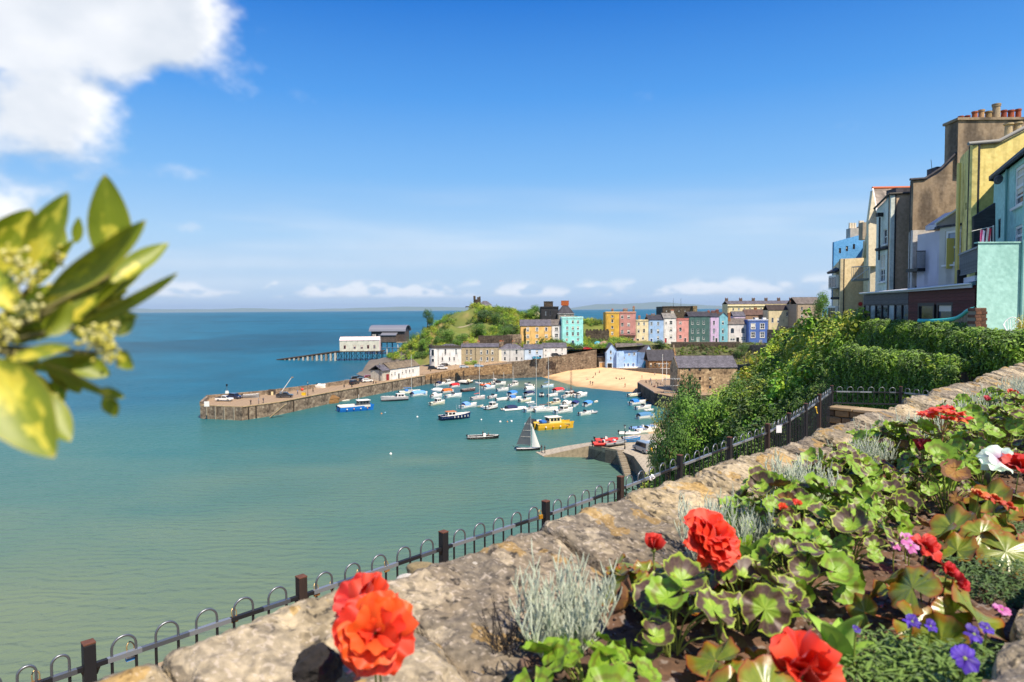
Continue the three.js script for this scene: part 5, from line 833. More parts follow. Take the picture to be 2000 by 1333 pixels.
// ================================================================ STREET FURNITURE
function lamp(px, py, y, h, label) { const t = thing('street_lamp', label, 'street lamp', W(px, py, y)); mesh('post', [cyl(0.09, 0.06, h, 0, 0, 0, 8), cyl(0.18, 0.12, 0.7, 0, 0, 0, 8)], M.iron, t); const l = mesh('lantern', cyl(0.12, 0.24, 0.5, 0, h, 0, 6), mat(0xcfd4d2, 0.2), t); mesh('lantern_cap', cyl(0.3, 0.03, 0.25, 0, h + 0.5, 0, 6), M.iron, l); return t; }
lamp(1220.5, 878, slipDeck, 4.4, 'black street lamp on the near slipway');
lamp(601, 774, deckY, 4.2, 'dark lamp post near the yellow bin on the pier');
lamp(742, 745, deckY, 6.6, 'lamp post at the gable of the pier house');
{
  let t = thing('pier_light', 'white based pier light with dark lantern at the pier end', 'beacon', W(443, 772, deckY)); mesh('base', cyl(0.8, 0.5, 1.4, 0, 0, 0, 12), mat(0xdfe4da, 0.6), t); mesh('post', cyl(0.12, 0.1, 1.6, 0, 1.4, 0, 8), M.steel, t); mesh('lantern', cyl(0.28, 0.28, 0.7, 0, 3.0, 0, 10), M.iron, t);
  t = thing('grit_bin', 'yellow bin beside the lamp post on the pier', 'bin', W(593, 773, deckY)); mesh('bin_body', new RoundedBoxGeometry(1.3, 0.9, 0.9, 2, 0.08).translate(0, 0.45, 0), mat(0xe0b71f, 0.5), t); mesh('bin_lid', box(1.36, 0.14, 0.96, 0, 0.95, 0), mat(0xd0a81b, 0.5), t);
  t = thing('round_float', 'orange round float against the pier parapet', 'float', W(590, 764, deckY)); mesh('float', new THREE.SphereGeometry(0.5, 14, 10).translate(0, 0.55, 0), mat(0xd8442a, 0.5), t); mesh('rope_eye', new THREE.TorusGeometry(0.14, 0.04, 5, 10).translate(0, 1.1, 0), M.black, t);
  t = thing('stone_kiosk', 'small dark stone shelter with cream door on the pier parapet', 'shelter', W(531, 772, deckY)); mesh('shelter_wall', box(2.0, 1.9, 1.4, 0, 0.95, 0), M.rubbleDark, t); mesh('shelter_door', box(0.7, 1.2, 0.06, 0.3, 0.62, 0.74), mat(0xe6d3a2, 0.6), t);
  t = thing('long_bench', 'long dark slatted bench along the pier parapet', 'bench', W(489, 777, deckY)); for (const z of [0, 0.16, 0.32]) mesh('slat', box(6.4, 0.05, 0.12, 0, 0.48, z), M.timber, t); for (const y of [0.7, 0.9]) mesh('slat', box(6.4, 0.12, 0.05, 0, y, -0.1), M.timber, t); for (const x of [-2.8, 0, 2.8]) mesh('leg', box(0.1, 0.46, 0.4, x, 0.23, 0.15), M.iron, t);
  t = thing('yellow_bollard', 'tall yellow bollard beside the silver van on the slipway', 'bollard', W(1272.5, 889, slipDeck)); mesh('post', cyl(0.2, 0.2, 1.5, 0, 0, 0, 10), mat(0xe4b418, 0.5), t); mesh('cap', new THREE.SphereGeometry(0.2, 10, 6).translate(0, 1.5, 0), mat(0xe4b418, 0.5), t);
  for (const [px, py, y, w] of [[672, 757, deckY, 'left of the black hatchback'], [687, 757, deckY, 'in front of the black cars'], [729, 750, deckY, 'left of the pier house corner'], [734, 751, deckY, 'at the pier house corner'], [783, 738, 4, 'before the white front of the pier house'], [841, 727, 4.3, 'near the rounded white house']]) { t = thing('iron_bollard', 'short black mooring bollard ' + w, 'bollard', W(px, py, y), 0, 'mooring bollards on the pier'); mesh('shaft', cyl(0.2, 0.16, 0.8, 0, 0, 0, 8), M.iron, t); mesh('head', cyl(0.26, 0.24, 0.22, 0, 0.75, 0, 8), M.iron, t); }
}

// ================================================================ PEOPLE
const poses = {
  stand: { j: { hip: [0, 0.92, 0], chest: [0, 1.32, 0.01], neck: [0, 1.5, 0], head: [0, 1.64, 0.02], sl: [-0.19, 1.43, 0], sr: [0.19, 1.43, 0], el: [-0.25, 1.15, -0.03], er: [0.26, 1.15, -0.02], hl: [-0.25, 0.88, 0.05], hr: [0.27, 0.9, 0.08], kl: [-0.11, 0.5, 0.03], kr: [0.11, 0.5, 0.02], al: [-0.12, 0.08, 0], ar: [0.13, 0.08, 0], tl: [-0.13, 0.05, 0.16], tr: [0.15, 0.05, 0.15] } },
  walk: { j: { hip: [0, 0.9, 0], chest: [0, 1.3, 0.05], neck: [0, 1.48, 0.06], head: [0, 1.62, 0.09], sl: [-0.19, 1.41, 0.04], sr: [0.19, 1.41, 0.06], el: [-0.25, 1.16, -0.1], er: [0.25, 1.14, 0.12], hl: [-0.24, 0.95, 0.02], hr: [0.24, 0.93, 0.3], kl: [-0.1, 0.5, 0.16], kr: [0.1, 0.48, -0.05], al: [-0.1, 0.1, 0.24], ar: [0.11, 0.14, -0.35], tl: [-0.1, 0.06, 0.4], tr: [0.12, 0.06, -0.22] } },
  sit: { j: { hip: [0, 0.14, 0], chest: [0, 0.56, -0.08], neck: [0, 0.74, -0.08], head: [0, 0.88, -0.05], sl: [-0.19, 0.67, -0.08], sr: [0.19, 0.67, -0.08], el: [-0.28, 0.42, -0.02], er: [0.28, 0.42, -0.02], hl: [-0.2, 0.32, 0.2], hr: [0.2, 0.32, 0.2], kl: [-0.14, 0.38, 0.42], kr: [0.14, 0.36, 0.44], al: [-0.13, 0.08, 0.72], ar: [0.13, 0.08, 0.76], tl: [-0.13, 0.1, 0.88], tr: [0.13, 0.1, 0.92] } },
};
const bones = [['hip', 'chest', 0.145, 0.155, 's'], ['chest', 'neck', 0.13, 0.06, 's'], ['neck', 'head', 0.055, 0.075, 'k'], ['head', 'head', 0.105, 0.105, 'k'], ['sl', 'el', 0.062, 0.048, 's'], ['sr', 'er', 0.062, 0.048, 's'], ['chest', 'sl', 0.1, 0.07, 's'], ['chest', 'sr', 0.1, 0.07, 's'], ['el', 'hl', 0.043, 0.036, 'k'], ['er', 'hr', 0.043, 0.036, 'k'], ['hip', 'kl', 0.115, 0.07, 'p'], ['hip', 'kr', 0.115, 0.07, 'p'], ['kl', 'al', 0.066, 0.045, 'p'], ['kr', 'ar', 0.066, 0.045, 'p'], ['al', 'tl', 0.05, 0.04, 'b'], ['ar', 'tr', 0.05, 0.04, 'b']];
const mcMat = new THREE.MeshStandardMaterial();
const bodyCache = {};
function bodyGeo(pose) {
  if (bodyCache[pose]) return bodyCache[pose];
  const n = 52, mc = new MarchingCubes(n, mcMat, false, false, 60000), J = poses[pose].j, S = 1.0, cy = pose === 'sit' ? 0.5 : 0.9;
  const dist = (x, y, z, b) => { const A = J[b[0]], B = J[b[1]], bx = B[0] - A[0], by = B[1] - A[1], bz = B[2] - A[2], l = bx * bx + by * by + bz * bz, t = l ? clamp(((x - A[0]) * bx + (y - A[1]) * by + (z - A[2]) * bz) / l) : 0; return Math.hypot(x - A[0] - bx * t, y - A[1] - by * t, z - A[2] - bz * t) - lerp(b[2], b[3], t); };
  for (let k = 0; k < n; k++) for (let j = 0; j < n; j++) for (let i = 0; i < n; i++) {
    const x = (i - n / 2) / (n / 2) * S, y = (j - n / 2) / (n / 2) * S + cy, z = (k - n / 2) / (n / 2) * S; let d = 9;
    for (const b of bones) { const q = dist(x, y, z, b), h = Math.max(0.045 - Math.abs(d - q), 0) / 0.045; d = Math.min(d, q) - h * h * 0.045 * 0.25; }
    mc.field[k * n * n + j * n + i] = -d;
  }
  mc.isolation = 0; mc.update();
  const g = new THREE.BufferGeometry(); g.setAttribute('position', new THREE.BufferAttribute(mc.positionArray.slice(0, mc.count * 3), 3)); g.setAttribute('normal', new THREE.BufferAttribute(mc.normalArray.slice(0, mc.count * 3), 3));
  g.scale(S, S, S).translate(0, cy, 0);
  const p = g.attributes.position, reg = [];
  for (let i = 0; i < p.count; i++) { let best = 9, r = 's'; for (const b of bones) { const q = dist(p.getX(i), p.getY(i), p.getZ(i), b); if (q < best) { best = q; r = b[4]; } } if (r === 'k' && p.getY(i) > J.head[1] + 0.03 - (p.getZ(i) - J.head[2] < 0.02 ? 0.1 : 0) && Math.abs(p.getX(i)) < 0.13) r = 'h'; reg.push(r); }
  return bodyCache[pose] = { g, reg };
}
function person(pose, pos, turn, shirt, trousers, label, o = {}) {
  const { g, reg } = bodyGeo(pose), c = new THREE.Color(), lin = (h) => { c.set(h); return [c.r, c.g, c.b]; }, pal = { s: lin(shirt), p: lin(trousers), k: lin(o.skin ?? 0xc99a7c), h: lin(o.hair ?? 0x3a2a20), b: lin(0x2b2622) };
  const geo = colour(g.clone(), (x, y, z, i) => pal[reg[i]]);
  const m = mesh('person', geo, new THREE.MeshStandardMaterial({ vertexColors: true, roughness: 0.85 })); m.position.copy(pos); m.rotation.y = turn; m.scale.setScalar(o.scale ?? 1);
  return tag(m, label, 'person', o.group);
}
const sandAt = (px, py) => { let p = W(px, py, 1); for (let i = 0; i < 4; i++) p = W(px, py, Math.max(0.02, Math.min(3.6, beachY(p.x, -p.z)))); return p; };
person('stand', dk(489.5, 792), 0.4, 0x2b2a33, 0x23252c, 'person in black standing alone near the pier edge');
person('stand', dk(505, 789), 2, 0x8f949c, 0x39414f, 'person in grey top standing on the pier, left of a pair');
person('walk', dk(514, 788), 1, 0x3c4252, 0x2f3440, 'person in dark blue walking on the pier, right of a pair');
person('walk', dk(611, 767), 2.4, 0x23252c, 0x2c2c30, 'person in dark clothes walking by the stored boats on the pier');
person('stand', dk(581, 771), 0.8, 0x6f7d98, 0x2c3038, 'person in blue shirt beside the yellow bin on the pier');
person('stand', W(795, 737, 4), 1.2, 0x5b4a40, 0x30343c, 'person in brown standing before the pier house');
person('walk', sandAt(1153, 752), 0.3, 0x3a3f4a, 0x2a2c33, 'person in dark clothes walking at the water edge, left of a pair');
person('walk', sandAt(1157.5, 753), 0.5, 0x2e3138, 0x4a4640, 'person in black walking at the water edge, right of a pair');
person('sit', sandAt(1146, 742), 1.2, 0xc8c4c0, 0x4a4e58, 'person in pale top sitting on the sand left of the walkers');
person('sit', sandAt(1159, 739), 4, 0x4a4540, 0x3a3a40, 'person in brown sitting on the sand behind the walkers');
person('stand', sandAt(1163, 735), 2, 0x3b3f4c, 0x2c2f36, 'person in dark top standing high on the beach');
person('walk', sandAt(1171, 731), 1.2, 0x8a3a44, 0x2d3038, 'person in maroon top near the back of the beach');
person('sit', sandAt(1203.5, 741), 0.6, 0x3a3436, 0x2d2d33, 'person in black, first of a group sitting on the sand');
person('sit', sandAt(1210, 743), 2.4, 0x6a4a48, 0x3a3c44, 'person in rust top in the middle of the sitting group');
person('sit', sandAt(1214.5, 742), 3.4, 0x37404c, 0x2c3036, 'person in slate blue in the sitting group on the sand');
person('sit', sandAt(1219.5, 741), 4.6, 0x4b4440, 0x30333a, 'person in grey brown, last of the sitting group');
person('stand', sandAt(1221, 757), 0.2, 0x8a6a50, 0x6a5240, 'person in brown swimwear standing at the water by the inner quay');
person('walk', sandAt(1279, 735), 2.0, 0xb0a8a8, 0x4a4650, 'person in grey walking below the chapel');
person('stand', sandAt(1254, 741), 1.5, 0xc06a5a, 0x4a5058, 'person in coral top standing at the head of the inner quay');
[[1262, 748, 0x5a4038, 'brown'], [1268, 751, 0x2f3540, 'navy'], [1273, 754, 0xb9b2a8, 'cream'], [1279, 757, 0x7a3a38, 'dark red'], [1285, 756, 0x3c3a3a, 'charcoal'], [1271, 747, 0x8d8f98, 'grey'], [1290, 752, 0x4d5a70, 'denim blue'], [1282, 750, 0xc9b48a, 'sand coloured']].forEach(([px, py, c, nm], i) => person(i % 3 ? 'stand' : 'sit', W(px, py, 4.15), i * 1.3, c, 0x33363e, `person in ${nm} top among the crowd on the inner quay`, { group: 'crowd on the inner quay' }));
person('stand', W(1064, 886, 0.25), 1.6, 0x23262d, 0x1c1e22, 'sailor in black standing on the slipway foot beside the dinghy');
person('stand', W(1058, 884, 0.2), 4.6, 0x3a2730, 0x1c1e22, 'sailor in dark maroon holding the dinghy bow');
{ const p = W(944, 857, 0); person('stand', V(p.x - 0.1, 0.28, p.z), 1.4, 0x1d2026, 0x202228, 'helmsman in black standing in the black launch', { scale: 0.95 }); person('sit', V(p.x + 1.3, 0.5, p.z), 1.4, 0x30343a, 0x202228, 'passenger in grey sitting in the bow of the launch'); }

// ================================================================ NEAR HOUSES ON THE CLIFF
const Q = (px, D) => { const p = P(px, 601, D); return [p.x, D]; };
const Yr = (px, py, D) => P(px, py, D).y;
function hit(A, B, px) { const d = sight(px, 640), k = d.x / -d.z; /* x = k D */ const ex = B[0] - A[0], ed = B[1] - A[1], s = (k * A[1] - A[0]) / (ex - k * ed); return { s: s * Math.hypot(ex, ed), D: A[1] + ed * s }; }
// a wall between two plan points with a top profile and openings, all read from the photo
function sideOf(parent, A, B, y0, tops, m, wins = [], name = 'wall') {
  const fr = frameOf(A, B), g = new THREE.Group(); g.name = name + '_side'; g.position.set(A[0], 0, -A[1]); g.rotation.y = fr.turn; parent.add(g);
  const prof = [[0, y0], [fr.len, y0], ...tops.slice().reverse().map(([px, py]) => { const h = hit(A, B, px); return [clamp(h.s, 0, fr.len), Yr(px, py, h.D)]; })];
  const rects = wins.map((w) => { const a = hit(A, B, w.x0), b = hit(A, B, w.x1), mD = (a.D + b.D) / 2, mx = (w.x0 + w.x1) / 2, yt = Yr(mx, w.y0, mD), yb = Yr(mx, w.y1, mD); return { x: (a.s + b.s) / 2, w: b.s - a.s, y: yb, h: yt - yb, o: w }; });
  facade(g, fr.len, prof, rects.map((r) => opening(r.x, r.y, r.w, r.h)), m, name);
  mesh('inner_lining', extrude(prof, 0.1).translate(0, 0, -0.4), mat(0x3a3a3c, 0.9), g);
  for (const r of rects) windowIn(g, r.x, r.y, 0, r.w, r.h, r.o);
  return g;
}
const px3 = (c) => mat(c, 0.88, { tex: 'plaster', bumpMap: undefined });
const stained = (base, dark, seed, amt = 1) => { // render with rain streaks and algae patches of its own
  const b = new THREE.Color(base), d = new THREE.Color(dark), conv = (c) => { const o = c.clone().convertLinearToSRGB(); return [o.r, o.g, o.b]; }, B = conv(b), Dk = conv(d);
  const t = sized(makeTex(256, (u, v) => { const k = clamp(smooth(0.42, 0.72, fbm(u * 6, v * 3, seed, 5, 3)) * amt * 0.8 + smooth(0.5, 0.8, fbm(u * 24, v * 3, seed + 3, 4, 3)) * 0.35 * amt), n = (fbm(u * 40, v * 40, seed + 5, 3, 40) - 0.5) * 0.14; return B.map((q, i) => lerp(q, Dk[i], k) + n); }), 6);
  return new THREE.MeshStandardMaterial({ map: t, roughness: 0.92, side: THREE.DoubleSide, bumpMap: BUMP.fine, bumpScale: 0.01 });
};
const turq = stained(0xa4d2c9, 0x88b9b0, 3, 0.5), yellowR = stained(0xeedb88, 0xab9f60, 9, 0.9), brownR = stained(0x94826b, 0x554b40, 15, 1), greyR = stained(0xc4c0ba, 0x98938c, 21, 0.8), tanR = stained(0xccb397, 0xad967c, 27, 0.5);
{ // turquoise house at the right edge
  const t = thing('turquoise_house', 'turquoise rendered house with sash windows at the right edge', 'house'), A = Q(1935, 40.1), B = Q(2004, 32.8);
  const y1 = E + 7.5;
  sideOf(t, A, B, E - 3, [[1935, 352], [2000, 300], [2004, 296]], turq, [{ x0: 1975, x1: 1997, y0: 322, y1: 402, bars: true }, { x0: 1977, x1: 1995, y0: 440, y1: 480, sill: false }, { x0: 1944.5, x1: 1950, y0: 428, y1: 466, sill: false, sash: false, frame: M.black }]);
  const body = [A, B, [B[0] + 7, B[1] + 4], [A[0] + 7, A[1] + 3]].map(([x, d], i) => i < 2 ? [x + 0.5, d + 0.25] : [x, d]);
  mesh('back_walls', slab(body, E - 3, y1 - 0.1), turq, t);
  mesh('roof', slab([[A[0] - 0.35, A[1] - 0.1], [B[0] - 0.35, B[1] - 0.1], [B[0] + 4.5, B[1] + 2.2], [A[0] + 4.5, A[1] + 2.2]], y1 - 0.2, [y1 + 0.05, y1 + 0.05, y1 + 3.2, y1 + 3.2]), M.slateDark, t);
  const fr = frameOf(A, B); mesh('gutter', box(fr.len, 0.16, 0.2, 0, 0, 0, fr.turn).translate((A[0] + B[0]) / 2 - 0.32, y1 - 0.04, -(A[1] + B[1]) / 2 + 0.22), M.iron, t);
  for (const px of [1962, 1998]) { const h = hit(A, B, px), p = P(px, 601, h.D); mesh('drainpipe', cyl(0.06, 0.06, 7.5, p.x - 0.12, E - 0.2, p.z + 0.1, 7), px > 1990 ? turq : mat(0x6f9f9a, 0.7), t); }
  const hd = hit(A, B, 1951), dp = P(1951, 352, hd.D); const dish = mesh('satellite_dish', new THREE.SphereGeometry(0.34, 16, 8, 0, 6.3, 0, 0.9).rotateX(1.9).translate(dp.x - 0.4, dp.y, dp.z + 0.35), M.slate, t); mesh('dish_arm', bar(V(dp.x, dp.y - 0.1, dp.z + 0.1), V(dp.x - 0.5, dp.y - 0.1, dp.z + 0.55), 0.025, 5), M.iron, dish);
}
{
  const t = thing('turquoise_wall', 'big plain turquoise rendered wall below the turquoise house', 'wall'), a = Q(1908, 33), b = Q(1997, 33);
  mesh('wall', slab([a, b, [b[0] * 37 / 33, 37], [a[0] * 37 / 33 + 0.1, 37]], E - 2.2, Yr(1950, 475, 33)), turq, t); mesh('drainpipe', cyl(0.07, 0.07, 4.6, b[0] - 0.08, E - 1.4, -32.9, 7), turq, t);
  mesh('coping', slab([[a[0] - 0.04, 32.95], [b[0] + 0.1, 32.95], [b[0] + 0.1, 33.3], [a[0], 33.3]], Yr(1950, 475, 33) + 0.003, Yr(1950, 475, 33) + 0.06), turq, t);
}
{ // balcony with slatted rail
  const t = thing('balcony', 'grey slatted balcony rail next to the plain turquoise wall', 'balcony'), A = Q(1873, 38), B = Q(1908, 33.4), fr = frameOf(A, B), y0 = E + 1.75, y1 = E + 2.9;
  t.position.set(A[0], 0, -A[1]); t.rotation.y = fr.turn;
  for (let i = 0; i < 30; i++) mesh('slat', box(fr.len / 30 - 0.03, y1 - y0 - 0.1, 0.03, fr.len * (i + 0.5) / 30, (y0 + y1) / 2, 0), mat(i % 3 ? 0x777b7e : 0x6b6f72, 0.7, { tex: 'wood' }), t);
  mesh('handrail', box(fr.len + 0.1, 0.09, 0.12, fr.len / 2, y1, 0), mat(0x8a8d90, 0.6), t); mesh('bottom_rail', box(fr.len, 0.08, 0.08, fr.len / 2, y0, 0), mat(0x5f6366, 0.7), t);
  mesh('balcony_deck', box(fr.len - 1.6, 0.28, 2.4, (fr.len - 1.6) / 2, y0 - 0.3, -1.35), mat(0xd4d4d8, 0.7), t); mesh('support_post', box(0.4, 2.4, 0.4, 0.1, y0 - 0.9, -0.1), mat(0x35302c, 0.9), t);
}
{ // washing on a line
  const D = 34.4; for (const [x0, x1, y0, y1, c1, c2, label] of [[1914, 1925, 450, 474, 0xe3d3e6, 0xc04a7c, 'pale pink striped towel hanging on the balcony line'], [1926, 1937, 446, 476, 0xc4304a, 0xe9dcd8, 'red and white striped towel hanging on the balcony line']]) {
    const a = P(x0, y0, D), b = P(x1, y1, D), t = thing('hanging_towel', label, 'towel', V(a.x, b.y, -D), 0, 'washing on the balcony'), w = b.x - a.x, h = a.y - b.y;
    const n = 6; for (let i = 0; i < n; i++) mesh('stripe', grid(3, 8, (u, v) => [w * (i + u) / n, h * v + 0.02 * Math.sin(i), 0.05 * Math.sin((i + u) * 1.7 + v * 2)]), mat(i % 2 ? c1 : c2, 0.9), t);
  }
  const t = thing('washing_line', 'thin washing line above the balcony', 'line'); mesh('line', bar(P(1898, 452, 34.4), P(1942, 442, 34.4), 0.012, 4), M.white, t); mesh('line_post', bar(P(1941, 440, 34.45), P(1941, 478, 34.45), 0.04, 5), M.steel, t);
}
{ // yellow house
  const t = thing('yellow_house', 'weathered mustard yellow house with sloping parapet', 'house'), A = Q(1893, 42), L = Q(1868, 45.6), Rr = Q(2075, 42);
  sideOf(t, L, A, E - 3, [[1868, 312], [1872, 304], [1893, 283]], yellowR, [{ x0: 1880.5, x1: 1883, y0: 396, y1: 410, sash: false, sill: false, frame: M.timber }]);
  sideOf(t, A, Rr, E - 3, [[1893, 283], [1950, 277], [1998, 252], [2075, 212]], yellowR);
  const top = Yr(1893, 283, 42) - 0.3; mesh('back_walls', slab([[A[0] + 0.4, 42.4], [Rr[0], 42.4], [Rr[0], 47], [L[0] + 0.6, 46.5]], E - 3, top), yellowR, t);
  mesh('coping', [bar(P(1892, 281, 41.9), P(1951, 276, 41.9), 0.12, 5), bar(P(1951, 276, 41.9), P(2075, 211, 41.9), 0.12, 5)], mat(0x8d8d88, 0.8), t);
  const hp = P(1874, 320, 44.6); mesh('drainpipe', cyl(0.12, 0.12, 8.6, hp.x - 0.1, hp.y - 8.6, hp.z + 0.15, 8), yellowR, t);
  // dark lean-to roof below the yellow gable
  mesh('lean_to', extrude([[1899, 424], [1941, 397], [1941, 478], [1899, 492]].map(([x, y]) => { const p = P(x, y, 36.6); return [p.x, p.y]; }), 0.15).translate(0, 0, -36.6), mat(0x4a4a4c, 0.8, { tex: 'wood' }), t);
}
{ // tall brown gable with the long chimney
  const t = thing('tall_brown_house', 'tall brown stained gable house with long chimney stack of many pots', 'house'), A = Q(1779, 50), B = Q(2075, 50);
  sideOf(t, A, B, E - 3, [[1779, 352], [1806, 350], [1824, 341], [1838, 330], [1868, 300], [2075, 280]], brownR);
  mesh('back_walls', slab([[A[0] + 0.02, 50.4], [B[0], 50.4], [B[0], 58], [A[0] * 56 / 50 + 0.2, 56]], E - 3, Yr(1779, 352, 50) - 0.2), brownR, t);
  const c0 = P(1868, 236, 50), c1 = P(2060, 300, 50), cw = c1.x - c0.x, ch = c0.y - c1.y + 1.5;
  const st = mesh('chimney_stack', [box(cw, ch, 1.5, c0.x + cw / 2, c0.y - ch / 2, -50.5), box(cw + 0.24, 0.18, 1.74, c0.x + cw / 2, c0.y + 0.05, -50.5)], brownR, t);
  for (const [px, top, c, r] of [[1877, 233, 0xa85a3c, 0.16], [1890, 232, 0x9c4a30, 0.16], [1904, 224, 0xb8683c, 0.17], [1917, 221, 0xc9a274, 0.18], [1931, 224, 0x9d8458, 0.2], [1946, 210, 0xb9a584, 0.24], [1961, 222, 0x9c4a30, 0.17], [1975, 222, 0xb25a38, 0.19], [1989, 220, 0xb25a38, 0.17], [2012, 218, 0xa85a3c, 0.17]]) {
    const p = P(px, 240, 50.5), h = (235 - top) / F * 50.5 + 0.25; mesh('chimney_pot', [cyl(r * 1.15, r, h, p.x, c0.y + 0.1, -50.5, 12), cyl(r * 1.2, r * 1.2, 0.08, p.x, c0.y + 0.1 + h * 0.86, -50.5, 12), cyl(r * 1.25, r * 1.25, 0.07, p.x, c0.y + 0.1 + h - 0.05, -50.5, 12)], mat(c, 0.85, { tex: 'speck' }), st);
  }
  for (const [px, y0, y1] of [[1970, 242, 272], [1988, 240, 266]]) { const p = P(px, y1, 46); mesh('chimney_pot', [cyl(0.26, 0.2, (y1 - y0) / F * 46, p.x, p.y, -46, 12), cyl(0.3, 0.3, 0.1, p.x, p.y + (y1 - y0) / F * 46 - 0.1, -46, 12)], mat(0xc9b48c, 0.85, { tex: 'speck' }), t); }
  mesh('dormer', box(0.9, 0.7, 1.2, ...P(1832, 338, 51.5).toArray()), M.slateDark, t); mesh('aerial', bar(P(1822, 345, 50.6), P(1819, 312, 50.6), 0.02, 4), M.iron, t);
  mesh('roof_edge', [bar(P(1778, 351, 49.95), P(1807, 349, 49.95), 0.1, 5), bar(P(1807, 349, 49.95), P(1838, 329, 49.95), 0.1, 5), bar(P(1838, 329, 49.95), P(1868, 299, 49.95), 0.1, 5)], M.slateDark, t);
}
{ // grey lower block with balcony
  const t = thing('grey_annexe', 'whitish grey rendered annexe with small dark balcony', 'house'), A = Q(1780, 49.4), B = Q(1832, 49.4);
  sideOf(t, A, B, E - 2, [[1780, 450], [1832, 448]], greyR, [{ x0: 1797, x1: 1808, y0: 490, y1: 524, sill: false }]);
  mesh('back_walls', slab([[A[0] + 0.02, 49.8], [B[0], 49.8], [B[0], 49.9], [A[0] + 0.02, 49.9]], E - 2, Yr(1800, 452, 49.4)), greyR, t);
  const a = P(1792, 527, 48), b = P(1830, 527, 48), w = b.x - a.x; const bal = mesh('balcony', box(w, 0.22, 1.4, (a.x + b.x) / 2, a.y, -48.7), M.iron, t);
  for (let i = 0; i < 18; i++) mesh('baluster', box(0.035, 1.2, 0.035, a.x + w * i / 17, a.y + 0.7, -48.05), mat(0x5c5f61, 0.6), bal);
  mesh('handrail', box(w + 0.1, 0.06, 0.07, (a.x + b.x) / 2, a.y + 1.3, -48.05), M.iron, bal); mesh('bracket', bar(V(a.x + w * 0.9, a.y - 0.1, -48.2), V(a.x + w * 0.5, a.y - 1.2, -49.3), 0.05, 5), M.iron, bal);
}
{ // lilac gabled bay with a big window
  const t = thing('lilac_bay_house', 'lilac gabled bay with large white framed window beside the yellow house', 'house'), A = Q(1832, 46.2), B = Q(1887, 44), col = mat(0xd0cdd6, 0.85, { tex: 'plaster' });
  sideOf(t, A, B, E - 1, [[1832, 445], [1887, 440]], mat(0xd6d2c4, 0.85, { tex: 'plaster' }), [{ x0: 1843, x1: 1886, y0: 449, y1: 516, mullion: true, bar: 0.16, pane: mat(0x8b98a8, 0.12, { specularIntensity: 1 }) }]);
  mesh('gable', extrude([[1829, 438], [1868, 412], [1868, 446], [1829, 447]].map(([x, y]) => { const p = P(x, y, 46.6); return [p.x, p.y]; }), 1.2).translate(0, 0, -47.8), col, t);
  mesh('bargeboard', bar(P(1828, 437, 46.5), P(1869, 410, 46.5), 0.09, 5), M.white, t);
  mesh('back_walls', slab([[A[0] + 0.2, 46.7], [B[0], 44.6], [B[0], 49], [A[0] + 0.2, 49]], E - 1, Yr(1850, 446, 45)), col, t);
  mesh('bay_roof', slab([[A[0] - 0.2, 46.1], [B[0] + 0.1, 43.8], [B[0] + 0.2, 45], [A[0] + 0.1, 47]], Yr(1860, 442, 45), Yr(1860, 442, 45) + 0.14), M.slateDark, t);
  const j = P(1860, 485, 44.6); mesh('curtain', box(0.5, 2.0, 0.05, j.x + 0.25, j.y - 0.3, j.z - 0.55), mat(0xd8c66a, 0.9), t);
}
{ // pale green house with tan end wall
  const t = thing('pale_green_house', 'tall pale green house with plain tan end wall', 'house'), A = Q(1709, 56.2), B = Q(1737, 53.2), Cc = Q(1790, 53.2), wall = stained(0xdbe2d8, 0xbcc5ba, 33, 0.5);
  sideOf(t, A, B, E - 2, [[1709, 409], [1722, 396], [1737, 380]], wall, [{ x0: 1716.5, x1: 1727, y0: 497, y1: 551, bars: true, mullion: true }, { x0: 1722, x1: 1730, y0: 448, y1: 478 }]);
  sideOf(t, B, Cc, E - 2, [[1737, 380], [1790, 377]], tanR);
  mesh('back_walls', slab([[B[0] + 0.4, 53.6], [Cc[0], 53.6], [Cc[0] * 57 / 53, 57], [A[0] + 0.9, 57]], E - 2, Yr(1737, 384, 53.2)), tanR, t);
  mesh('roof_edge', [bar(P(1708, 408, 56.1), P(1737, 379, 53.1), 0.09, 5), bar(P(1737, 379, 53.1), P(1790, 376, 53.1), 0.09, 5)], mat(0x4a4640, 0.8), t);
  const a = P(1720, 420, 54.9); mesh('drainpipe', [cyl(0.07, 0.07, 3.4, a.x - 0.1, a.y - 3.6, a.z + 0.1, 7), box(0.5, 0.3, 0.3, a.x - 0.1, a.y, a.z + 0.1)], M.iron, t);
  const b0 = P(1712, 488, 55.6), b1 = P(1733, 484, 53.6); mesh('bay_roof', bar(b0, b1, 0.14, 5), M.slateDark, t);
}
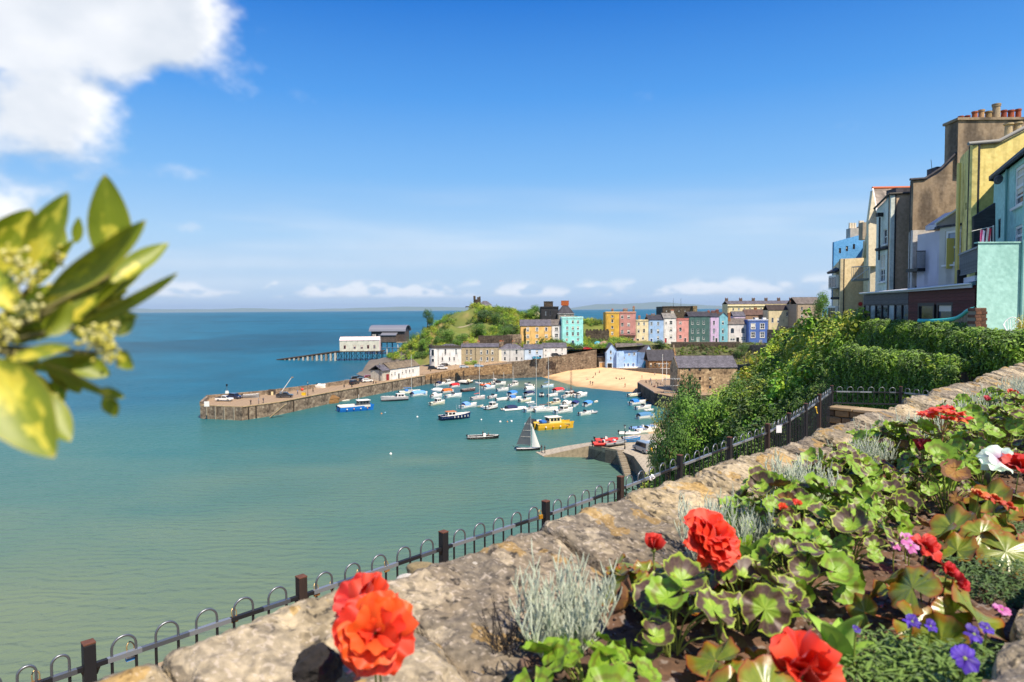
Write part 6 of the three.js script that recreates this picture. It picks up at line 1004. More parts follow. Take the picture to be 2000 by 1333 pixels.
{ // cream gable with slate roof behind
  const t = thing('cream_gable_house', 'cream gabled house with lichened slate roof and orange ridge', 'house'), A = Q(1699, 63), B = Q(1790, 62), y1 = Yr(1706, 412, 62), rid = Yr(1706, 368, 64);
  mesh('wall', slab([Q(1699, 63), B, [B[0] * 70 / 62, 70], [A[0] * 70 / 63 - 0.3, 70]], E - 2, y1), stained(0xe2d7ba, 0xbfb598, 41, 0.6), t);
  
  const quadSlab = (p, th) => { const q = p.map((v) => v.clone().add(V(0, -th, 0))), tri = [p[0], p[1], p[2], p[0], p[2], p[3], q[0], q[2], q[1], q[0], q[3], q[2]]; for (let i = 0; i < 4; i++) { const j = (i + 1) % 4; tri.push(q[i], q[j], p[j], q[i], p[j], p[i]); } const g = new THREE.BufferGeometry(); g.setAttribute('position', new THREE.Float32BufferAttribute(tri.flatMap((v) => [v.x, v.y, v.z]), 3)); g.setAttribute('uv', new THREE.Float32BufferAttribute(tri.flatMap((v) => [v.x, v.y + v.z]), 2)); g.computeVertexNormals(); return g; };
  const rf = mesh('roof', quadSlab([P(1713, 412, 62.1), P(1792, 409, 61.6), P(1792, 367, 66), P(1705, 369, 66)], 0.14), mat(0xa89c8e, 0.85, { tex: 'slate' }), t);
  mesh('ridge_tiles', bar(P(1704, 367.5, 66), P(1792, 366, 66), 0.14, 6), mat(0xc06a44, 0.85), rf); mesh('bargeboard', bar(P(1713, 413, 62), P(1705, 369, 65.9), 0.09, 5), M.white, rf);
  mesh('gable_front', extrude([[1697, 520], [1697, 432], [1705, 372], [1713, 414], [1722, 414], [1722, 520]].map(([x, y]) => { const p = P(x, y, 62.6); return [p.x, p.y]; }), 0.4).translate(0, 0, -63), stained(0xe2d7ba, 0xbfb598, 41, 0.6), t);
  const c = P(1756, 378, 58), bx = mesh('dark_dormer', box(1.3, 0.7, 1.5, c.x, c.y, c.z), M.slateDark, t);
}
{ // small cream gable house with orange ridge
  const t = thing('small_gable_house', 'small cream gable house with orange ridge tiles and iron balcony', 'house'), A = Q(1686, 69), B = Q(1716, 67);
  mesh('wall', slab([A, B, [B[0] * 73 / 67, 73], [A[0] * 74 / 69, 74]], E - 2, Yr(1700, 502, 68)), stained(0xd3c79f, 0xb0a680, 45, 0.5), t);
  mesh('gable', extrude([[1687, 503], [1700, 503], [1695, 460]].map(([x, y]) => { const p = P(x, y, 68.4); return [p.x, p.y]; }), 0.3).translate(0, 0, -68.8), stained(0xd3c79f, 0xb0a680, 45, 0.5), t);
  const rf = mesh('roof', extrude([[1694, 459], [1717, 458], [1718, 498], [1702, 500]].map(([x, y]) => { const p = P(x, y, 68); return [p.x, p.y]; }), 0.12).translate(0, 0, -68.2), M.slateBrown, t); mesh('ridge_tiles', bar(P(1693, 458, 67.9), P(1718, 457, 67.9), 0.15, 6), mat(0xc87844, 0.85), rf);
  const a = P(1664, 548, 66), b = P(1699, 546, 66), bal = mesh('balcony', bar(a, b, 0.12, 4), M.steel, t); for (let i = 0; i < 12; i++) mesh('baluster', bar(a.clone().lerp(b, i / 11), a.clone().lerp(b, i / 11).add(V(0, 1.3, 0)), 0.025, 4), M.steel, bal); mesh('handrail', bar(P(1664, 522, 66), P(1699, 520, 66), 0.05, 5), mat(0xd6d6d2, 0.6), bal); mesh('brace', bar(P(1666, 547, 65.9), P(1698, 524, 65.9), 0.05, 5), mat(0xd6d6d2, 0.6), bal);
}
{ // beige stone house with white bays
  const t = thing('beige_stone_house', 'beige stone house with white bay windows overlooking the harbour', 'house'), A = Q(1641, 74), B = Q(1702, 74), L = Q(1626, 80), st = stained(0xdfcba2, 0xbfab84, 51, 0.6);
  sideOf(t, A, B, E - 3, [[1641, 506], [1702, 503]], st, [{ x0: 1683, x1: 1692, y0: 601, y1: 622 }]); sideOf(t, L, A, E - 3, [[1626, 522], [1641, 506]], st);
  mesh('back_walls', slab([[A[0] + 0.4, 74.4], [B[0], 74.4], [B[0] * 80 / 74, 80], [L[0] + 0.6, 80]], E - 3, Yr(1660, 508, 74)), st, t);
  for (const [y0, y1, rf] of [[538, 565, true], [598, 626, false]]) {
    const a = Q(1624, 77.5), b = Q(1638, 75.2), fr = frameOf(a, b), g = new THREE.Group(); g.name = 'bay_window'; t.add(g); g.position.set(a[0] - 0.4, 0, -a[1]); g.rotation.y = fr.turn; const yb = Yr(1630, y1, 76), yt = Yr(1630, y0, 76);
    mesh('bay_box', box(fr.len, yt - yb, 0.9, fr.len / 2, (yt + yb) / 2, -0.5), M.white, g); for (let i = 0; i < 3; i++) mesh('pane', box(fr.len / 3 - 0.14, yt - yb - 0.4, 0.04, fr.len * (i + 0.5) / 3, (yt + yb) / 2, -0.04), M.glass, g);
    if (rf) mesh('bay_roof', box(fr.len + 0.3, 0.25, 1.2, fr.len / 2, yt + 0.6, -0.45, 0, 0, 0.5), M.slateDark, g);
    else mesh('window_box', box(fr.len + 0.6, 0.5, 0.6, fr.len / 2, yb - 0.25, 0), mat(0x2f3a24, 0.9), g);
  }
  const a = P(1624, 583, 75.4), b = P(1640, 583, 74.2), bal = mesh('balcony', bar(a, b, 0.14, 4), M.iron, t); for (let i = 0; i < 12; i++) mesh('baluster', bar(a.clone().lerp(b, i / 11), a.clone().lerp(b, i / 11).add(V(0, 1.1, 0)), 0.022, 4), M.iron, bal); mesh('handrail', bar(a.clone().add(V(0, 1.1, 0)), b.clone().add(V(0, 1.1, 0)), 0.035, 4), M.iron, bal);
  mesh('red_sign', new THREE.CylinderGeometry(0.22, 0.22, 0.06, 16).rotateX(Math.PI / 2).translate(...P(1681, 594, 73.9).toArray()), mat(0xc4363a, 0.6), t);
}
{ // blue house
  const t = thing('blue_house', 'cornflower blue house with three small square windows and pale chimneys', 'house'), A = Q(1627, 95), B = Q(1686, 95), bm = stained(0x5f9fd2, 0x4a86b8, 57, 0.4);
  sideOf(t, A, B, E - 4, [[1627, 473], [1686, 457]], bm, [{ x0: 1636.5, x1: 1641, y0: 485, y1: 495, sill: false, frame: M.timber }, { x0: 1650, x1: 1654.5, y0: 481, y1: 491, sill: false, frame: M.timber }, { x0: 1663.5, x1: 1668, y0: 477, y1: 487, sill: false, frame: M.timber }]);
  mesh('back_walls', slab([[A[0] + 0.02, 95.4], [B[0], 95.4], [B[0] * 1.08, 103], [A[0] * 1.086, 103]], E - 4, Yr(1640, 475, 95)), bm, t);
  for (const [px, w, y0, y1, c] of [[1665, 16, 447, 466, 0xc9c2b6], [1682, 9, 443, 466, 0xb9ab98]]) { const p = P(px, y1, 97), k = 97 / F, c2 = mesh('chimney', box(w * k, (y1 - y0) * k, 1.2, p.x, p.y + (y1 - y0) * k / 2, p.z), mat(c, 0.9, { tex: 'speck' }), t); for (let i = 0; i < 3; i++) mesh('chimney_pot', cyl(0.2, 0.17, 0.8, p.x + (i - 1) * w * k * 0.3, p.y + (y1 - y0) * k, p.z, 8), mat(0xd9cdb6, 0.85), c2); }
}
{ // brown rendered wall between the blue and cream houses
  const t = thing('brown_party_wall', 'narrow brown rendered wall between the blue house and the cream gable', 'house'); mesh('wall', slab([Q(1684, 88), Q(1704, 86), Q(1706, 95), Q(1686, 95)], E - 3, Yr(1690, 470, 87)), tanR, t); mesh('chimney', box(1.1, 2.2, 1, ...P(1690, 452, 88).toArray()), M.concrete, t);
}
{ // dark garden room with sliding doors
  const t = thing('garden_room', 'long dark timber garden room with glass doors and plum cladding', 'garden room'), A = Q(1688, 50), Mi = Q(1776, 42.8), B = Q(1906, 34);
  const y0 = E - 1.35, f1 = frameOf(A, Mi), f2 = frameOf(Mi, B);
  const g1 = new THREE.Group(); g1.name = 'glazed_front'; g1.position.set(A[0], 0, -A[1]); g1.rotation.y = f1.turn; t.add(g1);
  mesh('fascia_boards', box(f1.len, 0.7, 0.12, f1.len / 2, E + 0.6, 0), mat(0x6a6a70, 0.75, { tex: 'wood' }), g1);
  for (let i = 0; i < 7; i++) { const x = f1.len * (i + 0.5) / 7, w = f1.len / 7; mesh('door_frame', [box(0.1, 1.7, 0.1, x - w / 2 + 0.06, E - 0.6, 0), box(w, 0.12, 0.1, x, E + 0.2, 0), box(w, 0.12, 0.1, x, y0, 0)], mat(0x2e2c2e, 0.6), g1); mesh('pane', box(w - 0.12, 1.6, 0.03, x, E - 0.6, -0.03), i % 3 === 1 ? mat(0x8b98a0, 0.1, { specularIntensity: 1 }) : M.glass, g1); }
  const g2 = new THREE.Group(); g2.name = 'clad_front'; g2.position.set(Mi[0], 0, -Mi[1]); g2.rotation.y = f2.turn; t.add(g2);
  const a = [1794, 1826, 1831, 1862].map((px) => hit(Mi, B, px).s), nB = 15;
  for (let i = 0; i < nB; i++) { const yb = y0 - 0.4 + i * 0.19, spans = yb > E - 1.15 && yb < E + 0.15 ? [[0, a[0]], [a[3], f2.len]] : [[0, f2.len]]; if (yb + 0.19 > E + 1.3) continue; for (const [s0, s1] of spans) mesh('plank', box(s1 - s0, 0.178, 0.05, (s0 + s1) / 2, yb + 0.09, 0.02, 0, 0, 0.06), mat([0x6b2c2a, 0x602725, 0x743230][i % 3], 0.75, { tex: 'wood' }), g2); }
  for (const [s0, s1] of [[a[0], a[1]], [a[2], a[3]]]) windowIn(g2, (s0 + s1) / 2, E - 1.05, 0.1, s1 - s0, 1.3, { frame: mat(0x2b2422, 0.6), sash: false, sill: false });
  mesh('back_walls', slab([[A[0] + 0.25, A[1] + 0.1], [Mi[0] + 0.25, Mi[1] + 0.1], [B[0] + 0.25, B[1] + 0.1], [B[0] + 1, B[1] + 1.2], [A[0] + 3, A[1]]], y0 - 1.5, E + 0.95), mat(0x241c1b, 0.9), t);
  mesh('roof', slab([[A[0] - 0.3, A[1] - 0.1], [Mi[0] - 0.3, Mi[1] - 0.1], [B[0] - 0.25, B[1] - 0.05], [B[0] + 1, B[1] + 1.2], [A[0] + 3.2, A[1]]], E + 0.96, [E + 1.08, E + 1.12, E + 1.22, E + 1.3, E + 1.2]), mat(0xb9bcc0, 0.6), t);
  mesh('gutter', [bar(V(A[0] - 0.34, E + 1.04, -A[1]), V(Mi[0] - 0.34, E + 1.07, -Mi[1]), 0.06, 5), bar(V(Mi[0] - 0.34, E + 1.07, -Mi[1]), V(B[0] - 0.3, E + 1.16, -B[1]), 0.06, 5)], mat(0xd9dadb, 0.6), t);
  mesh('teal_panel', slab([Q(1683, 51), Q(1689, 50), Q(1690, 50.5), Q(1684, 51.5)], E - 2.2, E - 0.6), mat(0x2fa3a6, 0.7), t);
}

// ================================================================ VEGETATION
function leafQuad(pos, nor, c, n, up, l, w) { // one folded diamond leaf
  const s = V().crossVectors(n, up).normalize(), t = V().crossVectors(s, n).normalize(), a = c.clone().addScaledVector(t, -l / 2), b = c.clone().addScaledVector(t, l / 2), p = c.clone().addScaledVector(s, w / 2).addScaledVector(n, w * 0.18), q = c.clone().addScaledVector(s, -w / 2).addScaledVector(n, w * 0.18);
  for (const v of [a, b, p, a, q, b]) pos.push(v.x, v.y, v.z); for (let i = 0; i < 6; i++) nor.push(n.x, n.y, n.z);
}
function leafCloud(seed, n, lobes, leaf, o = {}) { // leaves on the shells of uneven lobes, unit size
  const r = rng(seed), pos = [], nor = [], L = [];
  for (let i = 0; i < lobes; i++) { const a = r() * 6.283, y = lerp(o.y0 ?? -0.5, 0.75, r()), q = Math.sqrt(Math.max(0.05, 1 - y * y)) * (0.35 + 0.4 * r()); L.push([Math.cos(a) * q, y, Math.sin(a) * q, 0.26 + 0.24 * r()]); }
  for (let i = 0; i < n; i++) {
    const b = L[Math.floor(r() * lobes)], z = r() * 2 - 1, a = r() * 6.283, k = Math.sqrt(1 - z * z), d = V(Math.cos(a) * k, z, Math.sin(a) * k), R0 = b[3] * (0.72 + 0.34 * r());
    const c = V(b[0] + d.x * R0, b[1] + d.y * R0, b[2] + d.z * R0), nn = d.clone().add(V(r() - 0.5, r() * 0.9, r() - 0.5).multiplyScalar(0.9)).normalize();
    leafQuad(pos, nor, c, nn, V(r() - 0.5, r() - 0.2, r() - 0.5).normalize(), leaf * (0.7 + 0.6 * r()), leaf * (0.45 + 0.3 * r()));
  }
  const g = new THREE.BufferGeometry(); g.setAttribute('position', new THREE.Float32BufferAttribute(pos, 3)); g.setAttribute('normal', new THREE.Float32BufferAttribute(nor, 3)); return g;
}
const leafM = (c, tr = 0.3) => mat(new THREE.Color(c).multiplyScalar(1.5).getHex(), 0.85, { transmission: tr, thickness: 0 });
const crowns = [leafCloud(11, 3400, 22, 0.085), leafCloud(12, 3400, 18, 0.085), leafCloud(13, 3000, 26, 0.09), leafCloud(14, 2600, 14, 0.1)];
function tree(name, label, category, base, h, rx, c, o = {}) {
  const t = thing(name, label, category, base, (o.seed ?? 1) * 1.7, o.group), v = (o.seed ?? 1) % 4, r = rng((o.seed ?? 1) * 31), ch = h * (o.crown ?? 0.8);
  const tk = [bar(V(0, -0.6, 0), V(0.05 * h, h * 0.55, 0.03 * h), 0.045 * h * 0.7, 7, 0.02 * h)];
  for (let i = 0; i < 6; i++) { const a = i * 1.05 + r(), y = h * (0.28 + 0.07 * i); tk.push(bar(V(0.02 * h, y, 0), V(Math.cos(a) * rx * 0.6, y + h * 0.18, Math.sin(a) * rx * 0.6), 0.014 * h, 5, 0.005 * h)); }
  mesh('trunk', tk, mat(0x4a3d2c, 0.95), t);
  const cr = mesh('crown', crowns[v], leafM(c), t); cr.scale.set(rx, ch / 2 * 1.1, rx * 0.95); cr.position.y = h - ch / 2; cr.userData.kind = 'stuff';
  return t;
}
const clump = leafCloud(21, 170, 9, 0.2), clump2 = leafCloud(22, 90, 5, 0.34);
function scatter(name, label, cat, list, geo, m) { // list: [x, y, z, size, turn, colour]
  const im = new THREE.InstancedMesh(geo, m, list.length), q = new THREE.Matrix4(), c = new THREE.Color();
  list.forEach(([x, y, z, s, a, col, sy], i) => { q.compose(V(x, y, z), new THREE.Quaternion().setFromEuler(new THREE.Euler((a * 7) % 0.6 - 0.3, a, (a * 5) % 0.6 - 0.3)), V(s, s * (sy ?? 0.85), s)); im.setMatrixAt(i, q); im.setColorAt(i, c.setRGB(...col)); });
  im.name = numbered(name); im.castShadow = im.receiveShadow = true; scene.add(im); stuff(im, label, cat); return im;
}
const white = new THREE.MeshPhysicalMaterial({ color: 0xffffff, roughness: 0.85, transmission: 0.28, thickness: 0, side: THREE.DoubleSide });
const greens = [[0.2, 0.35, 0.02], [0.3, 0.43, 0.028], [0.125, 0.24, 0.018], [0.42, 0.49, 0.034], [0.07, 0.14, 0.013]];
const pickGreen = (x, d, r) => { const n = fbm(x * 0.11, d * 0.07, 4, 3) + (r() - 0.5) * 0.34; const g = greens[n > 0.62 ? 3 : n > 0.53 ? 1 : n > 0.43 ? 0 : n > 0.34 ? 2 : 4]; return g.map((v) => v * (0.8 + 0.4 * r())); };
const terraceV = (x, d) => (d - x) / Math.SQRT2;
{ // scrub over the cliff slope
  const r = rng(501), A = [], B = [];
  for (let i = 0; i < 15000; i++) {
    const d = 9.5 * Math.pow(215 / 9.5, r()), s = 4 - 31 * Math.pow(r(), 0.85), x = curve(cliffEdge, d) + s; if (d < 21 && terraceV(x, d) < 6.5) continue; if (d < 60 && s > 1.5) continue; if (s > 0 && d < 34) continue;
    const big = fbm(x * 0.2, d * 0.14, 9, 3), size = (0.20 + d * 0.0115) * (0.3 + 1.3 * big) * (0.7 + 0.6 * r()), y = cliffY(x, d); if (y < 2) continue;
    const lift = d > 26 ? smooth(0.42, 0.66, big) * 2.0 * smooth(26, 60, d) * r() : 0;
    (r() < 0.5 ? A : B).push([x, y + size * 0.35 + lift, -d, size, r() * 6.28, pickGreen(x, d, r), 0.8 + 0.4 * r()]);
  }
  scatter('slope_scrub', 'dense mixed green scrub covering the steep harbour slope', 'scrub', A, clump, white); scatter('slope_bramble', 'bramble and grass tangled over the steep harbour slope', 'scrub', B, clump2, white);
}
{ // shrubs on castle hill
  const r = rng(502), A = [];
  for (let i = 0; i < 5200; i++) { const x = lerp(-66, 62, r()), d = lerp(334, 415, r()), n = fbm(x * 0.07 + 3, d * 0.07, 6, 3) + (r() - 0.5) * 0.1, y = hillY(x, d); if (y < 6.5 || n < 0.385 + 0.12 * smooth(24, 33, y)) continue; if (d < 340 && x > -50) continue; const s = 0.9 + 2.0 * r(); A.push([x, y + s * 0.3, -d, s, r() * 6.28, pickGreen(x * 2, d * 2, r).map((v, k) => v * [1.0, 1.0, 1][k])]); }
  scatter('hill_shrubs', 'rounded green shrubs scattered over the castle hill', 'shrubs', A, clump, white);
}
{ // rough growth on the bank between the beach buildings and the terrace
  const r = rng(503), A = [];
  for (let i = 0; i < 2600; i++) { const x = lerp(46, 200, r()), d = lerp(339, x > 150 ? 470 : 371, r()), n = fbm(x * 0.09 + 3, d * 0.12, 6, 3); if (n < 0.4) continue; const s = 0.5 + 1.1 * r(), y = townY(x, d), g = pickGreen(x, d, r), k = r() < 0.35; A.push([x, y + s * 0.25, -d, s, r() * 6.28, k ? [0.17, 0.14, 0.06] : g.map((v) => v * 0.75), 0.7]); }
  scatter('bank_growth', 'rough grass and shrubs on the bank below the terrace', 'scrub', A, clump2, white);
}
const onHill = (px, D) => { const p = P(px, 600, D); return V(p.x, hillY(p.x, D), -D); }, onCliff = (px, D) => { const p = P(px, 600, D); return V(p.x, cliffY(p.x, D), -D); }, onTown = (px, D) => { const p = P(px, 600, D); return V(p.x, townY(p.x, D), -D); };
const dkG = 0x31511c, mdG = 0x4a6e1f, ltG = 0x7b9a2c, olG = 0x7f8a4a;
tree('headland_tree', 'dark round tree standing alone on the headland skyline', 'tree', onHill(834, 362), 11, 4.2, 0x35551f, { seed: 1 });
tree('headland_tree', 'bushy green tree at the left foot of the headland', 'tree', onHill(806, 372).setY(6), 13, 4.6, 0x40651f, { seed: 2 });
tree('headland_tree', 'lower dark tree beside the lifeboat walkway', 'tree', onHill(795, 380).setY(4), 11, 4.0, 0x35561d, { seed: 3 });
tree('headland_tree', 'yellow green tree on the slope left of the white house', 'tree', onHill(823, 352), 8, 3.6, 0x5b7d24, { seed: 5 });
for (const [px, D, h, rx, c, s, label] of [[868, 352, 8, 6.5, 0x50731f, 6, 'wide green thicket above the rounded white house'], [950, 372, 7, 6.5, dkG, 7, 'dark hawthorn thicket on the hill below the tower'], [972, 371, 6.5, 5.5, 0x3c5c20, 4, 'second dark thicket right of the first below the tower'], [930, 352, 7.5, 6, mdG, 9, 'green thicket above the beige quay house'], [985, 350, 8, 5, 0x4a6b20, 10, 'green thicket beside the garden wall'], [1000, 356, 8.5, 5, dkG, 11, 'dark thicket by the apricot house gable'], [1046, 392, 8, 5.5, mdG, 8, 'bushes in front of the cream gabled cottage'], [1028, 385, 7, 5.5, 0x5f8126, 13, 'light green bushes on the saddle of the hill'], [900, 346, 6.5, 5, 0x557722, 14, 'green thicket behind the rounded house roof']]) tree('hill_thicket', label, 'shrub', onHill(px, D), h, rx, c, { seed: s, crown: 0.98 });
for (const [px, py, D, h, rx, c, s, label] of [[912, 717, 319, 2.6, 2.6, 0x86992c, 1, 'yellow green shrub left in front of the beige quay house'], [925, 716, 319, 2.8, 2.4, 0x6f8f28, 2, 'green shrub right in front of the beige quay house']]) tree('quay_shrub', label, 'shrub', P(px, py, D), h, rx, c, { seed: s, crown: 1 });
for (const [px, D, h, rx, c, s, label] of [[1285, 362, 4.6, 4.4, dkG, 5, 'dark green shrub below the sky blue terrace house'], [1450, 352, 6.5, 4.6, 0x4a6426, 6, 'rounded shrub in front of the retaining wall'], [1360, 350, 3.4, 3.2, 0x93a08a, 7, 'silvery shrub on the bank below the dark green house'], [1545, 368, 6, 6, 0x6d9a2a, 8, 'bright green hedge bushes behind the pale garden wall'], [1580, 356, 6, 6, 0x5f8826, 9, 'second clump of bright hedge bushes by the stone house']]) tree('garden_shrub', label, 'shrub', onTown(px, D), h, rx, c, { seed: s, crown: 1 });
tree('garden_tree', 'green tree standing before the brown stone gable house', 'tree', P(1608, 648, 150), 8.4, 2.6, 0x4c7020, { seed: 4, crown: 0.75 });
for (const [px, D, h, rx, c, s, label] of [[1330, 72, 9.2, 3.3, 0x466a1c, 1, 'big leafy green bush above the slipway'], [1300, 80, 10.4, 2.5, olG, 2, 'pale olive willow at the left end of the slope bushes'], [1350, 76, 10.2, 1.9, 0x2f4f1a, 3, 'narrow dark bush rising behind the big leafy bush'], [1308, 62, 7.4, 2.5, 0x3d5f1b, 5, 'dark bush at the lower left of the slope'], [1368, 62, 5.6, 2.6, 0x5c8222, 6, 'mid green bush right of the big leafy bush'], [1400, 118, 5, 4.4, 0x45691d, 7, 'rounded bush hiding the warehouse corner'], [1432, 128, 5, 4.8, 0x6f9628, 8, 'bright bush on the slope right of the warehouse'], [1470, 122, 4.2, 4.4, 0x5b8323, 9, 'sunlit bush on the upper slope skyline'], [1510, 112, 3.4, 4, 0x55801f, 10, 'bush on the slope skyline below the royal blue house'], [1558, 100, 3.2, 3.4, 0x6a9226, 11, 'light green bush near the slope top below the garden walls'], [1415, 80, 5, 3.4, ltG, 12, 'yellow green bush in the middle of the slope'], [1470, 70, 4.2, 3, 0x44661d, 13, 'dark bush in the middle of the slope right of the yellow green one'], [1385, 92, 5.5, 3.6, 0x33521b, 14, 'shaded dark bush beside the warehouse roof']]) tree('slope_bush', label, 'shrub', onCliff(px, D), h, rx, c, { seed: s, crown: 0.97, group: 'bushes on the harbour slope' });
// walls clad in ivy
function ivyWall(label, A, B, y0, y1, thick, seed, n, cap, tint = 1) {
  const t = thing('ivy_wall', label, 'wall'), fr = frameOf(A, B), r = rng(seed); t.position.set(A[0], 0, -A[1]); t.rotation.y = fr.turn;
  mesh('masonry', box(fr.len, y1 - y0, thick, fr.len / 2, (y0 + y1) / 2, -thick / 2), M.rubbleDark, t);
  const im = new THREE.InstancedMesh(clump2, white, n), q = new THREE.Matrix4(), c = new THREE.Color();
  for (let i = 0; i < n; i++) { const u = r(), v = Math.pow(r(), 0.8), b = fbm(u * fr.len * 0.5, v * 3, seed, 3), s = 0.22 + 0.3 * r() ** 1.5, top = r() < 0.2; q.compose(V(u * fr.len, top ? y1 + 0.05 : lerp(y0, y1, v), top ? -r() * thick : 0.06 + 0.5 * Math.max(0, b - 0.25)), new THREE.Quaternion().setFromEuler(new THREE.Euler(r() * 0.6, r() * 6.28, 0)), V(s, s, s * 0.75)); im.setMatrixAt(i, q); const g = greens[r() < 0.45 ? 2 : r() < 0.6 ? 0 : r() < 0.7 ? 4 : 1], k = (0.75 + 0.5 * r()) * tint; im.setColorAt(i, c.setRGB(g[0] * k, g[1] * k, g[2] * k)); }
  im.name = 'ivy'; im.castShadow = im.receiveShadow = true; im.userData.kind = 'stuff'; t.add(im);
  if (cap) mesh('coping', box(fr.len, 0.1, thick + 0.1, fr.len / 2, y1 + 0.06, -thick / 2), mat(cap, 0.6), t);
  return t;
}
ivyWall('ivy covered garden wall below the plum clad garden room', Q(1690, 43.5), Q(1900, 30), E - 6.5, E - 1.25, 0.5, 601, 2600);
ivyWall('lower clipped ivy mass beside the brick pier', Q(1868, 27), Q(2010, 22.5), E - 5, E - 1.35, 0.8, 602, 1400);
ivyWall('shaded ivy bank behind the second railing', Q(1640, 34), Q(1880, 24.5), E - 7, E - 2.35, 0.6, 603, 2000);
{
  const t = thing('turquoise_capped_wall', 'low wall with curved turquoise cap in front of the plum cladding', 'wall'), pts = [[1795, 627], [1830, 627], [1862, 624], [1880, 616], [1892, 607], [1905, 604]].map(([x, y], i) => P(x, y, lerp(35.5, 29.8, i / 5)));
  mesh('cap', tube(pts, 0.1, 30, 8), mat(0x3fb5b3, 0.6), t); for (let i = 0; i < 5; i++) mesh('wall', slab([[pts[i].x, -pts[i].z], [pts[i + 1].x, -pts[i + 1].z], [pts[i + 1].x + 0.3, -pts[i + 1].z + 0.15], [pts[i].x + 0.3, -pts[i].z + 0.15]], E - 3, [pts[i].y, pts[i + 1].y, pts[i + 1].y, pts[i].y]), M.rubble, t);
  const p = Q(1905, 29.6), bp = thing('brick_pier', 'old brown brick pier at the end of the turquoise capped wall', 'pillar', V(p[0] + 0.1, E - 2.4, -29.6)); for (let i = 0; i < 17; i++) for (let k = 0; k < 2; k++) mesh('brick', box(0.235, 0.125, 0.5, (k - 0.5) * 0.245 + (i % 2 ? 0.02 : -0.01), 0.07 + i * 0.138, (i % 2) * 0.015), mat([0x7c5644, 0x6a4a3c, 0x8a6048, 0x74533f][(i * 2 + k * 3) % 4], 0.95, { tex: 'speck' }), bp);
  mesh('mortar_core', box(0.46, 2.36, 0.46, 0, 1.18, 0), mat(0x8f8474, 0.95), bp);
}
{ // white wire garden chair
  const b = P(1980, 668, 26.5), t = thing('garden_chair', 'white wire garden chair below the plain turquoise wall', 'chair', b, -0.5), m = mat(0xf0eeea, 0.5);
  mesh('seat', cyl(0.24, 0.24, 0.03, 0, 0.42, 0, 16), m, t); for (let i = 0; i < 4; i++) mesh('leg', bar(V(Math.cos(i * 1.57 + 0.8) * 0.17, 0.42, Math.sin(i * 1.57 + 0.8) * 0.17), V(Math.cos(i * 1.57 + 0.8) * 0.26, 0, Math.sin(i * 1.57 + 0.8) * 0.26), 0.016, 6), m, t);
  mesh('backrest', tube([V(-0.24, 0.42, -0.1), V(-0.26, 0.75, -0.24), V(0, 0.95, -0.3), V(0.26, 0.75, -0.24), V(0.24, 0.42, -0.1)], 0.018, 24, 6), m, t); for (let i = -2; i <= 2; i++) mesh('back_slat', bar(V(i * 0.07, 0.43, -0.2), V(i * 0.085, 0.88, -0.28), 0.01, 5), m, t);
  for (const s of [-1, 1]) mesh('armrest', tube([V(s * 0.26, 0.68, -0.22), V(s * 0.34, 0.66, 0.05), V(s * 0.25, 0.44, 0.2)], 0.016, 14, 6), m, t);
}
tree('golden_shrub', 'golden green shrub at the right edge by the white chair', 'shrub', P(2003, 690, 25), 1.3, 0.5, 0xb0a52a, { seed: 2, crown: 1 });
structure('garden_terrace', slab([Q(1905, 29), Q(2060, 26), Q(2060, 34), Q(1915, 33)], E - 6, E - 1.75), M.concrete, 'paved terrace below the turquoise wall');

// ================================================================ THE PLANTER, THE PATH AND THE RAILING
// u runs along the wall (up and to the right in the picture), v across it towards the harbour; heights are below the eye
const UV = (u, v, y) => V((u - v) / Math.SQRT2, E + y, -(u + v) / Math.SQRT2);
const wallTop = -0.55, soilY = -0.63, pathY = -3.05;
structure('path', [slab([[-6, -4.4], [9.5, 11], [19, 12], [19, 20], [12.3, 19.2], [9.2, 18.2], [-4, 4.9], [-9, 0]], E - 6, E + pathY)], mat(0xb49c7c, 0.95, { tex: 'speck' }), 'stony path between the planter and the railing');
structure('pavement', slab([[-5, -8], [12, 8], [14, 5], [0, -10]].map(([x, d]) => [x + 0.25, d - 0.25]), E - 2.2, E - 1.6), M.concrete, 'pavement on the near side of the planter');
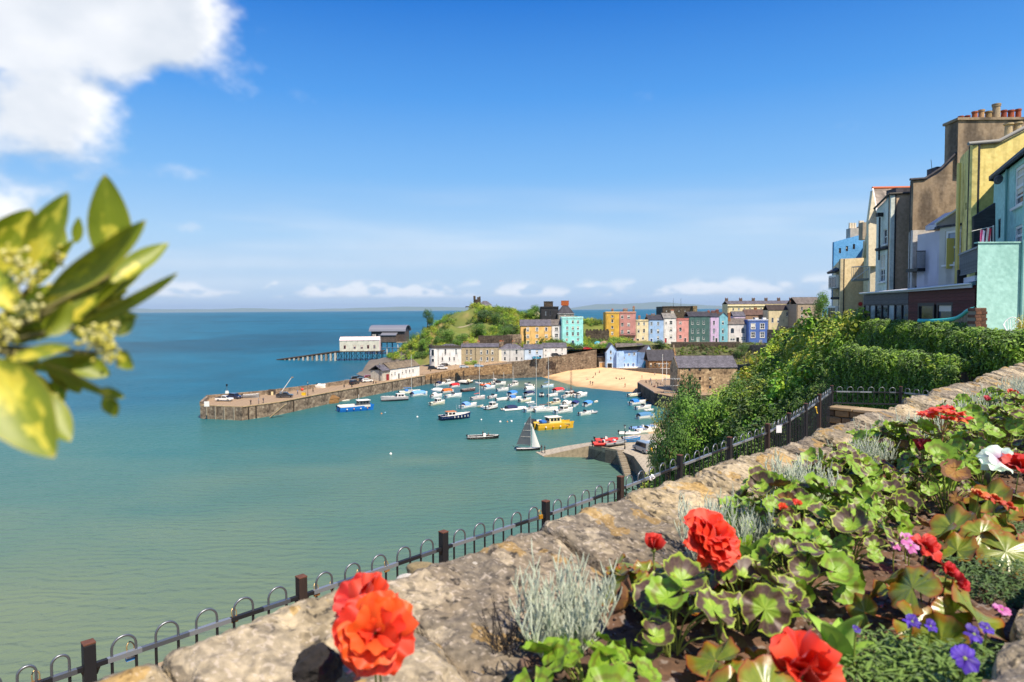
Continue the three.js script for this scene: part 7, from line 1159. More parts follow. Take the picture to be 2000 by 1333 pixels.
// ---- railing
function railing(name, label, pts, post, hoopsPer, y0, y1, o = {}) {
  const t = thing(name, label, 'railing'), iron = mat(0x26262a, 0.55, { metalness: 0.3 }), worn = mat(0x7d8288, 0.4, { metalness: 0.75 }), rusty = mat(0x3a2a24, 0.8, { tex: 'speck' }), cap = mat(0x6e4636, 0.9, { tex: 'speck' });
  pts.forEach(([x, d], i) => {
    if (!(o.skip ?? []).includes(i)) { const p = mesh('post', new RoundedBoxGeometry(post, y1 - y0, post, 2, 0.006).rotateY(0.78).translate(x, E + (y0 + y1) / 2, -d), i % 3 ? iron : rusty, t); mesh('post_cap', new RoundedBoxGeometry(post * 1.04, 0.012, post * 1.04, 1, 0.004).rotateY(0.78).translate(x, E + y1 + 0.004, -d), cap, p); }
    if (i === pts.length - 1) return;
    const b = pts[i + 1], A = V(x, 0, -d), B = V(b[0], 0, -b[1]), dir = B.clone().sub(A), len = dir.length(); dir.normalize(); const ang = Math.atan2(-dir.z, dir.x), ry = y1 - 0.135;
    // top rail: bare galvanised flat bar with worn black paint in stretches; bottom rail
    const r = rng(i * 17 + 5), cuts = [0, 0.07, 0.2 + r() * 0.1, 0.34 + r() * 0.1, 0.56 + r() * 0.1, 0.78 + r() * 0.1, 0.93, 1];
    for (let k = 0; k < 7; k++) { const s0 = cuts[k] * len, s1 = cuts[k + 1] * len, c = A.clone().addScaledVector(dir, (s0 + s1) / 2); mesh('top_rail', box(s1 - s0 + 0.001, k % 2 ? 0.028 : 0.026, k % 2 ? 0.03 : 0.028, c.x, E + ry, c.z, ang), k % 3 === 2 ? worn : k % 2 ? mat(0x9aa0a6, 0.45, { metalness: 0.6 }) : iron, t); }
    const c = A.clone().addScaledVector(dir, len / 2); mesh('bottom_rail', box(len, 0.03, 0.03, c.x, E + y0 + 0.1, c.z, ang), iron, t);
    for (const q of [0.03, 0.97]) { const e = A.clone().addScaledVector(dir, len * q); mesh('rail_bracket', new THREE.ConeGeometry(0.02, 0.05, 5).rotateX(Math.PI).translate(e.x, E + ry - 0.035, e.z), iron, t); }
    const n = hoopsPer, pitch = (len - 0.12) / n, w = pitch * 0.54;
    for (let k = 0; k < n; k++) {
      const m = A.clone().addScaledVector(dir, 0.06 + pitch * (k + 0.5)), h = y1 - 0.02 - y0 - 0.08, rr = w / 2, arc = [];
      for (let q = 0; q <= 10; q++) { const a = Math.PI * (1 - q / 10); arc.push(V(Math.cos(a) * rr, h - rr + Math.sin(a) * rr, 0)); }
      const bend = mesh('hoop', tube([V(-rr, h - rr - 0.12, 0), V(-rr, h - rr - 0.05, 0), ...arc, V(rr, h - rr - 0.05, 0), V(rr, h - rr - 0.12, 0)], 0.0075, 34, 6).rotateY(ang).translate(m.x, E + y0 + 0.08, m.z), worn, t);
      mesh('upright', [bar(V(-rr, 0, 0), V(-rr, h - rr - 0.06, 0), 0.0085, 6), bar(V(rr, 0, 0), V(rr, h - rr - 0.06, 0), 0.0085, 6)].map((g) => g.rotateY(ang).translate(m.x, E + y0 + 0.08, m.z)), iron, bend);
    }
  });
  return t;
}
const top = 1.85, fp = (px, py) => { const d = W(px, py, E - top); return [d.x, -d.z]; };
const postPx = [[-720, 1540], [-250, 1390], [172, 1257], [588, 1128], [866, 1040], [1066, 980], [1212, 932], [1328, 890], [1425, 855], [1500, 829], [1541, 808], [1574, 789], [1601, 771], [1625, 754]];
const posts = postPx.map(([x, y]) => fp(x, y));
railing('hoop_railing', 'long black hoop topped iron railing along the cliff path', posts, 0.062, 5, pathY, -top);
const runB = [posts[posts.length - 1], fp(1760, 756), fp(1880, 768), fp(2030, 785)];
railing('hoop_railing', 'shorter hoop topped railing on the low stone wall', runB, 0.06, 6, -2.36, -top, { skip: [0] });
{ // low wall under the second railing: courses of stones
  const t = thing('low_stone_wall', 'low dark stone wall under the second railing', 'wall'), r = rng(71), A = runB[0], B = [runB[3][0], runB[3][1]], fr = frameOf(A, B);
  t.position.set(A[0], 0, -A[1]); t.rotation.y = fr.turn;
  mesh('mortar_core', box(fr.len, 0.64, 0.3, fr.len / 2, E + pathY + 0.32, -0.02), mat(0x6f6250, 0.95), t);
  for (let c = 0; c < 4; c++) { let x = -0.05; while (x < fr.len) { const w = 0.18 + 0.22 * r(), h = 0.165; mesh('stone', new RoundedBoxGeometry(w - 0.02, h - 0.018, 0.38, 2, 0.03).rotateZ((r() - 0.5) * 0.05).translate(x + w / 2, E + pathY + 0.09 + c * h, 0.0 + (r() - 0.5) * 0.04), mat([0x6b5a44, 0x7d6a50, 0x59493a, 0x8a7455][Math.floor(r() * 4)], 0.95, { tex: 'speck' }), t); x += w; } }
  let x = 0; while (x < fr.len) { const w = 0.4 + 0.3 * r(); mesh('coping_stone', new RoundedBoxGeometry(w - 0.015, 0.07, 0.46, 2, 0.02).translate(x + w / 2, E - 2.355, 0), mat([0xb79f7c, 0xa8916f, 0xc2ab88][Math.floor(r() * 3)], 0.95, { tex: 'speck' }), t); x += w; }
}
// ---- padlocks left on the railing
{
  const lock = (px, py, body, label, s = 1) => {
    const g = W(px, py, E - top - 0.19), seg = posts; let best = null; // nearest point of the railing line seen at this pixel
    for (let i = 0; i < seg.length - 1; i++) { const h = hit(seg[i], seg[i + 1], px), fr = frameOf(seg[i], seg[i + 1]); if (h.s >= -0.01 && h.s <= fr.len + 0.01) best = { D: h.D, turn: fr.turn }; }
    const p = P(px, py, best.D), t = thing('padlock', label, 'padlock', V(p.x, p.y, -best.D + 0.035), best.turn, 'padlocks on the railing');
    mesh('lock_body', new RoundedBoxGeometry(0.045 * s, 0.042 * s, 0.02 * s, 3, 0.005), mat(body, 0.4, { metalness: 0.5 }), t);
    mesh('shackle', tube([V(-0.014 * s, 0.018 * s, 0), V(-0.015 * s, 0.05 * s, -0.01), V(0, 0.066 * s, -0.018), V(0.015 * s, 0.05 * s, -0.01), V(0.014 * s, 0.018 * s, 0)], 0.0035 * s, 18, 6), mat(0xb9a070, 0.4, { metalness: 0.7 }), t);
    return t;
  };
  const w = lock(262, 1277, 0xe6ecf0, 'white padlock with blue band near the left railing post', 1.25); mesh('blue_band', box(0.057, 0.016, 0.0262, 0, -0.012, 0), mat(0x3f86c4, 0.5), w);
  lock(79, 1331, 0xa8743c, 'coppery padlock at the bottom left corner of the railing', 1.1); lock(462, 1205, 0xb9893e, 'brass padlock on the second bay of the railing'); lock(621, 1155, 0xb07a44, 'coppery padlock just right of the third post'); lock(704, 1127, 0xa97440, 'coppery padlock above the big orange bloom'); lock(757, 1109, 0xb98c58, 'pale brass padlock right of the big orange bloom'); lock(1056, 1008, 0xc8932c, 'yellow brass padlock beside the middle railing post'); lock(651, 1145, 0xb4a284, 'small dull padlock between two coppery ones', 0.7);
  const rp = hit(posts[5 + 1], posts[7], 1272), q = P(1272, 932, rp.D), rb = thing('white_ribbon', 'white ribbon knotted on the railing top bar', 'ribbon', V(q.x, q.y, -rp.D + 0.03)); for (let i = 0; i < 4; i++) mesh('ribbon_loop', new THREE.TorusGeometry(0.035, 0.008, 6, 14).scale(1, 0.55, 1).rotateZ(i * 0.8).rotateY(i * 0.6), mat(0xe8e8ea, 0.7), rb);
  const tp = hit(posts[8], posts[9], 1520), tq = P(1520, 838, tp.D), tg = thing('paper_tag', 'small white tag hanging from the railing', 'tag', V(tq.x, tq.y, -tp.D + 0.04)); mesh('tag', new RoundedBoxGeometry(0.09, 0.12, 0.004, 1, 0.002), mat(0xe6e6ea, 0.8), tg); mesh('tag_string', bar(V(0, 0.06, 0), V(0, 0.14, -0.03), 0.002, 4), M.white, tg);
  const yp = hit(posts[11], posts[12], 1592), yq = P(1592, 796, yp.D), yt = thing('yellow_ribbon', 'thin yellow ribbon tied far along the railing', 'ribbon', V(yq.x, yq.y, -yp.D + 0.04)); mesh('ribbon_tail', grid(2, 6, (a, b) => [0.018 * (a - 0.5) + 0.04 * b, -0.12 * b, 0.01 * Math.sin(b * 6)]), mat(0xd8b432, 0.7), yt); mesh('ribbon_knot', new THREE.SphereGeometry(0.025, 8, 6), mat(0xd8b432, 0.7), yt);
}
// ---- stone planter wall
const stoneTex = (seed, base) => sized(makeTex(1024, (u, v) => {
  const a = fbm(u * 6, v * 6, seed, 5, 6), b = fbm(u * 90, v * 90, seed + 3, 3, 90), pit = smooth(0.4, 0.28, fbm(u * 70, v * 70, seed + 6, 3, 70)), e = fbm(u * 30, v * 30, seed + 30, 3, 30), li = smooth(0.555, 0.575, fbm(u * 8, v * 8, seed + 9, 5, 8) + (e - 0.5) * 0.1), or = smooth(0.66, 0.69, fbm(u * 14, v * 14, seed + 12, 4, 14)), gr = smooth(0.52, 0.62, fbm(u * 7, v * 7, seed + 21, 5, 7) + (b - 0.5) * 0.12), wh = smooth(0.68, 0.74, fbm(u * 120, v * 120, seed + 15, 2, 120));
  let c = base.map((q) => q * (0.62 + 0.42 * a + 0.5 * (b - 0.4)) * (1 - 0.5 * pit)); c = c.map((q, i) => lerp(q, [0.43, 0.40, 0.35][i] * (0.7 + 0.6 * b), gr * 0.7)); c = c.map((q, i) => lerp(q, [0.80, 0.74, 0.62][i] * (0.78 + 0.4 * b), li * 0.42)); c = c.map((q, i) => lerp(q, [0.70, 0.52, 0.2][i], or * 0.4)); return c.map((q, i) => lerp(q, 0.84 - i * 0.05, wh * 0.35));
}), 0.9);
const stoneBump = sized(makeTex(512, (u, v) => grey(0.5 * fbm(u * 10, v * 10, 2, 5, 10, 0.62) + 0.5 * fbm(u * 34, v * 34, 5, 4, 34)), false), 0.5);
const stoneMats = [[31, [0.65, 0.59, 0.47]], [47, [0.59, 0.54, 0.44]], [63, [0.70, 0.63, 0.49]], [79, [0.55, 0.50, 0.42]]].map(([s, b]) => new THREE.MeshStandardMaterial({ map: stoneTex(s, b), roughness: 0.95, bumpMap: stoneBump, bumpScale: 0.016 }));
function stoneGeo(l, h, d, seed, rough = 0.02, n = [14, 6, 10]) { // a worn block: rounded, lumpy, uv in metres
  const g = new THREE.BoxGeometry(l, h, d, ...n), p = g.attributes.position, nn = g.attributes.normal, uv = g.attributes.uv, r = 0.035;
  for (let i = 0; i < p.count; i++) {
    let x = p.getX(i), y = p.getY(i), z = p.getZ(i); const ix = clamp(x, -l / 2 + r, l / 2 - r), iy = clamp(y, -h / 2 + r, h / 2 - r), iz = clamp(z, -d / 2 + r, d / 2 - r), v = V(x - ix, y - iy, z - iz); if (v.length() > 1e-6) v.setLength(r); else v.set(0, 0, 0);
    const bx = ix + v.x, by = iy + v.y, bz = iz + v.z, q = 1 + (fbm(bx * 7 + seed, by * 7, bz * 7, 4) - 0.5) * 0, dsp = (fbm(bx * 6 + seed * 3.1, by * 6, bz * 6, 4) - 0.5) * rough * 2 + (fbm(bx * 26 + seed, by * 26, bz * 26, 4, 0, 0.6) - 0.5) * rough * 1.5;
    const m = V(bx / l, by / h * 0.6, bz / d).normalize(); p.setXYZ(i, bx + m.x * dsp, by + (by > 0 ? 1 : -1) * dsp, bz + m.z * dsp);
    const a = Math.abs(nn.getY(i)) > 0.5 ? [x, z] : Math.abs(nn.getX(i)) > 0.5 ? [z, y] : [x, y]; uv.setXY(i, a[0] + seed * 0.37, a[1] + seed * 0.61);
  }
  const w = mergeVertices((() => { const k = g.clone(); k.deleteAttribute('uv'); k.deleteAttribute('normal'); return k; })(), 1e-4); w.computeVertexNormals();
  g.computeVertexNormals(); return g;
}
{
  const t = thing('planter_wall', 'rough weathered stone wall along the outer side of the flower bed', 'wall'), r = rng(88);
  const mort = stoneGeo(14, 2.45, 0.3, 3, 0.012, [120, 10, 6]); mort.rotateY(Math.PI / 4); const mc = UV(4.2, 0.98, -1.93); mort.translate(mc.x, mc.y, mc.z); mesh('mortar_core', mort, stoneMats[1], t);
  let u = -1.6, i = 0;
  while (u < 9) {
    const near = u < 1.6, l = near ? 0.34 + 0.36 * r() : 0.17 + 0.24 * r(), split = r() < (near ? 0.25 : 0.45), c = UV(u + l / 2, 0.985, wallTop - 0.112 + (r() - 0.5) * (near ? 0.012 : 0.035)), gap = near ? -0.01 : 0.013;
    const put = (len, dep, off, k) => { const g = stoneGeo(len - gap, 0.17 + (r() - 0.5) * 0.03, dep, i * 1.7 + k + 2, near ? 0.015 : 0.017, near ? [44, 6, 34] : [18, 6, 16]); g.rotateZ((r() - 0.5) * (near ? 0.03 : 0.12)).rotateX(0.27 + (r() - 0.5) * (near ? 0.04 : 0.09)).rotateY(Math.PI / 4 + (r() - 0.5) * (near ? 0.04 : 0.12)); const q = c.clone().add(V(-off / Math.SQRT2, off * 0.27, -off / Math.SQRT2)); g.translate(q.x, q.y, q.z); mesh('coping_stone', g, stoneMats[(i * 3 + k * 2 + (r() < 0.3 ? 1 : 0)) % 4], t); };
    if (split) { put(l, 0.2, 0.1, 0); put(l * 0.96, 0.19, -0.105, 1); } else put(l, 0.39 + (r() - 0.5) * 0.04, 0, 0);
    u += l; i++;
  }
  // white flint and small loose stones on the wall head
  for (const [px, py, D, s, c] of [[793, 1131, 1.4, 0.017, 0xdcd6ca], [822, 1112, 1.46, 0.026, 0x9a8a66], [925, 1103, 1.48, 0.012, 0xd0c9bb]]) { const p = P(px, py, D), g = new THREE.IcosahedronGeometry(s, 3); const q = g.attributes.position; for (let k = 0; k < q.count; k++) { const f = 0.75 + 0.5 * fbm(q.getX(k) * 40, q.getY(k) * 40, q.getZ(k) * 40 + s * 99, 3); q.setXYZ(k, q.getX(k) * f * 1.3, q.getY(k) * f * 0.75, q.getZ(k) * f); } g.computeVertexNormals(); mesh('flint', g.translate(p.x, p.y - 0.004, p.z), mat(c, 0.9, { tex: 'speck' }), t); }
  const p = P(622, 1303, 0.98), g = new THREE.IcosahedronGeometry(0.034, 6), q = g.attributes.position; for (let k = 0; k < q.count; k++) { const f = 0.55 + 0.9 * fbm(q.getX(k) * 60 + 3, q.getY(k) * 60, q.getZ(k) * 60, 4, 0, 0.65); q.setXYZ(k, q.getX(k) * f, q.getY(k) * f * 0.85, q.getZ(k) * f); } g.computeVertexNormals();
  tag(mesh('clinker_lump', g.translate(p.x, p.y, p.z), mat(0x2b2725, 0.95, { tex: 'speck' })), 'black rough clinker lump lying on the wall below the orange bloom', 'rock');
  const inner = thing('planter_kerb', 'stone kerb on the near side of the flower bed, bottom right', 'wall'); let w = 0.3, k = 0;
  while (w < 6) { const l = 0.42 + 0.2 * r(), c = UV(w + l / 2, 0.06, wallTop - 0.08), g2 = stoneGeo(l - 0.012, 0.2, 0.3, 40 + k * 2.3, 0.018, [18, 6, 12]).rotateY(Math.PI / 4).translate(c.x, c.y, c.z); mesh('kerb_stone', g2, stoneMats[k % 4], inner); const c2 = UV(w + l / 2, 0.06, -1.15); mesh('base_stone', stoneGeo(l - 0.012, 0.92, 0.28, 60 + k, 0.01, [4, 4, 3]).rotateY(Math.PI / 4).translate(c2.x, c2.y, c2.z), stoneMats[(k + 1) % 4], inner); w += l; k++; }
}
// ---- soil
const soilH = (u, v) => soilY + 0.035 * (fbm(u * 4, v * 4, 3, 4) - 0.5) * 2 + 0.02 * (fbm(u * 16, v * 16, 6, 3) - 0.5);
{
  const g = grid(360, 44, (a, b) => { const u = lerp(-0.9, 7.5, a), v = lerp(0.17, 0.84, b), p = UV(u, v, soilH(u, v) + 0.012 * (fbm(u * 60, v * 60, 2, 3) - 0.5) * 2); return [p.x, p.y, p.z]; }, (a, b) => [lerp(-0.9, 7.5, a), lerp(0.17, 0.84, b)]);
  const st = sized(makeTex(512, (u, v) => { const a = fbm(u * 8, v * 8, 2, 5, 8), b = fbm(u * 60, v * 60, 4, 3, 60), s = smooth(0.68, 0.74, fbm(u * 50, v * 50, 8, 2, 50)); return [0.36, 0.27, 0.205].map((q) => lerp(q * (0.55 + 0.55 * a + 0.45 * b), 0.62, s * 0.5)); }), 0.6);
  structure('soil', g, new THREE.MeshStandardMaterial({ map: st, roughness: 1, bumpMap: stoneBump, bumpScale: 0.006 }), 'brown crumbly soil of the flower bed');
  const r = rng(91), cg = new THREE.IcosahedronGeometry(1, 2), q = cg.attributes.position; for (let i = 0; i < q.count; i++) { const f = 0.7 + 0.55 * fbm(q.getX(i) * 1.5, q.getY(i) * 1.5, q.getZ(i) * 1.5, 3); q.setXYZ(i, q.getX(i) * f, q.getY(i) * f, q.getZ(i) * f); } cg.computeVertexNormals();
  const N = 2600, im = new THREE.InstancedMesh(cg, new THREE.MeshStandardMaterial({ color: 0xffffff, roughness: 1 }), N), m = new THREE.Matrix4(), c = new THREE.Color();
  for (let i = 0; i < N; i++) { const u = -0.8 + 4.6 * Math.pow(r(), 1.3), v = lerp(0.2, 0.82, r()), s = 0.003 + 0.011 * r() ** 3, p = UV(u, v, soilH(u, v) + s * 0.3); m.compose(p, new THREE.Quaternion().setFromEuler(new THREE.Euler(r() * 6, r() * 6, r() * 6)), V(s, s * 0.8, s)); im.setMatrixAt(i, m); const k = 0.05 + 0.09 * r(); im.setColorAt(i, c.setRGB(k * 1.3, k * 0.85, k * 0.6)); }
  im.name = 'soil_clods'; scene.add(im); im.castShadow = im.receiveShadow = true; stuff(im, 'small clods of earth strewn over the flower bed', 'soil');
}

// ================================================================ BEDDING PLANTS
// broad scalloped leaf, unit radius, stalk at the origin, top side +y
function roundLeaf(seed, o = {}) {
  const r = rng(seed), ph = r() * 6.28, ru = o.ruffle ?? 0.07, cup = o.cup ?? 0.24, lob = o.lobes ?? 6, pos = [], uv = [], idx = [], nr = 7, na = 44, notch = o.notch ?? 0.035;
  for (let i = 0; i <= nr; i++) for (let j = 0; j <= na; j++) {
    const t = i / nr, a = (notch + (1 - 2 * notch) * j / na) * 2 * Math.PI - Math.PI / 2, sc = 1 + 0.04 * Math.cos(a * lob * 1 + ph) + 0.035 * Math.cos(a * 13 + ph) * t - 0.12 * Math.pow(Math.abs(j / na - 0.5) * 2, 6), R0 = t * sc;
    const y = cup * t * t + ru * t * t * Math.cos(a * lob + ph * 2) + 0.05 * t * Math.cos(a * 3 + ph) + (o.pleat ?? 0.035) * t * Math.cos(a * 13 + ph) + 0.05 * t * (fbm(Math.cos(a) * t * 2 + seed, Math.sin(a) * t * 2, seed, 3) - 0.5) * 2;
    pos.push(Math.cos(a) * R0, y, -Math.sin(a) * R0 * (o.long ?? 1) - 0.0); uv.push(0.5 + Math.cos(a) * t * 0.49, 0.5 + Math.sin(a) * t * 0.49);
  }
  for (let i = 0; i < nr; i++) for (let j = 0; j < na; j++) { const a = i * (na + 1) + j, b = a + 1, c = a + na + 1, d = c + 1; idx.push(a, c, d, a, d, b); }
  const g = new THREE.BufferGeometry(); g.setAttribute('position', new THREE.Float32BufferAttribute(pos, 3)); g.setAttribute('uv', new THREE.Float32BufferAttribute(uv, 2)); g.setIndex(idx); g.computeVertexNormals(); return g;
}
const leafTex = (kind, seed) => makeTex(256, (u, v) => {
  const x = (u - 0.5) * 2.04, y = (v - 0.5) * 2.04, t = Math.hypot(x, y), a = Math.atan2(y, x), n = fbm(u * 9, v * 9, seed, 4), n2 = fbm(u * 30, v * 30, seed + 2, 3), vein = smooth(0.9, 1, Math.abs(Math.cos(a * 3.5 + 0.25 * Math.sin(a * 9)))) * smooth(1.0, 0.2, t) + 0.4 * smooth(0.95, 1, Math.abs(Math.cos(a * 10.5 + t * 3))) * smooth(0.3, 0.7, t);
  const mix = (p, q, k) => p.map((z, i) => lerp(z, q[i], k));
  if (kind === 'zonal') { let c = mix([0.60, 0.71, 0.20], [0.45, 0.60, 0.17], n); c = mix(c, [0.72, 0.80, 0.36], vein * 0.45); const tt = t + (n - 0.5) * 0.28 + 0.05 * Math.cos(a * 7); const z = smooth(0.44, 0.6, tt) * smooth(0.97, 0.88, tt); c = mix(c, mix([0.25, 0.16, 0.155], [0.40, 0.29, 0.28], n2), z * (0.95 - 0.35 * vein)); return mix(c, [0.68, 0.73, 0.28], smooth(0.9, 0.98, t) * 0.8); }
  if (kind === 'old') { let c = mix([0.62, 0.50, 0.16], [0.52, 0.30, 0.14], n); c = mix(c, [0.36, 0.22, 0.16], smooth(0.55, 0.75, t + (n2 - 0.5) * 0.6) * 0.7); return mix(c, [0.70, 0.62, 0.34], vein * 0.4); }
  if (kind === 'plain') { let c = mix([0.56, 0.69, 0.17], [0.42, 0.58, 0.14], n); c = mix(c, [0.60, 0.72, 0.28], vein * 0.5); return mix(c, [0.36, 0.26, 0.14], smooth(0.5, 0.62, t + (n - 0.5) * 0.3) * smooth(0.8, 0.7, t) * 0.4); }
  let c = mix([0.55, 0.58, 0.18], [0.36, 0.45, 0.13], n); c = mix(c, [0.74, 0.72, 0.40], vein * 0.38); c = mix(c, [0.62, 0.36, 0.12], smooth(0.62, 0.95, t + (n - 0.5) * 0.4) * 0.65); return mix(c, [0.55, 0.18, 0.12], smooth(0.94, 1.0, t) * 0.8);
});
const leafMat = (kind, seed, rough = 0.5) => new THREE.MeshPhysicalMaterial({ map: leafTex(kind, seed), roughness: rough, transmission: 0.18, thickness: 0, side: THREE.DoubleSide, bumpMap: BUMP.fine, bumpScale: 0.0006 });
const LM = { zonal: [leafMat('zonal', 3), leafMat('zonal', 8), leafMat('zonal', 14)], plain: [leafMat('plain', 5), leafMat('plain', 9)], old: [leafMat('old', 6, 0.8)], begonia: [leafMat('begonia', 4, 0.32), leafMat('begonia', 11, 0.32)] };
const LG = { zonal: [roundLeaf(1), roundLeaf(2, { cup: 0.42, ruffle: 0.1 }), roundLeaf(3, { cup: 0.12, ruffle: 0.11 }), roundLeaf(4, { cup: 0.55, ruffle: 0.06 })], begonia: [roundLeaf(6, { cup: -0.12, ruffle: 0.1, lobes: 5, long: 1.25, notch: 0.05 }), roundLeaf(7, { cup: 0.1, ruffle: 0.14, lobes: 6, long: 1.15, notch: 0.05 })] };
const stalkM = { zonal: mat(0x8fa04a, 0.7), begonia: mat(0xa8603c, 0.6) };
const placed = [];
function bedding(kind, u, v, label, o = {}) {
  const name = kind === 'begonia' ? 'begonia_plant' : 'geranium_plant', base = UV(u, v, soilH(u, v)), t = thing(name, label, 'plant', base, 0, kind === 'begonia' ? 'begonias in the flower bed' : 'geraniums in the flower bed'), r = rng(Math.round((u * 131 + v * 977) * 100) + (o.seed ?? 0)), stalks = [], n = o.n ?? 15, R0 = o.r ?? 0.13, H = o.h ?? 0.15;
  for (let i = 0; i < n; i++) {
    const a = i * 2.399 + r(), k = Math.sqrt((i + 0.5) / n), q = R0 * k * (0.85 + 0.3 * r()), y = H * (1.05 - 0.6 * k * k) * (0.75 + 0.4 * r()), s = (o.s ?? 0.036) * (0.45 + 0.75 * r()), c = V(Math.cos(a) * q, y, Math.sin(a) * q);
    const dark = kind !== 'begonia' && r() < (o.zonal ?? 0.68), m = kind === 'begonia' ? LM.begonia : r() < 0.07 && i > n * 0.4 ? LM.old : dark ? LM.zonal : LM.plain, gs = kind === 'begonia' ? LG.begonia : LG.zonal;
    const l = mesh('leaf', gs[Math.floor(r() * gs.length)], m[Math.floor(r() * m.length)], t); l.position.copy(c); l.scale.setScalar(s);
    l.rotation.set((r() - 0.5) * 1.15 + Math.sin(a) * k * 0.8 + 0.14, r() * 6.28, (r() - 0.5) * 1.15 - Math.cos(a) * k * 0.8, 'XZY');
    stalks.push(tube([V(Math.cos(a) * 0.012, 0, Math.sin(a) * 0.012), V(c.x * 0.45, y * 0.62, c.z * 0.45), V(c.x, y, c.z)], 0.0016, 8, 5));
  }
  const st = mesh('stalks', stalks, stalkM[kind] ?? stalkM.zonal, t); st.userData.kind = 'stuff'; return t;
}
// ---- flowers
function petalGeo(seed, o = {}) { // unit petal: base at the origin, growing along +y, facing +z
  const r = rng(seed), ph = r() * 6.28, w = o.w ?? 0.55, cup = o.cup ?? 0.35, fr = (o.frill ?? 0.08) * 0.62;
  return grid(14, 12, (a, b) => { const x = (a - 0.5) * 2, wd = w * Math.pow(Math.sin(Math.PI * (0.12 + 0.80 * b) * 0.72), 0.8) * (0.4 + 0.6 * smooth(0, 0.4, b)), edge = Math.pow(Math.abs(x), 2); return [x * wd, b * (1 - 0.14 * x * x) + fr * 0.6 * b * Math.cos(x * 5 + ph), cup * (edge * 0.5 + b * b * 0.6) + fr * b * b * Math.sin(x * 7 + ph) - 0.05 * b]; });
}
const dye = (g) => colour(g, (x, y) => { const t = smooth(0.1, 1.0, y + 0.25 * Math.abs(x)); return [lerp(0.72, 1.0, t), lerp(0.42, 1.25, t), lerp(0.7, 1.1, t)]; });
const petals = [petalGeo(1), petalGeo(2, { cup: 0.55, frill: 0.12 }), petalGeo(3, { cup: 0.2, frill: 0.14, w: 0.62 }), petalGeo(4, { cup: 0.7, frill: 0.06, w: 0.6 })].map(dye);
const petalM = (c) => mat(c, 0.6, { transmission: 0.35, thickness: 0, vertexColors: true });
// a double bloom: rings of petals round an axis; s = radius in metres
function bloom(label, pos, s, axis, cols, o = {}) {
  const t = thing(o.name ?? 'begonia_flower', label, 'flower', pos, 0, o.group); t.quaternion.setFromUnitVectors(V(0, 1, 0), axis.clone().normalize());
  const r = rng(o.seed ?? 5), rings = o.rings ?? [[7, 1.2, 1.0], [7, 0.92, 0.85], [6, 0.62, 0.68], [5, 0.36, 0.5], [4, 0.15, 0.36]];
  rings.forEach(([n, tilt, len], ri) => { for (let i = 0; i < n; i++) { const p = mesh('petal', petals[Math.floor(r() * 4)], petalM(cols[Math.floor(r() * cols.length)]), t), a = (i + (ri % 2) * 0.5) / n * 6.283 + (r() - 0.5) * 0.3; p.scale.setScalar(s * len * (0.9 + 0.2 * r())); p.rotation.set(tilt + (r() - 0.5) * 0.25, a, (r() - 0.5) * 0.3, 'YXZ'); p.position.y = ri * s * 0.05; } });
  if (o.stem) { const inv = t.quaternion.clone().invert(), e = V().subVectors(o.stem, pos).applyQuaternion(inv); mesh('stem', tube([V(0, 0.0, 0), e.clone().multiplyScalar(0.5).add(V(0, -s * 0.4, 0)), e], 0.0016, 12, 6), mat(0x8a9a40, 0.6), t); mesh('calyx', new THREE.SphereGeometry(s * 0.2, 8, 6).translate(0, -s * 0.04, 0), mat(0x7f8f3a, 0.6), t); }
  return t;
}
const OR = [0xe6360a, 0xee480c, 0xde2a08, 0xf0560f], RD = [0xd8210c, 0xe22c10, 0xc81a0c], toCam = (p, up = 0.5, side = 0) => V(-p.x, 0, -p.z).normalize().add(V(side, up, 0));
const soilUnder = (p) => V(p.x, E + soilY, p.z);
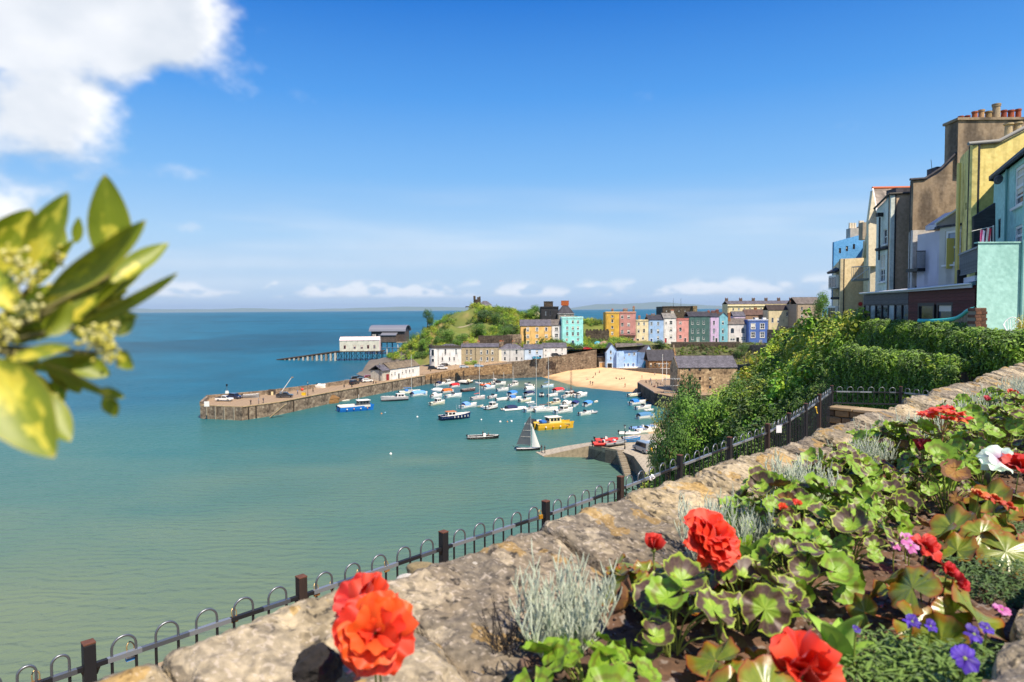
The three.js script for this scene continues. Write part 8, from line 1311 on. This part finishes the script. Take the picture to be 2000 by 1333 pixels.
{
  // pixel, height below the eye, radius in photo pixels
  const B = (label, px, py, h, rp, axis, cols, seed, rings, name) => { const D = h * F / (py - 602), p = P(px, py, D); bloom(label, p, rp * D / F, axis, cols, { seed, name, rings, stem: V(p.x + 0.01, E + soilY, p.z - 0.02) }); };
  B('big scarlet bloom behind the orange one at the lower left', 708, 1186, 0.43, 62, V(-0.5, 0.8, 0.35), [0xd92a10, 0xe23a16, 0xcf1e0e], 3, [[6, 1.25, 1.05], [6, 0.8, 0.95], [4, 0.4, 0.7]]);
  B('big ruffled orange bloom at the lower left of the bed', 732, 1238, 0.43, 74, V(0.05, 0.55, 0.8), OR, 7, [[7, 1.35, 1.0], [7, 1.0, 0.95], [6, 0.6, 0.8], [4, 0.25, 0.5]]);
  B('large double orange red bloom in the middle of the bed', 1390, 1056, 0.45, 58, V(0.5, 0.6, 0.55), [0xe8300c, 0xee3c10, 0xde260a], 11, [[9, 1.35, 1.0], [9, 1.1, 0.95], [8, 0.85, 0.85], [7, 0.55, 0.7], [5, 0.25, 0.5]]);
  B('scarlet half open bloom at the bottom of the bed', 1562, 1318, 0.48, 78, V(0.1, 1, 0.3), [0xe6340f, 0xec4416, 0xdc2a0c], 17, [[5, 0.7, 1.0], [4, 0.42, 1.0], [3, 0.15, 0.9]]);
  B('glossy red bloom beside the pink petals on the right', 1808, 1070, 0.48, 28, V(0.4, 0.7, 0.6), RD, 21, [[5, 1.0, 1.0], [4, 0.5, 0.8]]);
  B('small red double bud cluster among the mottled leaves', 1850, 1118, 0.49, 22, V(0.5, 0.6, 0.5), [0xd2202a, 0xdc2a1e], 25, [[4, 0.7, 1.0], [4, 0.3, 0.9]]);
  B('crimson bud beneath the small red cluster', 1868, 1138, 0.5, 22, V(0.6, 0.3, 0.6), [0xcc1c26], 26, [[4, 0.4, 1.0], [3, 0.15, 0.9]]);
  B('deep red bloom cut by the right edge of the picture', 1992, 915, 0.46, 34, V(0.1, 0.9, 0.4), [0xc81a10, 0xd8280f], 29, [[6, 0.9, 1.0], [5, 0.45, 0.85]]);
  B('white ruffled bloom near the right edge', 1955, 902, 0.47, 36, V(-0.2, 0.8, 0.5), [0xf2f0ec, 0xe9e6e2], 31, [[6, 1.2, 1.0], [5, 0.7, 0.8]]);
  B('closed scarlet bud left of the large double bloom', 1277, 1074, 0.47, 28, V(0.1, 1, 0.1), [0xd22018, 0xdc3020], 33, [[4, 0.12, 1.0], [3, 0.02, 0.95]]);
  B('closed crimson bud below the orange geranium head', 1803, 880, 0.47, 24, V(0.2, 1, 0.1), [0xb8202c, 0xc22a34], 35, [[4, 0.15, 1.0], [3, 0.05, 0.95]]);
  B('small pink bud far along the bed', 1928, 782, 0.45, 9, V(0, 1, 0.3), [0xd84a58], 36, [[4, 0.3, 1.0]]);
  B('small coral bud far along the bed near the right edge', 1978, 772, 0.44, 12, V(0, 1, 0.3), [0xe0503a], 37, [[4, 0.3, 1.0]]);
  B('tiny orange bud among the leaves left of centre', 1528, 994, 0.47, 11, V(0, 1, 0.4), OR, 38, [[4, 0.5, 1.0]]);
  B('second tiny orange bud right of the first', 1556, 986, 0.47, 11, V(0, 1, 0.4), OR, 39, [[4, 0.5, 1.0]]);
  for (const [px, py, r0, label] of [[1912, 968, 15, 'wilted orange petals at the left of the rusty leaves'], [1945, 978, 19, 'red orange wilted bloom on the rusty leaves'], [1972, 990, 13, 'small red petal cluster right of the wilted bloom']]) B(label, px, py, 0.5, r0, V(0.3, 1, 0.4), [0xd8601e, 0xc83c1a, 0xd07a30], px, [[5, 1.0, 1.0], [3, 0.4, 0.7]]);
  for (const [px, py, r0, label] of [[1772, 1052, 15, 'pale pink blossom left of the glossy red bloom'], [1779, 1066, 15, 'lilac pink blossom touching the glossy red bloom'], [1748, 1066, 12, 'small pink blossom furthest from the glossy red bloom'], [1957, 1192, 17, 'magenta blossom by the kerb at the right']]) B(label, px, py, 0.55, r0, V(0.2, 1, 0.5), [0xd86ab4, 0xe08ac4], px, [[5, 1.2, 1.0]], 'pink_flower');
  for (const [px, py, r0, label] of [[1885, 1287, 25, 'large violet bellflower nearest the kerb'], [1903, 1240, 19, 'violet bellflower behind the largest one'], [1928, 1228, 14, 'pale violet bellflower beside the kerb'], [1782, 1215, 16, 'violet bellflower under the mottled leaves'], [1818, 1224, 13, 'drooping violet bellflower bud'], [1672, 1230, 9, 'tiny violet bud on the bare soil']]) B(label, px, py, 0.515, r0, V(0.2 + (px % 7) * 0.08 - 0.3, 0.7, 0.6), [0x4c22a8, 0x5a2cc0, 0x42189a], px, [[5, 1.1, 1.0]], 'bellflower');
}
{ // geranium head on its tall stalk
  const p = P(1842, 806, 2.2), t = thing('geranium_flower', 'orange red geranium head on a tall stalk against the wall', 'flower', p), r = rng(44), base = V(0, -0.075, 0);
  for (let i = 0; i < 9; i++) { const a = i * 2.399, k = Math.sqrt((i + 0.4) / 9), c = V(Math.cos(a) * 0.062 * k, 0.016 - 0.036 * k * k, Math.sin(a) * 0.062 * k), fl = mesh('floret', bar(base, c, 0.0013, 5), mat(0x9a7a44, 0.7), t); for (let j = 0; j < 5; j++) { const q = mesh('petal', petals[(i + j) % 4], petalM([0xe8350e, 0xf04a14, 0xe02a10, 0xf46a20][(i * 3 + j) % 4]), fl); q.position.copy(c); q.scale.setScalar(0.026 * (0.85 + 0.3 * r())); q.rotation.set(1.15 + 0.2 * r(), j * 1.257 + i, 0, 'YXZ'); } }
  mesh('stem', tube([base, V(0.0, -0.2, 0.0), V(0.01, -0.28, 0.01)], 0.003, 12, 6), mat(0x9a6a44, 0.7), t); mesh('spent_buds', leafCloud(61, 60, 5, 0.5).scale(0.024, 0.02, 0.024).translate(0, -0.078, 0), leafM(0x5a5a28), t).userData.kind = 'stuff';
}
// ---- foliage plants over the bed
{
  const near = [[0.44, 0.28, 'zonal', 'bright green geranium at the bottom edge left of centre', { n: 13, r: 0.1, h: 0.11, zonal: 0.25, s: 0.04 }], [0.02, 0.62, 'begonia', 'mottled begonia leaves below the orange bloom', { n: 7, r: 0.07, h: 0.07, s: 0.045 }], [0.22, 0.68, 'zonal', 'fresh lime geranium leaves under the big orange bloom', { n: 9, r: 0.08, h: 0.06, zonal: 0, s: 0.036 }]];
  for (const [u, v, k, label, o] of near) bedding(k, u, v, label, o);
  const at = (px, py, y = -0.6) => { const d = W(px, py, E + y), x = d.x, D = -d.z; return [(x + D) / Math.SQRT2, (D - x) / Math.SQRT2]; };
  const put = (kind, px, py, label, o) => { const [u, v] = at(px, py); bedding(kind, clamp(u, -0.8, 7.3), clamp(v, 0.2, 0.83), label, o); };
  put('zonal', 1310, 1245, 'geranium with large dark banded leaves beside the silver plant', { n: 16, r: 0.1, h: 0.12, s: 0.041, zonal: 0.95 });
  put('zonal', 1450, 1200, 'geranium with brown zoned leaves below the large double bloom', { n: 16, r: 0.11, h: 0.12, s: 0.041, zonal: 0.95 });
  put('begonia', 1240, 1150, 'bronze leaved begonia carrying the closed scarlet bud', { n: 9, r: 0.09, h: 0.08, s: 0.045 });
  put('begonia', 1380, 1160, 'dark bronze begonia under the large double bloom', { n: 8, r: 0.08, h: 0.08, s: 0.042 });
  put('begonia', 1480, 1345, 'mottled red and green begonia at the bottom edge', { n: 9, r: 0.1, h: 0.08, s: 0.05 });
  put('begonia', 1800, 1215, 'glossy mottled begonia with large leaves and red buds', { n: 12, r: 0.12, h: 0.1, s: 0.056 });
  put('begonia', 1930, 1085, 'rusty edged begonia at the right of the bed', { n: 11, r: 0.13, h: 0.08, s: 0.056 });
  put('begonia', 1960, 1010, 'orange tinged begonia near the right edge', { n: 10, r: 0.12, h: 0.09, s: 0.054 });
  put('zonal', 1150, 1345, 'bright ruffled geranium at the bottom edge under the silver plant', { n: 16, r: 0.1, h: 0.1, zonal: 0.2, s: 0.04 });
  const row = [[1560, 1140], [1655, 1085], [1580, 1040], [1700, 1030], [1480, 1080], [1610, 985], [1740, 985], [1480, 1005], [1850, 985], [1690, 945], [1800, 945], [1920, 930], [1590, 930], [1900, 890], [1770, 905], [1850, 905], [1700, 900], [1975, 870], [1830, 868], [1900, 850], [1960, 835], [1995, 815], [1890, 832], [1940, 812], [2010, 850], [2020, 920], [1640, 960]];
  const words = ['small leaved', 'dense', 'spreading', 'dark banded', 'bushy', 'low', 'bright', 'compact', 'broad leaved'];
  row.forEach(([px, py], i) => put('zonal', px, py, `${words[i % 9]} geranium in the bed, plant ${['beside the pink blossoms', 'below the glossy red bloom', 'behind the double bloom', 'in the middle of the bed', 'right of the double bloom', 'by the second silver plant', 'centre right', 'beside the wall at centre', 'left of the rusty begonia', 'behind the centre plants', 'below the crimson bud', 'beside the white bloom', 'near the wall', 'under the geranium head', 'left of the crimson bud', 'right of the crimson bud', 'at the foot of the wall', 'at the right edge', 'below the orange head', 'right of the orange head', 'far right', 'at the far right edge', 'behind the orange head', 'beside the far silver plants', 'cut by the right edge', 'low at the right edge', 'between wall and centre'][i]}`, { n: 27, r: 0.125, h: 0.115 + 0.03 * (i % 3), s: 0.034, zonal: 0.55, seed: i }));
}
// ---- silver curry plants
{
  const make = (seed, n, dead) => { const r = rng(seed), out = [];
    for (let i = 0; i < n; i++) { const a = r() * 6.28, lean = 0.1 + 0.95 * r(), h = (0.08 + 0.1 * r()) * (dead ? 0.5 : 1), top = V(Math.cos(a) * lean * h, h, Math.sin(a) * lean * h), b0 = V(Math.cos(a) * 0.03 * r(), 0, Math.sin(a) * 0.03 * r()), md = b0.clone().lerp(top, 0.5).add(V(Math.cos(a) * 0.012, -0.01, Math.sin(a) * 0.012)); out.push(bar(b0, md, 0.0016, 4, 0.0014), bar(md, top, 0.0014, 4, 0.0009));
      const m = 17; for (let k = 0; k < m; k++) { const t = 0.15 + 0.9 * k / m, p = t < 0.5 ? b0.clone().lerp(md, t * 2) : md.clone().lerp(top, Math.min(1, t * 2 - 1)), q = k * 2.4 + i, up = 0.75 + 0.75 * t, l = 0.028 + 0.024 * r(), d = V(Math.cos(q) * 0.55, up, Math.sin(q) * 0.55).normalize(), mm = p.clone().addScaledVector(d, l * 0.55), e = mm.clone().addScaledVector(d.add(V((r() - 0.5) * 0.5, 0.25, (r() - 0.5) * 0.5)).normalize(), l * 0.45); out.push(bar(p, mm, 0.0012, 4, 0.0016), bar(mm, e, 0.0016, 4, 0.0006)); } }
    return join(out); };
  const gs = [make(5, 58), make(6, 52)], silver = mat(0xc3ccb6, 0.9, { transmission: 0.12, thickness: 0 }), silver2 = mat(0xb2beae, 0.9, { transmission: 0.12, thickness: 0 });
  const atB = (px, py) => { const d = W(px, py, E - 0.62); return V(d.x, E + soilY, d.z); };
  for (const [px, py, s, label] of [[1090, 1285, 0.88, 'large silver curry plant in front of the stone wall'], [1400, 1110, 0.85, 'silver plant behind the large double bloom'], [1455, 1088, 0.8, 'silver plant right behind the large double bloom'], [1570, 1015, 0.95, 'silver plant against the wall at centre right'], [1735, 905, 0.9, 'silver plant left of the orange geranium head'], [1790, 890, 0.9, 'silver plant below the orange geranium head'], [1690, 935, 0.8, 'small silver plant near the wall joint'], [1925, 838, 1.0, 'wide silver plant right of the orange geranium head'], [1880, 850, 0.85, 'silver plant behind the orange geranium head'], [1965, 815, 0.95, 'silver plant far along the bed'], [2000, 800, 1.0, 'silver plant far along the bed at the right edge']]) {
    const b = atB(px, py), t = thing('silver_plant', label, 'plant', b, px * 0.7, 'silver curry plants'), f = mesh('foliage', gs[px % 2], px % 3 ? silver : silver2, t); f.scale.setScalar(s); f.userData.kind = 'stuff';
    mesh('woody_base', [bar(V(0, -0.02, 0), V(0.008, 0.04, 0), 0.008, 6, 0.005), bar(V(0, 0, 0), V(-0.03, 0.05, 0.02), 0.004, 5, 0.002)], mat(0x4a3d30, 0.95), t);
  }
  // dry dark twigs beside the big silver plant
  const r = rng(9), tw = thing('dry_twigs', 'dry dark heather twigs left of the large silver plant', 'twigs', atB(985, 1275)); const g = []; for (let i = 0; i < 40; i++) g.push(bar(V((r() - 0.5) * 0.05, 0, (r() - 0.5) * 0.05), V((r() - 0.5) * 0.11, 0.03 + 0.08 * r(), (r() - 0.5) * 0.09), 0.001, 4, 0.0005)); mesh('twigs', g, mat(0x2e2826, 0.95), tw).userData.kind = 'stuff';
}
// ---- low green trailing plant with the bellflowers
{
  const r = rng(15), mk = (n) => { const pos = [], nor = []; for (let i = 0; i < n; i++) { const a = r() * 6.28, q = Math.sqrt(r()) * 0.13, h = (0.01 + 0.075 * r() ** 1.6) * (1 - 0.4 * q / 0.13); leafQuad(pos, nor, V(Math.cos(a) * q, h, Math.sin(a) * q), V(r() - 0.5, 0.9, r() - 0.5).normalize(), V(r() - 0.5, 0.2, r() - 0.5).normalize(), 0.013 + 0.016 * r(), 0.005); } const g = new THREE.BufferGeometry(); g.setAttribute('position', new THREE.Float32BufferAttribute(pos, 3)); g.setAttribute('normal', new THREE.Float32BufferAttribute(nor, 3)); return g; }, g = mk(2100);
  for (const [px, py, s, c, label] of [[1790, 1330, 1.0, 0x5f7a30, 'low narrow leaved bellflower plant at the bottom right'], [1900, 1330, 1.0, 0x54702c, 'low bellflower plant hugging the kerb'], [1960, 1140, 0.9, 0x46602a, 'low dark green trailing plant by the kerb'], [1985, 1060, 0.9, 0x46602a, 'low dark green plant near the right edge of the bed']]) {
    const d = W(px, py, E - 0.61), t = thing('trailing_plant', label, 'plant', V(d.x, E + soilY, d.z), px); const f = mesh('foliage', g, leafM(new THREE.Color(c).getHex()), t); f.scale.setScalar(s); f.userData.kind = 'stuff'; mesh('crown_base', cyl(0.01, 0.004, 0.03, 0, 0, 0, 6), mat(0x6a6a3a, 0.9), t);
  }
  // broad plain weeds
  const wl = grid(8, 12, (a, b) => { const x = (a - 0.5) * 2, w = 0.24 * Math.pow(Math.sin(Math.PI * Math.pow(b, 0.7)), 0.9) + 0.015; return [x * w, 0.25 * Math.sin(b * 2.2) + 0.06 * x * x, b]; }, (a, b) => [a, b]);
  for (const [px, py, label] of [[1640, 1290, 'broad smooth leaved weed at the bottom edge'], [1470, 1120, 'plain leaved seedling in the centre of the bed']]) { const d = W(px, py, E - 0.6), t = thing('broad_weed', label, 'plant', V(d.x, E + soilY + 0.01, d.z), 1); for (let i = 0; i < 5; i++) { const l = mesh('leaf', wl, leafM(0x7c9b3a, 0.2), t); l.scale.setScalar(0.075 + 0.012 * i); l.rotation.set(-0.55 - 0.1 * i, i * 1.3 + 0.4, 0, 'YXZ'); } }
}
// ---- variegated shrub close to the camera
{
  const mk = (seed, o = {}) => grid(12, 22, (a, b) => { const x = (a - 0.5) * 2, w = 0.5 * Math.pow(Math.sin(Math.PI * Math.pow(b, o.pow ?? 0.85)), 0.75); return [x * w + (o.bend ?? 0) * b * b, b, 0.16 * x * x * (o.fold ?? 1) * (w / 0.5) + (o.curl ?? 0.12) * b * b - 0.03 * Math.sin(b * 9 + seed) * x]; }, (a, b) => [a, b]);
  const tx = (seed, yel) => makeTex(256, (u, v) => { const n = fbm(u * 4 + seed, v * 7, seed + 0.4, 5), n2 = fbm(u * 14, v * 20, seed + 3.3, 4), e = Math.abs(u - 0.5) * 2, mid = smooth(0.035, 0.0, Math.abs(u - 0.5)) * 0.4, vein = smooth(0.85, 1, Math.sin((v * 9 + e * 1.6) * 6.28)) * 0.07, g = lerpc([0.40, 0.47, 0.04], [0.60, 0.64, 0.10], n * 0.7 + n2 * 0.3); let c = lerpc(g, lerpc([0.80, 0.74, 0.16], [0.90, 0.86, 0.34], n2), smooth(yel, yel - 0.22, e * 0.55 + (n - 0.5) * 1.5 + (v - 0.5) * 0.5 + 0.3)); c = lerpc(c, [0.85, 0.72, 0.2], smooth(0.93, 1.0, Math.max(e, v)) * 0.7); return lerpc(c, [0.60, 0.64, 0.26], mid + vein); });
  function lerpc(p, q, k) { return p.map((z, i) => lerp(z, q[i], clamp(k))); }
  const mats = [tx(2, 0.36), tx(5, 0.6), tx(9, 0.3), tx(13, 0.05)].map((m) => new THREE.MeshPhysicalMaterial({ map: m, roughness: 0.5, transmission: 0.35, thickness: 0, side: THREE.DoubleSide }));
  const gs = [mk(1), mk(2, { bend: 0.12, curl: 0.25 }), mk(3, { bend: -0.1, curl: 0.05, fold: 1.6 })];
  const t = thing('variegated_shrub', 'green and yellow variegated shrub branch with pale blossoms close to the camera', 'shrub');
  const leaf = (bx, by, tx_, ty, w, D0, D1, roll, m, g = 0) => {
    const a = P(bx, by, D0), b = P(tx_, ty, D1), y = b.clone().sub(a), L = y.length(); y.normalize(); const view = a.clone().sub(camera.position).normalize().negate(); let z = view.clone().addScaledVector(y, -view.dot(y)).normalize(); z.applyAxisAngle(y, roll); const x = V().crossVectors(y, z), l = mesh('leaf', gs[g], mats[m], t), ww = w * D0 / F;
    l.matrixAutoUpdate = true; l.position.copy(a); l.quaternion.setFromRotationMatrix(new THREE.Matrix4().makeBasis(x, y, z)); l.scale.set(ww, L, ww);
  };
  const sp = V(-0.335, E - 0.02, -0.425);                     // where the twigs part
  for (const [bx, by, tx_, ty, w, D0, D1, roll, m, g] of [
    [218, 525, 203, 340, 74, 0.44, 0.43, 0.15, 0, 0], [52, 530, 133, 372, 62, 0.42, 0.42, -0.35, 1, 1], [-20, 545, 60, 408, 96, 0.43, 0.44, 0.1, 1, 0], [92, 575, 287, 433, 66, 0.39, 0.41, 0.55, 3, 2], [215, 552, 325, 477, 44, 0.42, 0.45, -0.4, 0, 1], [140, 640, 347, 534, 44, 0.41, 0.44, 0.9, 3, 2], [108, 645, 262, 520, 46, 0.43, 0.45, -0.7, 0, 0], [20, 702, 148, 682, 40, 0.4, 0.4, -0.8, 1, 1], [60, 720, 190, 690, 44, 0.43, 0.44, 0.7, 3, 0], [80, 708, 235, 770, 40, 0.42, 0.44, 1.0, 3, 1], [205, 772, 226, 812, 30, 0.43, 0.44, 0.2, 3, 0], [190, 762, 243, 770, 26, 0.42, 0.43, 0.5, 0, 1],
    [-25, 705, 112, 897, 120, 0.36, 0.35, 0.2, 1, 0], [40, 755, 134, 868, 76, 0.4, 0.4, -0.5, 3, 0], [148, 476, 153, 424, 20, 0.44, 0.44, 0.1, 3, 0], [228, 690, 267, 716, 34, 0.43, 0.43, 0.4, 0, 1], [225, 655, 262, 620, 26, 0.44, 0.45, 0.3, 0, 0], [110, 520, 112, 440, 34, 0.45, 0.46, 0.6, 3, 1], [20, 640, 100, 560, 60, 0.45, 0.46, -0.4, 3, 0], [90, 655, 140, 590, 46, 0.41, 0.42, 0.4, 3, 2], [-10, 660, 75, 640, 50, 0.44, 0.44, 0.8, 3, 0], [30, 610, -30, 520, 60, 0.41, 0.42, 0, 1, 0], [130, 700, 215, 735, 48, 0.45, 0.46, -0.2, 3, 0], [70, 690, 10, 760, 54, 0.44, 0.43, 0.3, 3, 1], [150, 610, 215, 560, 40, 0.45, 0.47, 0.1, 0, 0]]) leaf(bx, by, tx_, ty, w, D0, D1, roll, m, g);
  { const q = rng(313); for (let i = 0; i < 30; i++) { const cx = 20 + 170 * q(), cy = 520 + 230 * q(), a = Math.atan2(cy - 640, cx - 10) + (q() - 0.5) * 1.4, l = 70 + 80 * q(), tx2 = cx + Math.cos(a) * l, ty2 = cy + Math.sin(a) * l * 0.9 - 20; if (tx2 > 285 || ty2 > 800 || ty2 < 420 || (tx2 > 215 && ty2 > 720)) continue; leaf(cx, cy, tx2, ty2, 26 + 16 * q(), 0.435 + 0.03 * q(), 0.44 + 0.04 * q(), (q() - 0.5) * 1.8, [0, 3, 3, 1][Math.floor(q() * 4)], Math.floor(q() * 3)); } }
  const tips = [[215, 540, 0.44], [60, 560, 0.425], [120, 600, 0.42], [150, 640, 0.42], [60, 700, 0.42], [190, 690, 0.43], [0, 690, 0.4]].map(([x, y, D]) => P(x, y, D));
  mesh('twigs', [bar(V(-0.46, E - 0.64, -0.40), sp, 0.006, 7, 0.0035), ...tips.map((e) => bar(sp, e, 0.0025, 6, 0.0014))], mat(0x6f6a3a, 0.8), t).userData.kind = 'stuff';
  const r = rng(71), bud = [], bud2 = [];
  for (const [cx, cy, sx, sy, n, D] of [[185, 655, 42, 26, 60, 0.41], [210, 690, 30, 34, 46, 0.42], [55, 545, 46, 40, 60, 0.41], [10, 640, 30, 50, 40, 0.4], [60, 610, 30, 30, 30, 0.415], [180, 520, 26, 20, 22, 0.45], [215, 640, 24, 24, 22, 0.43], [110, 500, 30, 26, 22, 0.44], [30, 500, 34, 26, 30, 0.42]]) for (let i = 0; i < n; i++) { const p = P(cx + (r() + r() - 1) * sx, cy + (r() + r() - 1) * sy, D + (r() - 0.5) * 0.03), s = 0.0008 + 0.0011 * r(); (r() < 0.6 ? bud : bud2).push(new THREE.IcosahedronGeometry(s, 1).translate(p.x, p.y, p.z)); }
  mesh('blossom_cluster', bud, mat(0xc9c24c, 0.6, { transmission: 0.2, thickness: 0 }), t).userData.kind = 'stuff'; mesh('bud_cluster', bud2, mat(0xe2dc94, 0.6, { transmission: 0.2, thickness: 0 }), t).userData.kind = 'stuff';
}

renderer.render(scene, camera);
